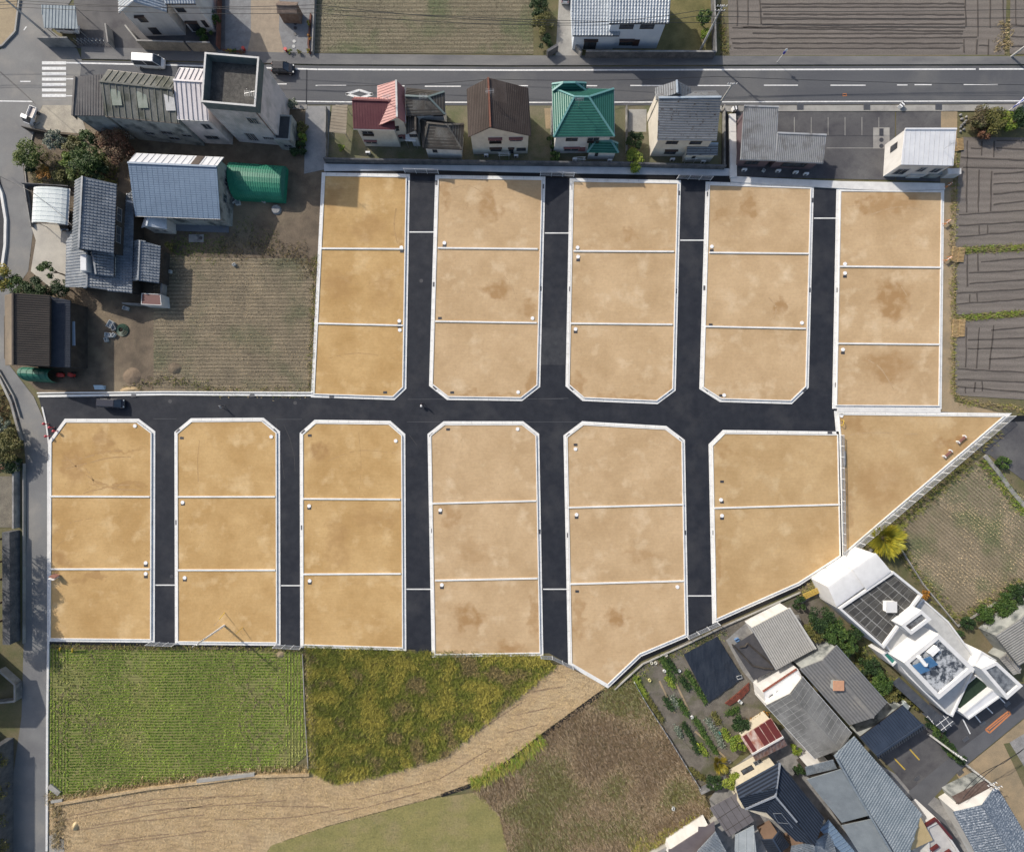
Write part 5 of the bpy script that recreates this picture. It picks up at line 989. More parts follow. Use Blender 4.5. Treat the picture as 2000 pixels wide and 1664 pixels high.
for k, (x, y, c) in enumerate(((1863, 1548, 'r'), (1877, 1540, 'd'), (1892, 1532, 'o'), (1912, 1520, 'o'))):
    q = G(x, y); b = MB(); b.ring([q + Vector(v) for v in ((-.6, -.5, 0), (.6, -.5, 0), (.6, .5, 0), (-.6, .5, 0))], [q + Vector(v) for v in ((-.5, -.4, 0), (.5, -.4, 0), (.5, .4, 0), (-.5, .4, 0))], 0, 1.0)
    b.box(q.x - .52, q.y - .42, .02, q.x + .52, q.y + .42, .6)
    b.build('bin', P('bin colour %d' % k, {'r': (.10, .03, .02), 'd': (.03, .03, .035), 'o': (.30, .09, .03)}[c]), label=['dark red scrap bin, leftmost by the lane', 'black scrap bin, second from left by the lane', 'orange scrap bin, third from left by the lane', 'orange scrap bin nearest the dirt lot'][k], cat='bin', group='scrap bins beside the brown shed', loc=q)
T = B('barn', 'grey ribbed roof building at the right edge beyond the stubble field', 'shed', 1985, 1240)
house(T, [(1944, 1242), (1990, 1300), (2080, 1230), (2030, 1170)], 3.6, 4.2, 'u', .5, o=.3, wall=w_grey, roof=r_cem, style=('rib', .45, .15, .08))
T = B('shed', 'small grey lean-to shed before the ribbed roof building on the right edge', 'shed', 1965, 1300)
house(T, [(1952, 1286), (1980, 1318), (1996, 1306), (1966, 1272)], 2.4, 2.7, 'u', .5, o=.2, wall=w_grey, roof=conc_old, style=('rib', .5, .1, .05))
# parking bays, lane kerb, orange marks
for a_, c_ in (((1880, 1404), (1894, 1432)), ((1900, 1392), (1916, 1412)), ((1922, 1376), (1938, 1392)), ((1946, 1356), (1962, 1372))): stripe([a_, c_], .22, .09, paint_w)
stripe([(1924, 1424), (1948, 1404), (1962, 1393), (1969, 1388), (1973, 1393), (1932, 1430)], .3, .09, paint_o, closed=True)
stripe([(1930, 1424), (1968, 1393)], .22, .092, paint_o)
for x, y in ((1885, 1442), (1918, 1412), (1966, 1374), (1790, 1519), (1875, 1508)):
    g = gra0.copy(); COL.objects.link(g); q = G(x, y); g.parent = None; g.location = (q.x, q.y, .1); g.rotation_euler = (0, 0, -.9); g.name = 'drain_grate'; g.scale = (1.4, 1.4, 1); g['kind'] = 'structure'
for x, y in ((1562, 210), (1692, 210), (1832, 210)):
    g = gra0.copy(); COL.objects.link(g); q = G(x, y); g.parent = None; g.location = (q.x, q.y, .13); g.scale = (2.4, 1.3, 1); g.name = 'drain_grate'; g['kind'] = 'structure'
MB().add([(*G(x, y).xy, .05) for x, y in ((1705, 291), (1737, 291), (1737, 250), (1705, 250))], [(0, 1, 2, 3)]).build('manhole_slab', conc_mid, kind='structure')
for x, y in ((1721, 274), (1721, 286)):
    b = MB(); q = G(x, y); b.tube([(q.x, q.y, .05), (q.x, q.y, .08)], .42, 14); b.build('manhole_cover', lid_d, kind='structure')
b = MB(); q = G(1721, 259); b.box(q.x - .4, q.y - .7, .05, q.x + .4, q.y + .7, .08); b.build('manhole_cover', lid_d, kind='structure')
for k in range(6): stripe([(1551 + k * 33, 230), (1551 + k * 33, 265)], .12, .06, conc_mid)
stripe([(1614, 290), (1742, 290)], .12, .06, conc_mid)
for x, y in ((333, 784), (577, 787), (336, 1125), (823, 549)):
    b = MB(); q = G(x, y); b.tube([(q.x, q.y, ZR + .004), (q.x, q.y, ZR + .018)], .36, 14); b.build('manhole_cover', lid_d, kind='structure')
b = MB(); strip(b, [(1752, 1064), (1800, 1140), (1868, 1222)], .2, 0, .5); strip(b, [(1868, 1222), (2060, 1106)], .3, 0, .3); b.build('kerb', conc_mid, kind='structure')
b = MB(); strip(b, [(1922, 890), (1945, 918), (1975, 960), (2010, 1000)], .8, 0, .25); b.build('channel', conc_old, kind='structure')
wallbar('block_wall', 'grey block wall with round holes at the edge of the dry grass plot', [(1250, 1672), (1330, 1632), (1398, 1594)], .5, 1.0, conc_mid, coping=conc_old)
wallbar('block_wall', 'dark topped wall above the navy roofed house garden', [(1364, 1540), (1420, 1512), (1464, 1488)], .3, 1.2, conc_dark, coping=conc_old)
wallbar('block_wall', 'long concrete wall beside the west side road, upper part', [(38, 900), (38, 1030)], .3, 1.2, conc_old)
wallbar('retaining_wall', 'dark retaining wall beside the shaded lower side road', [(32, 1035), (33, 1250)], 1.4, 1.9, conc_dark)
wallbar('retaining_wall', 'tall dark wall at the bottom left corner of the side road', [(20, 1440), (20, 1700)], 1.3, 2.6, conc_dark)
wallbar('block_wall', 'curved asphalt-side wall edge around the villa north side', [(1560, 1178), (1640, 1120), (1700, 1072)], .3, .5, conc_old)
# garden cover sheet and beds
b = MB(); n = 9
P4 = [G(x, y, .42) for x, y in ((1384, 1372), (1451, 1324), (1401, 1243), (1335, 1278))]
for i in range(n):
    for j in range(n):
        pt = lambda u, v: P4[0].lerp(P4[1], u).lerp(P4[3].lerp(P4[2], u), v) + Vector((0, 0, .08 * math.sin(u * 40 + v * 3) + .05 * math.sin(v * 17)))
        b.add([pt(i / n, j / n), pt((i + 1) / n, j / n), pt((i + 1) / n, (j + 1) / n), pt(i / n, (j + 1) / n)], [(0, 1, 2, 3)])
b.build('mulch_sheet', M('black mulch sheet', (.018, .024, .036), (.03, .037, .05), sc=1, st=(3, .4, 1), rough=.45, fine=.15, bump=.5, bs=3), label='large black mulch sheet covering a garden bed', cat='mulch sheet', loc=G(1393, 1305))
b = MB(); P5 = [(1415, 1372), (1440, 1352), (1462, 1332), (1462, 1346), (1448, 1362), (1424, 1376)]; b.prism(poly(P5), .02, .3); b.build('soil_bed', M('red brown leafy bed', (.16, .045, .03), (.09, .03, .02), sc=2, fine=.4, bump=.8), label='red brown leaf covered bed below the black mulch sheet', cat='garden bed', loc=G(1440, 1355))
# ---------------------------------------------------------------- mesh fences
wire = P('galvanised wire', (.42, .44, .47), .5, .4); post_m = P('white coated steel', (.72, .73, .74), .4, .1)
def mesh_fence(label, pts, n, h=1.15, z0=.4, group='white mesh fences around the lots'):
    P_ = [G(x, y, 0) for x, y in pts]; seg = [(P_[i + 1] - P_[i]).length for i in range(len(P_) - 1)]; tot = sum(seg)
    t = thing('mesh_fence', label, 'fence', P_[0] + Vector((0, 0, z0)), group=group)
    def at(s):
        for i, l in enumerate(seg):
            if s <= l + 1e-6: return P_[i].lerp(P_[i + 1], min(1, s / l))
            s -= l
        return P_[-1]
    st = [tot * k / n for k in range(n + 1)]
    for s in st: q = at(s); b = MB(); b.box(q.x - .05, q.y - .05, z0 - .2, q.x + .05, q.y + .05, z0 + h + .04); b.build('post', post_m, t)
    for k in range(n):
        a, c = at(st[k]), at(st[k + 1]); d_ = (c - a).normalized(); a, c = a + d_ * .07, c - d_ * .07; U = Vector((0, 0, 1)); b = MB()
        for z in (z0 + .05, z0 + h): b.bar(a + U * z, c + U * z, .06)
        for q in (a, c): b.bar(q + U * (z0 + .05), q + U * (z0 + h), .05)
        L_ = (c - a).length; m = max(4, int(L_ / .16))
        for j in range(1, m): q = a.lerp(c, j / m); b.bar(q + U * (z0 + .08), q + U * (z0 + h - .03), .028)
        for j in range(1, 5): z = z0 + h * j / 5; b.bar(a + U * z, c + U * z, .024)
        b.build('panel', wire, t)
mesh_fence('white mesh fence at the north end of the first upper estate road', [(792, 339), (857, 341)], 3, 1.3)
mesh_fence('white mesh fence at the north end of the second upper estate road', [(1055, 345), (1120, 347)], 3, 1.3)
mesh_fence('white mesh fence at the north end of the third upper estate road', [(1321, 351), (1386, 354)], 3, 1.3)
mesh_fence('white mesh fence at the south end of the leftmost lower estate road', [(297, 1252), (347, 1254)], 3, 1.3)
mesh_fence('white mesh fence at the south end of the second lower estate road', [(541, 1257), (592, 1260)], 3, 1.3)
mesh_fence('bent white mesh fence beside the pointed lot above the straw track', [(1056, 1278), (1080, 1280), (1118, 1299)], 3, 1.2)
mesh_fence('white mesh fence at the south end of the rightmost lower estate road', [(1340, 1241), (1400, 1214)], 3, 1.2)
mesh_fence('long diagonal mesh fence along the triangular lot', [(1646, 1087), (1967, 813)], 20, 1.2)
mesh_fence('upright mesh fence on the left side of the triangular lot', [(1639.5, 850), (1644, 1083)], 11, .85)
mesh_fence('thin wire fence between vegetable garden and dry grass plot', [(1238, 1330), (1262, 1372), (1300, 1430), (1365, 1535)], 14, .7, .0, 'field fences')
# ---------------------------------------------------------------- vegetation
def leafset(name, cols):
    out = []
    for i, c in enumerate(cols):
        m = P('%s leaves %d' % (name, i), c, .6, spec=.25, fine=.2); out.append(m)
    return out
LG = leafset('green', [(.055, .10, .022), (.035, .07, .018), (.09, .14, .03)])
LD = leafset('dark green', [(.028, .055, .018), (.018, .038, .014), (.045, .08, .022)])
LL = leafset('lime', [(.17, .23, .03), (.11, .17, .025), (.24, .28, .045)])
LY = leafset('yellow', [(.36, .28, .03), (.24, .21, .03), (.15, .16, .03)])
LO = leafset('orange', [(.42, .19, .03), (.30, .14, .03), (.20, .13, .03)])
LR = leafset('russet', [(.17, .08, .045), (.12, .07, .04), (.19, .13, .07)])
LV = leafset('olive', [(.13, .125, .035), (.09, .095, .03), (.17, .155, .05)])
LW = leafset('withered', [(.14, .11, .06), (.09, .075, .04), (.12, .12, .05)])
LF = leafset('fresh', [(.12, .16, .03), (.07, .11, .025), (.16, .19, .05)])
LS = leafset('silvery', [(.16, .19, .14), (.09, .12, .07), (.25, .27, .22)])
bark = M('rough bark', (.10, .075, .055), (.06, .045, .035), sc=4, fine=.3)
def tree(label, x, y, r, h, pal, name='tree', cat=None, n=None, ground=0, leaf=.26, spiky=False, group=None, sq=1.0, clump=None):
    r *= 1.12; p = G(x, y, h * .6); p.z = 0; seed = R.random() * 100
    t = thing(name, label, cat or name.replace('_', ' '), p, group=group)
    low = h < 2.2; b = MB(); th = h * (.35 if not low else .2)
    b.tube([(p.x, p.y, 0), (p.x + .05, p.y, th), (p.x + .1 * r, p.y + .05, h * .7)], .07 + .05 * r, 7, .03); b.build('trunk' if not low else 'stem', bark, t)
    for k in range(4 if not low else 2):
        a = k * 1.6 + seed; b = MB()
        b.tube([(p.x, p.y, th * .8), (p.x + math.cos(a) * r * .35, p.y + math.sin(a) * r * .35, h * .55), (p.x + math.cos(a) * r * .75, p.y + math.sin(a) * r * .75, h * .72)], .05 + .02 * r, 5, .015); b.build('limb', bark, t)
    b = MB(); nc = clump or max(7, int(9 * r * sq)); per = int((n or 300 * r * r) / nc * 1.6)
    for c in range(nc):
        a = R.uniform(0, 6.283); q = math.sqrt(R.random()) * r * .82 * R.uniform(.8, 1.15)
        cz = h * (.42 + .45 * math.sqrt(max(0, 1 - (q / r) ** 2)) * R.uniform(.75, 1.1)); cx, cy = p.x + math.cos(a) * q, p.y + math.sin(a) * q * sq; cr = r * R.uniform(.2, .36)
        tone = R.choice((0, 0, 1, 2))
        for k in range(per):
            u, v = R.uniform(-1, 1), R.uniform(0, 6.283); s = math.sqrt(1 - u * u); rad = cr * R.uniform(.55, 1.05)
            o = Vector((cx + s * math.cos(v) * rad, cy + s * math.sin(v) * rad, max(.05, cz + u * rad * .8))); L_ = leaf * R.uniform(.6, 1.25)
            if spiky:
                d_ = (o - Vector((p.x, p.y, h * .3))).normalized() * L_ * 3; w_ = d_.cross(Vector((0, 0, 1))).normalized() * L_ * .3
                b.add([o - d_ * .3 - w_, o - d_ * .3 + w_, o + d_], [(0, 1, 2)], tone if R.random() < .75 else R.randrange(3))
            else:
                d1 = Vector((R.uniform(-1, 1), R.uniform(-1, 1), R.uniform(-.6, .6))).normalized() * L_ * .5; d2 = d1.cross(Vector((R.uniform(-.7, .7), R.uniform(-.7, .7), 1))).normalized() * L_ * .38
                b.add([o - d1, o + d2, o + d1, o - d2], [(0, 1, 2, 3)], tone if R.random() < .75 else R.randrange(3))
    b.build('crown', pal, t, kind='stuff' if False else None); return t
for a_ in [
 ('bushy yellow green tree at the side road edge above the orange shrub', 58, 302, 2.6, 3.6, LF), ('small tree with silvery top behind the black timber fence', 110, 276, 1.9, 3.4, LS),
 ('large dark green tree in the overgrown garden', 168, 318, 2.7, 4.4, LG), ('olive tree left of the russet tree in the overgrown garden', 152, 290, 2.0, 4.0, LV), ('dark conifer behind the big dark garden tree, touching the workshop', 176, 276, 1.6, 4.4, LG),
 ('dark rounded tree right above the tiled house roof', 196, 338, 1.9, 3.2, LD), ('russet half-bare tree in front of the long dark workshop', 228, 288, 2.9, 5.0, LR),
 ('small olive tree between the dark tree and the russet tree', 200, 298, 1.5, 3.0, LF),
 ('golden yellow tree at the left edge above the brown barn', 10, 545, 2.3, 4.5, LY), ('green tree beside the golden tree above the barn', 42, 560, 2.0, 4.0, LG), ('dark green tree directly over the barn roof edge', 78, 566, 2.2, 4.0, LD),
 ('upright dark tree on the pale concrete drive', 98, 528, 1.5, 4.6, LG), ('dark shrubby tree between barn and tiled house', 122, 562, 1.8, 3.2, LD)]: tree(*a_)
for a_ in [('russet brown shrub at the left foot of the long workshop', 205, 275, 1.7, 3.2, LR), ('russet tree touching the rear slope of the hall', 246, 300, 1.8, 3.4, LR), ('yellow green bush in the middle of the overgrown garden', 132, 312, 1.5, 2.4, LL), ('fresh green tree at the lower end of the overgrown garden', 150, 340, 1.6, 2.6, LF)]: tree(*a_)
tree('orange leaved shrub beside the side road', 88, 340, 1.5, 2.0, LO, 'shrub', n=420)
tree('ragged yellowish shrub right of the orange shrub', 118, 345, 1.3, 1.5, LV, 'shrub'); tree('small green shrub behind the orange shrub', 62, 328, 1.2, 1.6, LD, 'shrub')
for a_ in [('large olive bush by the canal kerb at the left edge', 15, 868, 3.0, 3.2, LV), ('pale silvery bush above the large olive bush at the left edge', 8, 832, 1.5, 2.2, LS), ('green bush just below the large olive bush at the left edge', 18, 905, 2.0, 2.0, LD), ('russet bush at the left edge below the olive bush', 2, 900, 2.0, 2.2, LR)]: tree(*a_, 'shrub')
for k, (x, y) in enumerate(((0, 1065), (6, 1110), (-6, 1150), (4, 1195), (-2, 1235))): tree(('dark tree topmost behind the retaining wall at the left edge', 'second dark tree behind the retaining wall at the left edge', 'third dark tree behind the retaining wall at the left edge', 'fourth dark tree behind the retaining wall at the left edge', 'lowest dark tree behind the retaining wall at the left edge')[k], x - 55, y, 2.8, 9, LD, group='dark trees behind the retaining wall')
for k, (x, y) in enumerate(((0, 1480), (4, 1540), (-4, 1600), (3, 1650))): tree(('bare grey tree behind the bottom left wall, topmost', 'second grey bush behind the bottom left wall', 'third green bush behind the bottom left wall', 'lowest green bush behind the bottom left wall')[k], x, y, 1.9, 3, LV, 'shrub', n=300)
for a_ in [('leafy shrub at the road side of the tower garden', 545, 206, 1.3, 2.2, LG), ('flowering shrub in the tower garden corner', 572, 204, 1.0, 1.6, LS), ('low olive shrub in the tower garden', 588, 250, 1.2, 1.2, LV), ('dark low plants at the foot of the tower garden', 583, 292, 1.6, 1.0, LD), ('yellowish bush along the alley wall', 590, 270, 1.0, 1.3, LL),
 ('small spiky plant left of the cream house', 668, 288, .8, 1.4, LL), ('dark shrub column between brown and green roofs, upper one', 1078, 278, 1.1, 2.4, LD), ('dark shrub between brown and green roofs, lower one', 1083, 306, 1.1, 1.6, LG),
 ('dark round bush right of the green roofed house', 1240, 275, 1.6, 2.2, LD), ('round lime yellow bush on the garden wall', 1238, 314, 2.0, 1.8, LL),
 ('dark hedge bush at the top beside the stubble field, topmost', 1052, 12, 2.0, 2.4, LD), ('rust tinged hedge bush beside the stubble field, middle', 1058, 45, 1.9, 2.2, LV), ('hedge bush beside the stubble field nearest the pillar', 1068, 82, 1.3, 1.4, LD),
 ('small green tree behind the utility pole in the top garden', 1376, 36, 1.5, 2.6, LG), ('yellow green shrub by the wall in the top garden', 1378, 70, 1.1, 1.6, LL),
 ('dark hedge in the yard right of the white house, top', 405, 30, 1.6, 1.5, LD), ('green hedge corner right of the white house', 400, 68, 1.3, 1.2, LG), ('thin hedge beside the rusty fence', 422, 40, .9, 1.6, LG),
 ('shrub at the tip of the septic slab lawn', 332, 482, .9, 1.4, LV)]: tree(*a_, 'shrub')
tree('spiky bright yellow tree at the corner of the right stubble field', 1731, 1052, 2.9, 2.6, leafset('bright yellow', [(.50, .42, .04), (.36, .34, .04), (.24, .26, .04)]), n=1700, leaf=.26, spiky=True, clump=26)
tree('small orange yellow shrub beside the villa terrace', 1806, 1162, 1.0, 1.2, LO, 'shrub', n=300)
for a_ in [('dark garden tree left of the villa vault', 1600, 1212, 2.4, 4.0, LD), ('tall dark tree beside the villa terrace wall', 1628, 1232, 2.3, 4.6, LG), ('olive tree above the warehouse corner', 1590, 1232, 1.9, 3.4, LV), ('green tree over the warehouse upper right edge', 1652, 1256, 1.9, 3.6, LG), ('dark tree between warehouse and villa', 1672, 1228, 1.6, 3.0, LD),
 ('big green tree halfway between warehouse and villa', 1716, 1330, 2.3, 3.4, LG), ('dark tree above the navy garage', 1698, 1300, 1.9, 3.0, LD), ('speckled tree just above the navy garage end', 1740, 1352, 1.6, 2.4, LV)]: tree(*a_)
for k, (x, y, r) in enumerate(((1762, 1348, .9), (1778, 1364, .9), (1789, 1380, .6))): tree(('round clipped shrub nearest the navy garage', 'round clipped shrub, middle of three beside the villa', 'smallest round clipped shrub beside the villa')[k], x, y, r, 1.2, LV, 'shrub', n=500, clump=10, group='clipped shrubs beside the villa')
for k in range(6): tree(('hedge shrub at the upper end of the lane hedge', 'second shrub of the lane hedge', 'third shrub of the lane hedge', 'fourth shrub of the lane hedge', 'fifth shrub of the lane hedge', 'shrub at the lane end of the hedge')[k], 1815 + k * 11.5, 1408 + k * 15, 1.15, 1.4, (LD, LG, LD)[k % 3], 'shrub', group='lane hedge')
for a_ in [('dark bush beside the rusty shed', 1447, 1412, 1.7, 2.2, LD), ('bright lime bush left of the rusty shed', 1437, 1452, 1.6, 2.0, LL), ('bright green tree behind the navy roofed house', 1424, 1522, 1.8, 3.0, LL), ('dark shrub left of the bright green tree', 1396, 1530, 1.5, 1.8, LD), ('small lime shrub by the cement sheet works', 1553, 1462, 1.1, 1.8, LL), ('dark shrubs between navy roof and grand house', 1562, 1500, 1.3, 1.4, LD),
 ('dark shrub at the ditch above the ribbed metal shed', 1562, 1178, 1.3, 1.5, LD),
 ('brown shrub beside the pavement at the right edge', 1912, 232, 2.2, 2.2, LW), ('dull olive hedge at the right edge beside the road', 1940, 238, 2.4, 2.4, LV), ('yellow green shrub at the right edge by the blue sign', 1966, 240, 1.9, 2.0, LL), ('dark shrub in the far right corner by the blue sign', 1992, 232, 2.0, 2.2, LD), ('brown dry shrub below the pavement shrubs', 1920, 255, 1.8, 1.4, LR),
 ('green hedge bush left end below the right stubble field', 1888, 1218, 1.4, 1.4, LD), ('green hedge bush in the middle below the right stubble field', 1922, 1200, 1.9, 1.8, LG), ('large green bush at the right edge below the stubble field', 1962, 1178, 2.3, 2.4, LG), ('green bush in the right edge corner', 1992, 1160, 2.2, 2.4, LD), ('olive bush beside the ribbed roof building', 1938, 1232, 1.4, 1.6, LV), ('dark green bush beside the villa rear corner', 1868, 1236, 1.2, 1.2, LD),
 ('grass green bush by the grey water channel', 1958, 905, 1.3, 1.0, LG)]: tree(*a_, 'shrub')
tree('yellow spiky shrub at the low end of the vegetable garden', 1405, 1492, 1.4, 1.3, LY, 'shrub', n=420, leaf=.2, spiky=True)
# vegetable rows
VEG = [((1292, 1285), (1316, 1330), LG), ((1304, 1288), (1322, 1312), LD), ((1302, 1322), (1316, 1342), LL), ((1340, 1310), (1378, 1370), LG), ((1330, 1322), (1344, 1344), LD), ((1322, 1365), (1342, 1394), LG), ((1298, 1362), (1312, 1384), LD), ((1312, 1360), (1322, 1378), LS),
 ((1334, 1412), (1352, 1442), LD), ((1352, 1444), (1364, 1468), LD), ((1356, 1402), (1384, 1448), LG), ((1384, 1448), (1400, 1470), LG), ((1366, 1454), (1380, 1474), LL), ((1320, 1418), (1328, 1434), LS), ((1380, 1404), (1398, 1430), LS), ((1398, 1430), (1412, 1458), LS), ((1392, 1392), (1404, 1412), LV), ((1420, 1392), (1442, 1382), LG), ((1240, 1322), (1262, 1360), LL), ((1262, 1360), (1292, 1404), LV), ((1412, 1424), (1420, 1442), LL), ((1460, 1410), (1496, 1394), LO), ((1345, 1500), (1375, 1520), LV)]
names_ = ['leftmost upper', 'short dark upper', 'small lime', 'long bright, beside the black sheet', 'short dark, beside the long bright row', 'bright middle', 'dark middle', 'bluish middle', 'dark lower', 'second dark lower', 'wide bright lower', 'lower end of the wide bright', 'small lime lower', 'small bluish lower', 'bluish upper half', 'bluish lower half', 'sparse olive', 'mixed leafy, near the rusty shed', 'lime weed, along the wire fence', 'olive weed, along the wire fence', 'thin lime', 'orange brown, by the works', 'olive, at the low corner']
for k, (a_, c_, pal) in enumerate(VEG):
    p, q = G(*a_, 0), G(*c_, 0); b = MB(); L_ = (q - p).length; t = tagit(thing('vegetable_row', names_[k] + ' row of plants in the vegetable garden', 'vegetable row', p, group='rows in the vegetable garden'))
    for j in range(int(L_ / .35) + 1):
        c = p.lerp(q, j * .35 / L_); 
        for i in range(44):
            o = c + Vector((R.gauss(0, .3), R.gauss(0, .3), R.uniform(.08, .5))); d1 = Vector((R.uniform(-1, 1), R.uniform(-1, 1), R.uniform(-.3, .3))).normalized() * .14; d2 = d1.cross(Vector((R.uniform(-.4, .4), R.uniform(-.4, .4), 1))).normalized() * .1
            b.add([o - d1, o + d2, o + d1, o - d2], [(0, 1, 2, 3)], R.randrange(3))
    b.build('foliage', pal, t); b = MB(); b.bar(p + Vector((0, 0, .03)), q + Vector((0, 0, .03)), .9, .12); b.build('soil_ridge', garden_soil, t)
for k in range(7):
    a_, c_ = ((1288 + k * 9, 1330 - k * 2), (1318 + k * 9, 1392 - k * 2)) if k < 4 else ((1310 + (k - 4) * 24, 1420 + (k - 4) * 4), (1368 + (k - 4) * 24, 1486 - (k - 4) * 4))
    b = MB(); b.bar(G(*a_, .05), G(*c_, .05), .35, .14); b.build('soil_ridge', dirt_tan if k % 3 == 0 else garden_soil, kind='structure')
# ---------------------------------------------------------------- field cover (uncountable)
def blades(b, x, y, z, h, w_, n, lean, mi, spread=.12, lay=.5):
    for k in range(n):
        a = R.uniform(0, 6.283); bx, by = x + R.gauss(0, spread), y + R.gauss(0, spread); c, s = math.cos(a), math.sin(a)
        hh = h * R.uniform(.5, 1.2); tx, ty = bx + (lean[0] + c * lay) * hh, by + (lean[1] + s * lay) * hh
        ww = w_ * R.uniform(.6, 1.3); px_, py_ = -s * ww, c * ww
        b.v.extend(((bx - px_, by - py_, z), (bx + px_, by + py_, z), (tx, ty, z + hh))); n0 = len(b.v) - 3; b.f.append((n0, n0 + 1, n0 + 2)); b.m.append(mi)
def pick(x, y, s, thr):
    v = noise.noise(Vector((x * s, y * s, 3.3))) + R.uniform(-.18, .18)
    for i, t_ in enumerate(thr):
        if v < t_: return i
    return len(thr)
def cover(name, key, dens, h, w_, n, lean, mats, s=.12, thr=(-.1, .15), spread=.12, lay=.5, kind='stuff', label=None, keep=None):
    P_ = F[key]; xs = [q.x for q in P_]; ys = [q.y for q in P_]; b = MB(); x0, x1, y0, y1 = max(min(xs), -101), min(max(xs), 101), max(min(ys), -85), min(max(ys), 85)
    N_ = int((x1 - x0) * (y1 - y0) * dens)
    for _ in range(N_):
        x, y = R.uniform(x0, x1), R.uniform(y0, y1)
        if inside(P_, x, y) and (keep is None or keep(x, y)): blades(b, x, y, P_[0].z, h * R.uniform(.7, 1.2), w_, n, lean, pick(x, y, s, thr), spread, lay)
    o = b.build(name, mats, kind=kind); return tagit(o, label, name.replace('_', ' '))
def rows(name, key, pitch, step, h, w_, n, mats, ang=0.0, label=None, s=.12, thr=(-.1, .15), keep=None, lay=.5, spread=.06):
    P_ = F[key]; b = MB(); ca, sa = math.cos(ang), math.sin(ang); cx = sum(q.x for q in P_) / len(P_); cy = sum(q.y for q in P_) / len(P_); E_ = 60
    v = -E_
    while v < E_:
        u = -E_ + R.uniform(0, step)
        while u < E_:
            x, y = cx + u * ca - v * sa, cy + u * sa + v * ca
            if abs(x) < 101 and abs(y) < 85 and inside(P_, x, y) and (keep is None or keep(x, y)): blades(b, x, y + .1 * math.sin(x * .3), P_[0].z, h * R.uniform(.7, 1.2), w_, n, (0, 0), pick(x, y, s, thr), spread, lay)
            u += step * R.uniform(.8, 1.2)
        v += pitch
    o = b.build(name, mats, kind='stuff'); return tagit(o, label, name.replace('_', ' '))
g1, g2, g3 = P('young crop green', (.19, .30, .02), .7), P('crop green', (.27, .38, .035), .7), P('yellow crop green', (.36, .37, .10), .7)
s1, s2, s3 = P('pale straw', (.55, .43, .26), .9), P('dull straw', (.26, .21, .13), .9), P('brown straw', (.15, .11, .07), .9)
wg, wy, wb = P('weed olive green', (.24, .26, .045), .8), P('weed yellow green', (.44, .39, .08), .8), P('weed brown', (.33, .26, .11), .8)
ARC = [(G(x, y), r) for x, y, r in ((128, 1330, 2.2), (150, 1385, 1.6), (150, 1385, 2.6), (150, 1385, 3.6), (148, 1430, 1.8), (148, 1430, 2.9), (190, 1430, 1.5), (190, 1430, 2.4), (130, 1480, 3), (150, 1300, 3.5), (520, 1330, 3.5), (515, 1400, 2.4), (515, 1400, 3.6), (515, 1400, 4.8), (525, 1470, 2.2), (525, 1470, 3.4), (500, 1300, 4.4))]
arc = lambda x, y: any(abs(math.hypot(x - c.x, (y - c.y) * .8) - r) < .16 + .16 * noise.noise(Vector((x, y, 0))) for c, r in ARC)
bare = lambda x, y: noise.noise(Vector((x * .13, y * .13, 9))) + .45 * noise.noise(Vector((x * .7, y * .7, 2))) + R.uniform(-.3, .3) < .52 and not arc(x, y)
cx0, cx1 = G(132, 0).x, G(556, 0).x
rows('crop_rows', 'crop', .55, .2, .22, .075, 5, [g1, g2, g3], 0, 'green crop rows of the bright field beside the lower lots', thr=(-.02, .42), keep=lambda x, y: cx0 < x < cx1 and bare(x, y), lay=.8)
rows('headland_rows', 'crop', .62, .24, .24, .085, 5, [g1, g2, g3], math.pi / 2, 'crop rows running lengthwise at both ends of the green field', thr=(-.02, .42), keep=lambda x, y: not (cx0 < x < cx1) and bare(x, y), lay=.8)
for q_, r_ in ARC[1:]: q_ = q_ ; pts_ = [(1000 + 10 * (q_.x + r_ * math.cos(a * .35)), 832 - 10 * (q_.y + r_ * 1.25 * math.sin(a * .35))) for a in range(0, 13)]; fringe_arcs = globals().setdefault('FA', []); fringe_arcs.append(pts_)
rows('stubble', 'n1', .42, .3, .16, .05, 3, [s2, P('olive stubble', (.19, .18, .09)), s3], 0, 'cut rice stubble of the olive field at the top', lay=.9)
rows('stubble', 'w1', .55, .24, .16, .05, 3, [s2, s1, s3], 0.0, 'cut rice stubble of the field beside the upper left lots', lay=.9, thr=(-.05, .3))
rows('stubble', 'se', .5, .26, .16, .05, 3, [s2, s1, P('green regrowth', (.12, .14, .05))], math.radians(-42), 'cut rice stubble of the field behind the villa', lay=.9, thr=(-.05, .3))
cover('tall_weeds', 'weed', 17, .75, .06, 5, (-.2, .5), [wb, wg, wy], .3, (-.30, .12), .16, .8, label='tall olive and yellow weeds of the field beside the green crop')
cover('dry_grass', 'brown', 18, .4, .035, 6, (.1, .1), [P('dry grass brown', (.22, .155, .09)), P('dry grass tan', (.33, .245, .145)), P('dry grass olive', (.17, .165, .05))], .13, (-.05, .26), .2, 1.0, label='matted dry brown grass of the plot beside the vegetable garden')
cover('straw_litter', 'path', 18, .13, .035, 4, (1.5, .2), [s1, P('golden straw', (.60, .45, .24)), P('mid straw', (.46, .34, .2))], .3, (-.1, .35), .25, 1.4, label='loose straw lying on the curved earth track')
cover('short_grass', 'olive', 6, .10, .05, 3, (0, 0), [P('olive grass blades', (.2, .2, .075)), P('yellow grass blades', (.28, .26, .11)), P('green grass blades', (.13, .15, .05))], .1, (-.1, .25), .2, .8, label='short olive grass on the flat plot at the bottom')
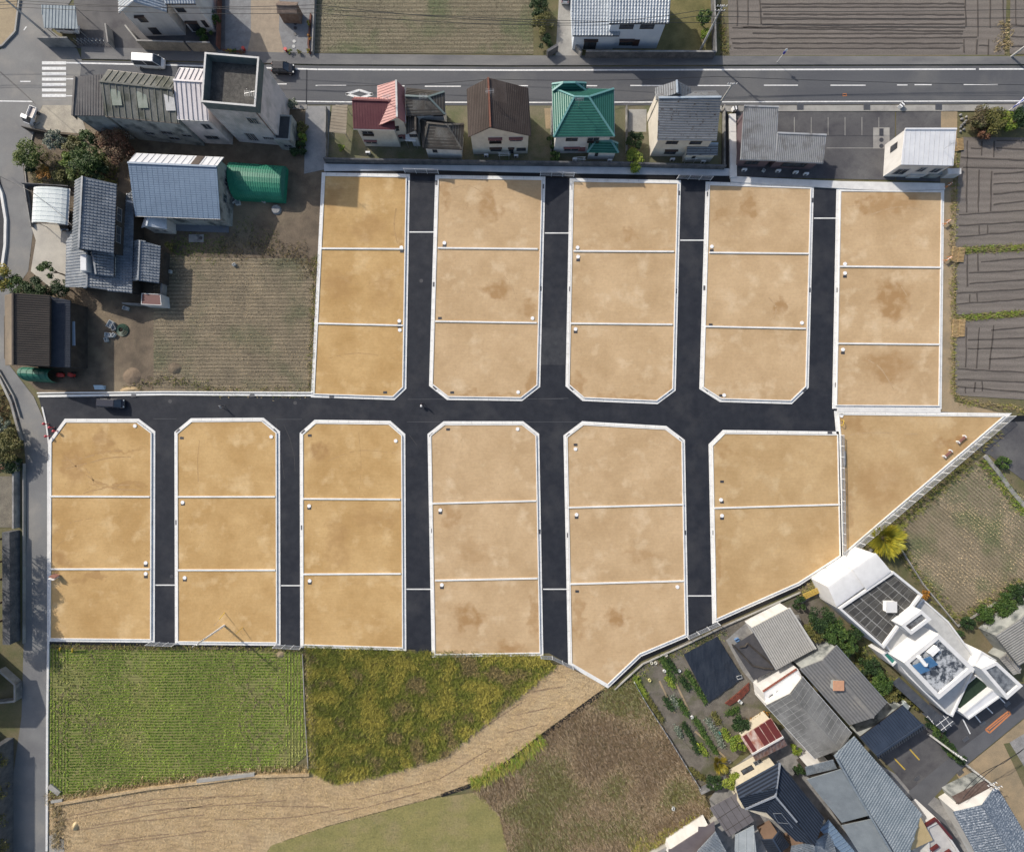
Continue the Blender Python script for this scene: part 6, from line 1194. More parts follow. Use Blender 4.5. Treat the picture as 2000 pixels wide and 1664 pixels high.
def fringe(label, pts, wd, dens, h, mats, z=.04, lean=(0, 0), w_=.05):
    b = MB(); P_ = [G(x, y) for x, y in pts]
    for i in range(len(P_) - 1):
        a, c = P_[i], P_[i + 1]; L_ = (c - a).length; d_ = (c - a) / L_; nn = Vector((-d_.y, d_.x, 0))
        for _ in range(int(L_ * dens)):
            q = a + d_ * R.uniform(0, L_) + nn * R.gauss(0, wd / 2.5); blades(b, q.x, q.y, z, h, w_, 5, lean, R.randrange(len(mats)), .15, .8)
    return tagit(b.build('grass_strip', mats, kind='stuff'), label, 'grass strip')
for k_, pts_ in enumerate(FA): fringe('dry tufts thrown up in tractor turning arc %s of the green field' % ('in the west' if pts_[0][0] < 300 else 'in the east'), pts_, .3, 7, .2, [s2, g2, s2])
fringe('dry straw coloured grass along the lower edge of the green crop field', [(110, 1560), (200, 1545), (300, 1530), (400, 1518), (480, 1508), (605, 1502)], 1.4, 26, .5, [s1, P('golden straw blades', (.50, .36, .16)), wb])
fringe('green grass along the ditch of the straw track', [(920, 1530), (1000, 1490), (1060, 1440)], 1.6, 40, .6, [wg, g1, wy], lean=(.3, -.4))
fringe('green grass at the edge of the dry plot near the ditch', [(1370, 1600), (1300, 1640), (1230, 1660)], 2.6, 40, .5, [wg, wy, wb])
fringe('brown and yellow growth between green field and weeds', [(602, 1272), (612, 1500)], 1.2, 24, .5, [s1, wb, s2])
fringe('grass between dirt track and ploughed fields', [(1864, 300), (1860, 480), (1862, 640), (1860, 770), (1880, 785), (2000, 800)], .9, 16, .3, [wg, s2, wb])
fringe('green grass balk between the two upper ploughed fields', [(1870, 490), (2000, 483)], .8, 30, .3, [wg, g1, s2]); fringe('green grass balk between the two lower ploughed fields', [(1875, 622), (2000, 611)], .8, 30, .3, [wg, g1, s2])
fringe('grass and weeds along the diagonal fence of the triangular lot', [(1950, 840), (1750, 1010), (1660, 1090), (1560, 1165)], 1.6, 26, .4, [wg, s2, wb])
fringe('weedy edge around the stubble field behind the villa', [(1900, 900), (1762, 1020), (1752, 1065), (1800, 1135), (1868, 1212), (1995, 1135)], 1.4, 22, .4, [wg, LD[0], s2])
fringe('green edge beside the grey water channel', [(1915, 900), (1950, 940), (2000, 1000)], 1.6, 26, .4, [wg, g1, LD[0]])
fringe('weeds at the foot of the lots above the green field', [(100, 1262), (590, 1267)], .7, 16, .25, [wg, s2, wb])
fringe('dry weeds along the west edge of the upper left lots', [(618, 500), (612, 620), (608, 765)], 1.0, 18, .35, [s1, wg, s2])
fringe('ragged dry grass at the bottom of the left stubble field', [(240, 762), (330, 740), (420, 765), (600, 767)], 1.4, 14, .3, [s1, s2, wg])
fringe('reddish dry grass between the stubble field and the green hut', [(430, 480), (520, 490), (600, 500), (610, 540)], 3.0, 24, .3, [s2, s3, wb])
fringe('green lawn below the slate blue hall', [(335, 480), (400, 490), (440, 478)], 3.6, 50, .12, [g1, LD[2], wg]); fringe('patchy green lawn in the yard behind the tiled house', [(460, 445), (540, 470)], 3.5, 28, .12, [LD[2], wg, s3])
fringe('rough garden grass under the trees by the side road', [(60, 340), (120, 320), (180, 345), (230, 350)], 4.2, 50, .35, [wg, s2, LV[0]])
fringe('weeds in the bank at the left edge', [(0, 760), (10, 820), (20, 880)], 2.5, 40, .4, [LD[0], wb, LR[0]])
fringe('weeds around the vegetable garden edges', [(1196, 1350), (1240, 1330), (1262, 1300), (1350, 1262), (1420, 1232)], 1.2, 16, .3, [wg, s2, LD[2]])
fringe('ground plants between villa and warehouse', [(1640, 1240), (1700, 1310), (1760, 1380)], 3.5, 50, .3, [LD[0], LD[2], wg])
fringe('dry roadside growth right of the ploughed field', [(1940, 95), (1968, 90), (1962, 40)], 1.6, 20, .3, [s2, s1, wb]); fringe('grass verge at the left of the ploughed field', [(1402, 10), (1410, 60), (1415, 108)], .9, 24, .3, [wb, s3, wg])
fringe('weeds at the white road corner beside the straw track', [(100, 1545), (118, 1600), (112, 1655)], 1.6, 30, .5, [s1, s2, wb])
b = MB(); strip(b, [(112, 1567), (200, 1552), (300, 1535), (400, 1524), (480, 1513), (606, 1509)], .5, 0, .55); b.build('bank', straw_path, kind='structure')
b = MB(); strip(b, [(388, 1521), (440, 1515), (500, 1508)], .6, 0, .62); strip(b, [(98, 1532), (108, 1540), (118, 1548)], 1.0, 0, .3); strip(b, [(104, 1562), (126, 1559)], .5, 0, .5); b.build('culvert', conc_mid, kind='structure')
sheet('yard', [(96, 1632), (108, 1626), (124, 1640), (128, 1700), (96, 1700)], .08, conc_mid)
b = MB(); strip(b, [(592, 1275), (596, 1380), (603, 1500)], .15, 0, .35); b.build('kerb', conc_mid, kind='structure')
# plough furrows: low berms beside a dark groove
def furrow(key, lines, label, mt=None):
    b = MB()
    for (x0, y0), (x1, y1) in lines:
        p, q = G(x0, y0), G(x1, y1); n_ = max(2, int((q - p).length / 1.5)); prev = None
        for k in range(n_ + 1):
            c = p.lerp(q, k / n_) + Vector((R.uniform(-.07, .07), R.uniform(-.07, .07), .04))
            if prev: b.bar(prev, c, .26 * R.uniform(.7, 1.2), .07)
            prev = c
    tagit(b.build('plough_furrows', mt or furrow_m, kind='stuff'), label, 'furrows')
furrow('n2', [((1486, 9), (1882, 8)), ((1490, 29), (1882, 30)), ((1488, 49), (1884, 48)), ((1450, 54), (1884, 55)), ((1430, 55), (1880, 62)), ((1428, 76), (1908, 74)), ((1432, 95), (1875, 95)), ((1440, 0), (1440, 52)), ((1460, 0), (1461, 50)), ((1484, 0), (1486, 48)), ((1885, 0), (1886, 52)), ((1909, 0), (1910, 72)), ((1933, 0), (1934, 56)), ((1882, 78), (1882, 103)), ((1908, 78), (1906, 106)), ((1931, 78), (1929, 108)), ((1911, 90), (1930, 90)), ((1958, 0), (1962, 100)), ((1488, 15), (1884, 15)), ((1488, 38), (1884, 39)), ((1470, 66), (1880, 67)), ((1430, 85), (1880, 86))], 'dark furrows across the ploughed field at the top')
furrow('n3', [((1975, 50), (2000, 51)), ((1983, 0), (1984, 50)), ((1975, 72), (2000, 73)), ((1975, 92), (2000, 91))], 'dark furrows in the narrow ploughed field in the top right corner')
for key, oy, rows_ in (('e1', 0, [(1876, 308, 2000, 314), (1880, 327, 2000, 330), (1946, 275, 2000, 276), (1946, 290, 2000, 292), (1940, 341, 2000, 336), (1940, 360, 2000, 357), (1940, 380, 2000, 374), (1940, 400, 2000, 393), (1873, 420, 2000, 411), (1873, 441, 2000, 434), (1868, 463, 2000, 452), (1896, 290, 1916, 291), (1889, 275, 1887, 415), (1912, 332, 1910, 414), (1936, 335, 1934, 413), (1942, 276, 1940, 308), (1918, 276, 1917, 305), (1912, 441, 1912, 458), (1928, 440, 1928, 456)]),
    ('e2', 0, [(1915, 512, 2000, 505), (1892, 534, 2000, 528), (1893, 554, 2000, 547), (1868, 573, 2000, 565), (1868, 594, 2000, 585), (1888, 497, 1889, 560), (1909, 496, 1910, 530), (1893, 575, 1893, 592), (1907, 573, 1908, 590), (1866, 534, 1868, 565)]),
    ('e3', 0, [(1890, 665, 2000, 660), (1890, 681, 2000, 680), (1935, 645, 2000, 640), (1932, 702, 2000, 697), (1870, 721, 2000, 727), (1870, 741, 2000, 747), (1870, 755, 2000, 766), (1888, 640, 1885, 718), (1912, 640, 1906, 720), (1940, 635, 1932, 722), (1904, 746, 1902, 766), (1918, 745, 1918, 764), (1885, 757, 1885, 768)])):
    furrow(key, [((a, b_), (c, d_)) for a, b_, c, d_ in rows_], {'e1': 'dark furrows in the largest ploughed field on the right', 'e2': 'dark furrows in the middle ploughed field on the right', 'e3': 'dark furrows in the lowest ploughed field on the right'}[key])
furrow('path', [((135, 1592), (300, 1560)), ((300, 1560), (500, 1552)), ((180, 1612), (420, 1568)), ((220, 1640), (330, 1628)), ((480, 1572), (640, 1575)), ((130, 1600), (250, 1576)), ((250, 1576), (420, 1556)), ((140, 1622), (260, 1604)), ((260, 1604), (400, 1590)), ((300, 1582), (560, 1562)), ((420, 1600), (560, 1596)), ((560, 1596), (700, 1575)), ((700, 1560), (860, 1520)), ((860, 1520), (960, 1460)), ((200, 1650), (420, 1620)), ((660, 1590), (820, 1548)), ((900, 1450), (1020, 1370)), ((1010, 1395), (1080, 1380)), ((1040, 1350), (1100, 1340)), ((990, 1430), (1050, 1415))], 'rut marks along the curved straw track', M('rut earth', (.20, .14, .085), (.27, .19, .12), sc=2))
# ---------------------------------------------------------------- vehicles
tyre = P('tyre rubber', (.02, .02, .02), .8); rim = P('wheel rim', (.4, .4, .42), .4, .6); lampw = P('headlamp lens', (.75, .75, .72), .2); lampr = P('tail lamp lens', (.4, .02, .02), .3)
def wheels(t, L, W, r=.32, front=.30, rear=.30):
    for sx in (L / 2 - front * L / 2 - .25, -L / 2 + rear * L / 2 + .2):
        for sy in (-1, 1):
            b = MB(); y = sy * (W / 2 - .1); b.tube([(sx, y - .1, r), (sx, y + .1, r)], r, 14); wo = b.build('wheel', tyre, t)
            b = MB(); b.tube([(sx, y + sy * .1, r), (sx, y + sy * .115, r)], r * .6, 10); b.build('rim', rim, wo)
def loft(secs, mi=0):
    """secs: (x, half width low, half width top, z low, z top)"""
    b = MB(); vs = []
    for x, wl, wt, zl, zt in secs:
        zm = zl + (zt - zl) * .72
        vs += [(x, -wl * .94, zl), (x, -wl, zl + .12), (x, -wl, zm), (x, -wt, zt - .02), (x, -wt * .82, zt), (x, wt * .82, zt), (x, wt, zt - .02), (x, wl, zm), (x, wl, zl + .12), (x, wl * .94, zl)]
    n = 10; fs = []
    for i in range(len(secs) - 1):
        for j in range(n): fs.append((i * n + j, i * n + (j + 1) % n, (i + 1) * n + (j + 1) % n, (i + 1) * n + j))
    fs += [tuple(range(n - 1, -1, -1)), tuple(range((len(secs) - 1) * n, len(secs) * n))]
    return b.add(vs, fs, mi)
def car(label, x, y, rz, L, W, H, paint, kind='van', h0=0, cat='car', name='car'):
    q = G(x, y, h0); t = thing(name, label, cat, q, rz, world=False); w = W / 2
    if kind == 'van': belt, hood = .98, .95; xf, xr, tf, tr = L * .42, -L * .49, L * .27, -L * .46
    elif kind == 'hatch': belt, hood = .92, .88; xf, xr, tf, tr = L * .28, -L * .48, L * .10, -L * .38
    else: belt, hood = .9, .85; xf, xr, tf, tr = L * .2, -L * .35, L * .04, -L * .22
    b = loft([(-L / 2, w * .86, w * .78, .35, belt * .9), (-L / 2 + .12, w * .97, w * .9, .22, belt), (-L * .25, w, w * .94, .2, belt + .03), (xf * .8, w, w * .93, .2, belt), (L / 2 - .35, w * .97, w * .84, .22, hood * .9), (L / 2 - .08, w * .88, w * .7, .25, hood * .72), (L / 2, w * .75, w * .6, .35, hood * .55)])
    b.build('body', paint, t, smooth=False)
    def fr(x0, x1, wy, z): return [(x0, -wy, z), (x1, -wy, z), (x1, wy, z), (x0, wy, z)]
    b = MB(); b.add(fr(xr, xf, w * .9, belt - .05) + fr(tr, tf, w * .74, H - .06), [(4, 5, 6, 7), (0, 1, 5, 4), (1, 2, 6, 5), (2, 3, 7, 6), (3, 0, 4, 7)]); b.build('window', glass, t)
    b = MB(); b.add(fr(tr - .05, tf + .04, w * .77, H - .07) + fr(tr + .06, tf - .08, w * .66, H), [(3, 2, 1, 0), (4, 5, 6, 7), (0, 1, 5, 4), (1, 2, 6, 5), (2, 3, 7, 6), (3, 0, 4, 7)]); b.build('roof', paint, t)
    for f in (0, .5, 1):
        for s in (-1, 1):
            b = MB(); b.bar((xr + (xf - xr) * f, s * w * .91, belt - .04), (tr + (tf - tr) * f, s * w * .76, H - .06), .07); b.build('pillar', paint, t)
    for s in (-1, 1):
        b = MB(); b.box(L / 2 - .25, s * w * .68 - .14, .55, L / 2 - .04, s * w * .68 + .14, .72); b.build('headlight', lampw, t)
        b = MB(); b.box(-L / 2 - .01, s * w * .74 - .08, .6, -L / 2 + .06, s * w * .74 + .08, .95); b.build('tail_light', lampr, t)
        b = MB(); b.box(xf - .5, s * (w + .08) - .07, belt, xf - .36, s * (w + .08) + .07, belt + .16); b.build('mirror', paint, t)
    wheels(t, L, W); return t
pw_ = P('white car paint', (.78, .78, .78), .25, spec=.6); pb_ = P('black car paint', (.012, .013, .017), .2, spec=.7); pg_ = P('deep grey car paint', (.035, .035, .045), .25, spec=.6)
car('white minivan driving on the main road behind the dark workshop', 298, 127, -.06, 5.6, 2.0, 1.95, pw_, 'van')
car('small black hatchback on the main road beside the tall tower', 556, 139, -.03, 4.3, 1.9, 1.5, pb_, 'hatch')
car('dark grey van parked on the new black road near the side road', 225, 788, -.04, 4.6, 1.8, 1.8, pg_, 'van')
car('white van under the ribbed translucent carport', 138, 61, -.05, 4.2, 1.6, 1.8, pw_, 'van')
car('black car under the white barrel carport', 131, 432, -1.5, 4.4, 1.75, 1.5, pb_, 'hatch')
car('silver car half hidden by the navy garage roof', 1752, 1384, .75, 4.2, 1.7, 1.6, P('silver car paint', (.45, .5, .5), .3, .3), 'hatch')
car('white car at the top edge beside the hedge', 1104, -8, 1.5, 4.0, 1.6, 1.6, pw_, 'hatch')
# kei truck
t = thing('kei_truck', 'small white pickup truck parked on the pale gravel at the junction', 'truck', G(68, 231), math.radians(-112), world=False)
b = loft([(.45, .72, .68, .35, 1.0), (.5, .74, .66, .3, 1.1), (1.5, .74, .66, .3, 1.0), (1.72, .66, .6, .35, .95)]); b.build('cab', pw_, t)
b = MB(); b.add([(.5, -.66, 1.0), (1.62, -.66, .98), (1.62, .66, .98), (.5, .66, 1.0), (.52, -.6, 1.72), (1.15, -.58, 1.72), (1.15, .58, 1.72), (.52, .6, 1.72)], [(4, 5, 6, 7), (0, 1, 5, 4), (1, 2, 6, 5), (2, 3, 7, 6), (3, 0, 4, 7)]); b.build('window', glass, t)
b = MB(); b.box(.48, -.62, 1.7, 1.2, .62, 1.78); b.build('roof', pw_, t)
b = MB(); b.box(-1.7, -.7, .6, .42, .7, .7); b.build('bed', P('pinkish grey bed', (.36, .30, .28)), t)
for y0, y1, x0, x1 in ((-.72, -.66, -1.7, .42), (.66, .72, -1.7, .42), (-.66, .66, -1.72, -1.66), (-.66, .66, .38, .44)): b = MB(); b.box(x0, y0, .7, x1, y1, 1.0); b.build('side_panel', pw_, t)
wheels(t, 3.4, 1.48, .27, .2, .25)
for s in (-1, 1): b = MB(); b.box(1.62, s * .5 - .12, .62, 1.72, s * .5 + .12, .78); b.build('headlight', lampw, t)
# motor tiller, tarp cover, crates etc. round the barn
red = P('machine red', (.45, .03, .02), .4)
def tiller(label, x, y, rz, h0=0):
    t = thing('tiller', label, 'farm machine', G(x, y), rz, world=False); b = loft([(-.5, .3, .25, .35, .8), (0, .4, .35, .3, 1.0), (.6, .38, .3, .3, .85), (.8, .25, .2, .35, .6)]); b.build('body', red, t)
    for s in (-1, 1):
        b = MB(); b.tube([(0, s * .5 - .1, .35), (0, s * .5 + .1, .35)], .35, 12); b.build('wheel', tyre, t)
        b = MB(); b.bar((-.4, s * .2, .8), (-1.4, s * .35, 1.1), .06); b.build('handle', lid_d, t)
    return t
T_ = tiller('bright red farm machine beside the barn awning', 157, 657, 1.4); T_.scale = (1.5, 1.5, 1.2)
tiller('red and black tiller at the end of the green tarpaulin tunnel', 122, 733, 0); tiller('red tiller with white handles below the barn', 146, 733, 2.9)
crate_m = [P('pale crate', (.5, .52, .52)), P('grey crate', (.25, .26, .27)), P('blue crate', (.12, .22, .4))]
def crate(label, x, y, s, m, rz=.3, h=.5, group=None, h0=0):
    t = thing('crate', label, 'crate', G(x, y), rz, world=False, group=group); c = [Vector(v) for v in ((-s, -s * .7, 0), (s, -s * .7, 0), (s, s * .7, 0), (-s, s * .7, 0))]
    b = MB(); b.ring(c, offset(c, -.06), 0, h); b.build('side', m, t); b = MB(); b.box(-s + .06, -s * .7 + .06, .02, s - .06, s * .7 - .06, .1); b.build('base', m, t); return t
for k, (x, y, s, m, l) in enumerate(((160, 605, .5, 1, 'grey crate beside the upper end of the barn lean-to'), (155, 618, .9, 0, 'large pale crate by the barn lean-to'), (160, 630, .7, 1, 'dark grey crate above the red machine'), (155, 672, .6, 0, 'pale crate right below the red machine'), (160, 684, .5, 1, 'grey crate by the fallen sheets near the barn'), (155, 702, .7, 0, 'white crate near the lower end of the barn'), (162, 708, .5, 0, 'small white crate at the barn corner'),
    (218, 634, .7, 0, 'white crate topmost in the yard heap'), (224, 640, .6, 1, 'grey crate in the middle of the yard heap'), (214, 655, .6, 0, 'white crate low in the yard heap'), (224, 655, .4, 0, 'small white crate at the right of the yard heap'), (210, 664, .4, 0, 'white box lying alone below the yard heap'),
    (248, 603, .5, 0, 'white bin against the yard wall of the tiled house'), (458, 393, .5, 0, 'white box at the left foot of the green hut'), (466, 396, .6, 0, 'pale long box below the green hut'), (516, 394, .4, 0, 'small white box at the middle of the green hut'), (459, 518, .3, 0, 'little white box at the top of the left stubble field'), (335, 532, .3, 0, 'little white box by the walled yard'), (1490, 1275 - 1000 + 60, .3, 0, 'white basket behind the tenement'), (1438, 1248, .4, 2, 'blue tray on the grey concrete by the shade net'), (1452, 1256, .35, 0, 'white pail on the grey concrete by the shade net'), (1444, 1368, .4, 0, 'white crate at the lower corner of the mulch sheet'), (1442, 1320, .5, 0, 'white board box on the mulch sheet'), (1314, 1576, .3, 0, 'small white litter box on the dry grass plot'))):
    crate(l, x, y, s, crate_m[m], .3 + k)
b = MB(); q = G(240, 645); b.v = []; n_ = 20
for k in range(4): b.tube([(q.x + (1.15 - k * .2) * math.cos(a * .3142), q.y + (1.15 - k * .2) * math.sin(a * .3142), .12 + .1 * k) for a in range(21)], .09, 5)
tagit(b.build('hose_coil', P('dark green hose', (.03, .08, .05)), loc=q, kind=None), 'dark green hose coil in the brown yard', 'hose coil')
b = MB(); q = G(198, 757); b.slab([Vector((q.x - 1, q.y - .4, .35)), Vector((q.x + 1, q.y - .45, .35)), Vector((q.x + .9, q.y + .4, .75)), Vector((q.x - .9, q.y + .4, .75))], .05); b.box(q.x - .9, q.y - .35, 0, q.x + .9, q.y + .35, .34); b.build('machine_cover', P('pale blue tarp', (.40, .52, .60)), label='pale blue tarp over a small machine beside the white kerb', cat='tarp', loc=q)
b = MB(); q = G(540, 410); b.tube([(q.x, q.y, 0), (q.x, q.y, .35)], 1.0, 16, .8); T = b.build('ash_heap', M('grey ash', (.2, .2, .2), (.3, .3, .3), sc=3), label='round grey ash heap below the green hut', cat='heap', loc=q)
# little green pot etc.
for k, (x, y, c, l) in enumerate(((1272, 1293, (.6, .58, .5), 'pale ring pot, second from left above the vegetable rows'), (1280, 1293, (.6, .58, .5), 'pale ring pot beside the first one above the vegetable rows'), (1300, 1278, (.6, .58, .5), 'pale ring pot highest above the vegetable rows'), (1268, 1327, (.6, .55, .25), 'cream bucket near the wire fence'), (1361, 1452, (.6, .65, .08), 'yellow green pot in the dark lower row'), (1403, 1430, (.1, .4, .33), 'turquoise pot in the bluish row'), (1351, 1399, (.7, .7, .7), 'white bucket at the garden crossing'), (1297, 1309, (.7, .7, .7), 'white pail by the upper row'), (1326, 1308, (.7, .7, .7), 'white pail under the black sheet'), (1424, 1485, (.2, .2, .2), 'dark pot by the yellow spiky shrub'))):
    q = G(x, y); b = MB(); o_ = [Vector((q.x + .3 * math.cos(a), q.y + .3 * math.sin(a), 0)) for a in [i * .5236 for i in range(12)]]; b.ring(o_, offset(o_, -.09), 0, .35); b.prism(offset(o_, -.08), 0, .08)
    b.build('pot', P('pot colour %d' % k, c), label=l, cat='pot', loc=q)
# ---------------------------------------------------------------- poles, signs, street furniture
conc_p = P('pole concrete', (.42, .42, .41), .8)
def upole(label, x, y, h=9, arms=1, trans=False, rz=0.0, mat=None, name='utility_pole'):
    t = thing(name, label, 'utility pole', G(x, y), rz, world=False)
    b = MB(); b.tube([(0, 0, 0), (0, 0, h)], .22, 10, .14); b.build('pole', mat or conc_p, t)
    for k in range(arms):
        z = h - .3 - k * .9; b = MB(); b.bar((-.9, .12, z), (.9, .12, z), .09); ar = b.build('cross_arm', alu, t)
        for s in (-.8, -.3, .3, .8): b = MB(); b.tube([(s, .12, z + .05), (s, .12, z + .28)], .06, 8); b.build('insulator', cap_w, ar)
    if trans: b = MB(); b.tube([(.35, 0, h - 2.2), (.35, 0, h - 1.4)], .26, 12); b.build('transformer', alu, t)
    return t
upole('white utility pole standing on the lower left lot above the green field', 440, 1220, 8.2, 2, mat=P('pale new pole', (.80, .81, .82), .5), rz=.6)
upole('pale utility pole in the garden of the silver tiled house', 1368, 98, 9.5, 2)
upole('utility pole at the pavement right of the peeling grey roof', 1400, 212, 6.5, 1)
upole('utility pole behind the steep dark brown roof', 962, 208, 5.2, 1)
upole('slanting looking pale pole in the top right corner', 1974, 112, 9, 1)
upole('utility pole with transformer in the yard with yellow lines', 1812, 1432, 7.0, 2, True, rz=-.5)
upole('tall utility pole beside the scrap bins at the lane', 1882, 1490, 6.5, 2, rz=.4)
upole('utility pole in the top left corner of the junction', 85, 62, 8.5, 2, rz=.4)
def cable(label, pts, h, sag=.6, r=.04):
    P_ = [G(x, y, h) for x, y in pts]; out = []
    for i in range(len(P_) - 1):
        for k in range(9 if i == len(P_) - 2 else 8):
            u = k / 8; q = P_[i].lerp(P_[i + 1], u); q.z -= sag * 4 * u * (1 - u); out.append(q)
    b = MB(); b.tube(out, r, 5); b.build('cable', P('cable black', (.02, .02, .022)) if 'cable black' not in MATS else MATS['cable black'], label=label, cat='cable', group='overhead cables', loc=out[0])
cable('overhead cable across the top, uppermost', [(-300, 2), (45, 8), (620, 10), (1100, 46), (1360, 22), (2300, 10)], 8.6)
cable('overhead cable across the top, second', [(-300, 12), (45, 15), (620, 26), (1100, 50), (1362, 32), (2300, 30)], 8.0)
cable('overhead cable across the top, third', [(-300, 5), (45, 2), (620, 18), (1362, 45), (2300, 50)], 7.4)
cable('overhead cable hanging along the main road', [(620, 168), (957, 155), (1399, 150), (2300, 168)], 6.3)
cable('overhead cable over the dirt lot in the bottom right', [(1882, 1545), (1960, 1490), (2300, 1280)], 6.2); cable('lower overhead cable over the dirt lot in the bottom right', [(1880, 1560), (1990, 1470), (2300, 1240)], 5.8)
cable('overhead cable crossing the side road and the white carport roof', [(-100, 260), (0, 345), (62, 375), (140, 440)], 5.0); cable('cable along the left edge of the junction', [(0, 140), (70, 205), (-60, 90)], 6)
# road sign
t = thing('road_sign', 'no parking sign with blue disc on a pole by the pavement', 'road sign', G(1517, 123), 0, world=False)
b = MB(); b.tube([(0, 0, 0), (0, 0, 3.2)], .04, 8); b.build('pole', cap_w, t)
blue = P('sign blue', (.02, .05, .35), .4); rd = P('sign red', (.5, .02, .02), .4)
b = MB(); b.tube([(0, -.06, 2.6), (.02, -.1, 2.62)], .34, 20); dk = b.build('disc', blue, t)
b = MB(); po = [Vector((.34 * math.cos(a), .34 * math.sin(a), 0)) for a in [i * .3142 for i in range(20)]]
b.bar((-.22, -.11, 2.84), (.22, -.11, 2.38), .06, .02); b.build('slash', rd, dk); b = MB(); b.tube([(0, -.06, 3.12), (0, -.1, 3.13)], .26, 16); b.build('plate', cap_w, t); b = MB(); b.box(-.3, -.3, 0, .3, .3, .12); b.build('base', conc, t)
t = thing('signboard', 'long blue and white signboard leaning over the pavement at the right edge', 'signboard', G(1970, 216), .75, world=False)
b = MB(); b.tube([(0, 0, 0), (0, 0, 2.4)], .06, 8); b.build('pole', cap_w, t); b = MB(); b.box(-.2, -.06, .8, 3.0, .06, 1.9); pn = b.build('panel', blue, t); b = MB()
for k in range(3): b.box(.3 + k * .9, -.075, 1.0, .9 + k * .9, .075, 1.7)
b.box(2.6, -.08, .8, 3.0, .08, 1.92); b.build('white_field', cap_w, pn)
for k, (x, y) in enumerate(((1433, 216), (1757, 209))):
    t = thing('guard_block', ('black and white striped guard block left of the tenement', 'black and white striped guard block between the two car parks')[k], 'guard block', G(x, y), .2 + .6 * k, world=False)
    for j in range(4): b = MB(); b.box(-.5 + j * .25, -.35, .12, -.25 + j * .25, .35, .75); b.build('band', (cap_w, lid_d)[j % 2], t)
# benches, barrier, barricades, bollards
bw_ = P('reddish bench plank', (.28, .13, .10), .7)
for k, (x, y) in enumerate(((1875, 858), (1848, 886))):
    t = thing('bench', ('upper bench with reddish seat on the triangular lot', 'lower bench with reddish seat on the triangular lot')[k], 'bench', G(x, y, .3), .72, world=False, group='park benches')
    for j in (-1, 0, 1): b = MB(); b.box(-1.0, j * .17 - .07, .42, 1.0, j * .17 + .07, .47); b.build('seat_plank', bw_, t)
    for s in (-1, 1): b = MB(); b.box(s * .85 - .12, -.26, 0, s * .85 + .12, .26, .42); b.box(s * .85 - .12, -.27, .42, s * .85 + .12, .27, .5); b.build('leg', conc, t)
yel = P('safety yellow', (.62, .42, .03), .5)
t = thing('barrier', 'yellow hoop barrier at the left corner of the triangular lot', 'barrier', G(1642, 826, .3), 1.4, world=False); b = MB(); b.tube([(-.5, 0, 0), (-.5, 0, .7), (-.3, 0, .8), (.3, 0, .8), (.5, 0, .7), (.5, 0, 0)], .06, 8); b.build('hoop', yel, t)
b = MB(); q = G(1644, 895, .3); b.box(-.15, -1.4, 0, .15, 1.4, .45); o = b.build('stone_seat', conc_old, label='long grey stone seat beside the upright mesh fence', cat='stone seat'); o.location = (q.x + .35, q.y, .3)
orange = P('barricade orange', (.65, .20, .03), .5)
for k, (x, y) in enumerate(((1847, 365), (1844, 437), (1846, 508))):
    t = thing('barricade', ('orange and white barricade near the white office box', 'orange and white barricade halfway down the first right lot', 'orange and white barricade beside the upper straw mat')[k], 'barricade', G(x, y), .62, world=False, group='orange barricades')
    for s in (-.6, .6): b = MB(); b.bar((s, -.3, 0), (s, 0, 1.0), .06); b.bar((s, .3, 0), (s, 0, 1.0), .06); b.build('frame', orange, t)
    for j in range(6): b = MB(); b.box(-.6 + j * .2, -.05, .62, -.4 + j * .2, .05, .95); b.build('board', (orange, cap_w)[j % 2], t)
for k, (x, y) in enumerate(((95, 828), (106, 835), (114, 842), (99, 852))):
    t = thing('bollard', ('red topped post nearest the side road kerb', 'second red topped post at the road mouth', 'third red topped post beside the chamfered kerb', 'red topped post set apart below the others')[k], 'bollard', G(x, y, .1), 0, world=False, group='red topped posts at the estate entrance')
    b = MB(); b.tube([(0, 0, 0), (0, 0, .9)], .07, 8); b.build('post', red, t); b = MB(); b.tube([(0, 0, 0), (0, 0, .08)], .24, 12); b.build('base', lid_d, t); b = MB(); b.ball((0, 0, .95), .26, n=12, m=8); b.build('cap', P('post cap red', (.5, .04, .06), .4) if k == 0 else MATS['post cap red'], t, smooth=True)
t = thing('sale_sign', 'white sale board with orange sides standing on the lower left lot', 'sign', G(112, 1126, .3), -.25, world=False)
b = MB(); b.obox((-.55, .15, .1), (1.1, 0, 0), (0, -.35, 1.2), (0, .05, .02)); b.build('board', cap_w, t)
b = MB(); b.obox((-.55, .5, .1), (1.1, 0, 0), (0, -.3, 1.2), (0, .05, .02)); b.build('back_board', bw_, t)
for k, (x, y, rz) in enumerate(((126, 1262, .75), (150, 1264, .85))):
    t = thing('guy_guard', ('left yellow guy wire guard below the lots', 'right yellow guy wire guard below the lots')[k], 'guy guard', G(x, y), rz, world=False, group='yellow guy wire guards')
    b = MB(); b.bar((-1.2, 0, .1), (.6, 0, 1.3), .16); b.build('cover', yel, t); b = MB(); b.bar((.6, 0, 1.3), (2.0, 0, 2.2), .04); b.build('wire', alu, t)
for k, (x, y, rz) in enumerate(((439, 1196, 4.6), (474, 1225, 4.1))):
    t = thing('guy_guard', ('thin yellow stay left of the pair above the utility pole', 'thin yellow stay right of the pale utility pole')[k], 'guy guard', G(x, y, .3), rz, world=False, group='yellow stays by the pale pole')
    b = MB(); b.bar((0, 0, 0), (.7, 0, 1.6), .08); b.build('cover', yel, t); b = MB(); b.bar((.7, 0, 1.6), (1.3, 0, 3.0), .03); b.build('wire', alu, t)
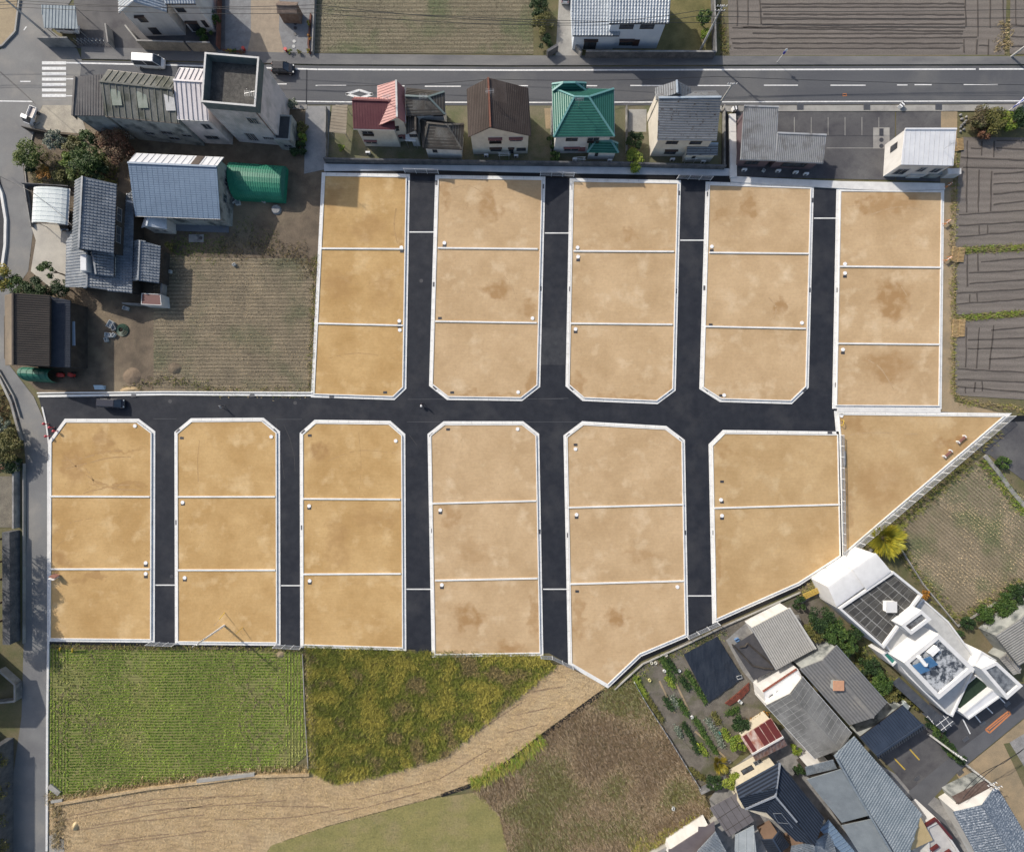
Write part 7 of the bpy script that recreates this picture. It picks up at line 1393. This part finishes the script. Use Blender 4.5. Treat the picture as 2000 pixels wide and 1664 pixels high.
# straw mats
M('brown heap soil', (.23, .17, .115), (.17, .125, .085), sc=1, bump=.6, fine=.2)
straw_m = M('straw bundle', (.50, .36, .19), (.38, .26, .13), sc=2, fine=.2)
for k, (x, y, n_, l) in enumerate(((1870, 497, 11, 'woven straw mat at the corner between the upper ploughed fields'), (1871, 640, 13, 'longer straw mat beside the lowest ploughed field'), (1868, 283, 9, 'straw bundle stack beside the white office box'))):
    t = thing('straw_mat', l, 'straw mat', G(x, y), -.15 + .1 * k, world=False, group='straw mats' if k < 2 else None)
    for c in (-1, 1):
        for j in range(n_): b = MB(); yy = (j - n_ / 2) * .27; b.tube([(c * .62 - .6, yy, .16 + R.uniform(0, .06)), (c * .62 + .55, yy + .12 * c, .16)], .12, 6); b.build('bundle', straw_m, t)
for k, (x, y, rx, ry, hh, l) in enumerate(((259, 735, 1.9, 1.6, .5, 'smooth brown soil heap at the bottom of the yard'), (255, 762, 2.0, .7, .5, 'low reddish straw heap by the white kerb'), (342, 720, 1.4, 1.2, .5, 'dark clod heap at the corner of the left stubble field'), (148, 1612, .6, .9, .6, 'straw heap standing on the curved track'), (548, 1278, .9, .8, .3, 'small heap on the verge of the green field'))):
    q = G(x, y); b = MB(); n_ = 14
    vs = []; fs = []
    for i in range(6):
        for j in range(n_): a = 6.283 * j / n_; rr = (1 - i / 6) * (1 + .2 * noise.noise(Vector((math.cos(a) * 1.5, math.sin(a) * 1.5, k)))); vs.append((q.x + rx * rr * math.cos(a), q.y + ry * rr * math.sin(a), hh * math.sin(i / 6 * 1.5) + (R.uniform(-.05, .05) if i else 0)))
    for i in range(5):
        for j in range(n_): fs.append((i * n_ + j, i * n_ + (j + 1) % n_, (i + 1) * n_ + (j + 1) % n_, (i + 1) * n_ + j))
    fs.append(tuple(range(5 * n_, 6 * n_))); b.add(vs, fs); b.build('soil_heap', (MATS['brown heap soil'], straw_path, soil_brown, MATS['golden straw'], dirt_tan)[k], label=l, cat='heap', loc=q, smooth=True)
# rough stones at the right kerb by the shrubs
for k in range(9):
    q = G(1880 + R.uniform(-6, 6), 226 + k * 4); b = MB(); b.ball((q.x, q.y, .15), .3 * R.uniform(.7, 1.3), .25, .22, 7, 5); b.build('rock', conc_old, label=('topmost', 'second', 'third', 'fourth', 'fifth', 'sixth', 'seventh', 'eighth', 'lowest')[k] + ' small grey rock in the heap beside the pavement shrubs', cat='rock', group='rock heap by the pavement', loc=q)
# flower border
for k, (x, y, pal, l) in enumerate(((447, 100, LY, 'yellow flower cushion left in the road border'), (458, 101, LG, 'green cushion plant in the road border'), (470, 101, LR, 'reddish cushion plant in the road border'), (604, 46, LY, 'tall yellow flower cushion beside the grey drive'), (605, 72, LO, 'orange flower cushion beside the grey drive'), (566, 101, LL, 'lime cushion right of the driveway mouth'), (584, 102, LV, 'olive cushion right of the driveway mouth'), (602, 99, LY, 'yellow cushion at the border corner'))): tree(l, x, y, .55, .7, pal, 'flower_cushion', 'flowers', n=110, leaf=.16, clump=6, group='flower cushions by the drive')
for k, (x, y) in enumerate(((478, 99), (560, 101))):
    t = thing('planter', ('red planter at the left of the driveway mouth', 'red planter at the right of the driveway mouth')[k], 'planter', G(x, y), 0, world=False); b = MB(); b.tube([(0, 0, 0), (0, 0, .6)], .22, 12, .3); b.build('pot', red, t); b = MB(); b.tube([(0, 0, .6), (0, 0, .66)], .33, 12); b.build('rim', rd, t)
# ---------------------------------------------------------------- people
skin = P('skin', (.45, .28, .2), .6); hair = P('black hair', (.015, .012, .01), .7)
def person(label, x, y, rz, shirt, trousers, h0, stride=.22):
    t = thing('person', label, 'person', G(x, y, h0), rz, world=False)
    V = dict(pel=(0, 0, .92), ch=(0, 0, 1.22), nk=(.01, 0, 1.46), hd=(.03, 0, 1.58), tp=(.03, 0, 1.68), hl=(0, .1, .88), kl=(stride * .6, .11, .5), al=(stride, .11, .09), tl=(stride + .17, .12, .04), hr=(0, -.1, .88), kr=(-stride * .2, -.11, .5), ar=(-stride, -.11, .12), tr=(-stride + .15, -.12, .04),
             sl=(0, .19, 1.40), el=(-.08, .27, 1.13), wl=(.06, .29, .9), fl=(.1, .29, .8), sr=(0, -.19, 1.40), er=(.06, -.27, 1.13), wr=(.2, -.25, .93), fr=(.26, -.24, .85))
    rad = dict(pel=.15, ch=.16, nk=.06, hd=.095, tp=.08, hl=.095, kl=.065, al=.045, tl=.04, hr=.095, kr=.065, ar=.045, tr=.04, sl=.065, el=.045, wl=.033, fl=.035, sr=.065, er=.045, wr=.033, fr=.035)
    ks = list(V); E = [('pel', 'ch'), ('ch', 'nk'), ('nk', 'hd'), ('hd', 'tp'), ('pel', 'hl'), ('hl', 'kl'), ('kl', 'al'), ('al', 'tl'), ('pel', 'hr'), ('hr', 'kr'), ('kr', 'ar'), ('ar', 'tr'), ('ch', 'sl'), ('sl', 'el'), ('el', 'wl'), ('wl', 'fl'), ('ch', 'sr'), ('sr', 'er'), ('er', 'wr'), ('wr', 'fr')]
    me = bpy.data.meshes.new('body'); me.from_pydata([V[k] for k in ks], [(ks.index(a), ks.index(c)) for a, c in E], []); o = bpy.data.objects.new('body', me); COL.objects.link(o)
    md = o.modifiers.new('skin', 'SKIN'); md.use_smooth_shade = True
    for i, k in enumerate(ks): me.skin_vertices[0].data[i].radius = (rad[k],) * 2
    me.skin_vertices[0].data[0].use_root = True
    sb = o.modifiers.new('sub', 'SUBSURF'); sb.levels = 1; sb.render_levels = 1
    dg = bpy.context.evaluated_depsgraph_get(); nm = bpy.data.meshes.new_from_object(o.evaluated_get(dg)); o.modifiers.clear(); o.data = nm; nm.name = 'body'
    nm.materials.clear()
    for m_ in (skin, shirt, trousers, lid_d): nm.materials.append(m_)
    for f in nm.polygons:
        c = f.center; f.material_index = 3 if c.z < .1 else 2 if c.z < .95 and abs(c.y) < .21 else 1 if c.z < 1.45 and c.z > .95 else 0
    o.parent = t
    b = MB(); b.ball((.02, 0, 1.66), .115, .105, .1, 12, 7); b.build('hair', hair, t, smooth=True)
    for s in (-1, 1): b = MB(); b.ball((.118, s * .035, 1.6), .014, n=6, m=4); b.build('eye', hair, t)
    b = MB(); b.ball((.13, 0, 1.57), .02, n=6, m=4); b.build('nose', skin, t)
    return t
person('person in a pale jacket and dark trousers standing on the new road, left one', 437, 795, .6, P('pale jacket', (.5, .5, .5)), P('dark trousers', (.03, .03, .04)), ZR)
person('person in a dark top holding a white bag on the central crossing', 827, 790, -2.6, P('dark top', (.03, .02, .03)), P('navy trousers', (.02, .02, .03)), ZR)
q = G(824, 793, ZR); b = MB(); b.box(-.16, -.2, .55, .16, .2, .95); b.box(-.02, -.14, .95, .02, .14, 1.0); o = b.build('bag', cap_w, label='white bag held by the person on the central crossing', cat='bag'); o.location = (q.x, q.y, ZR - .1)
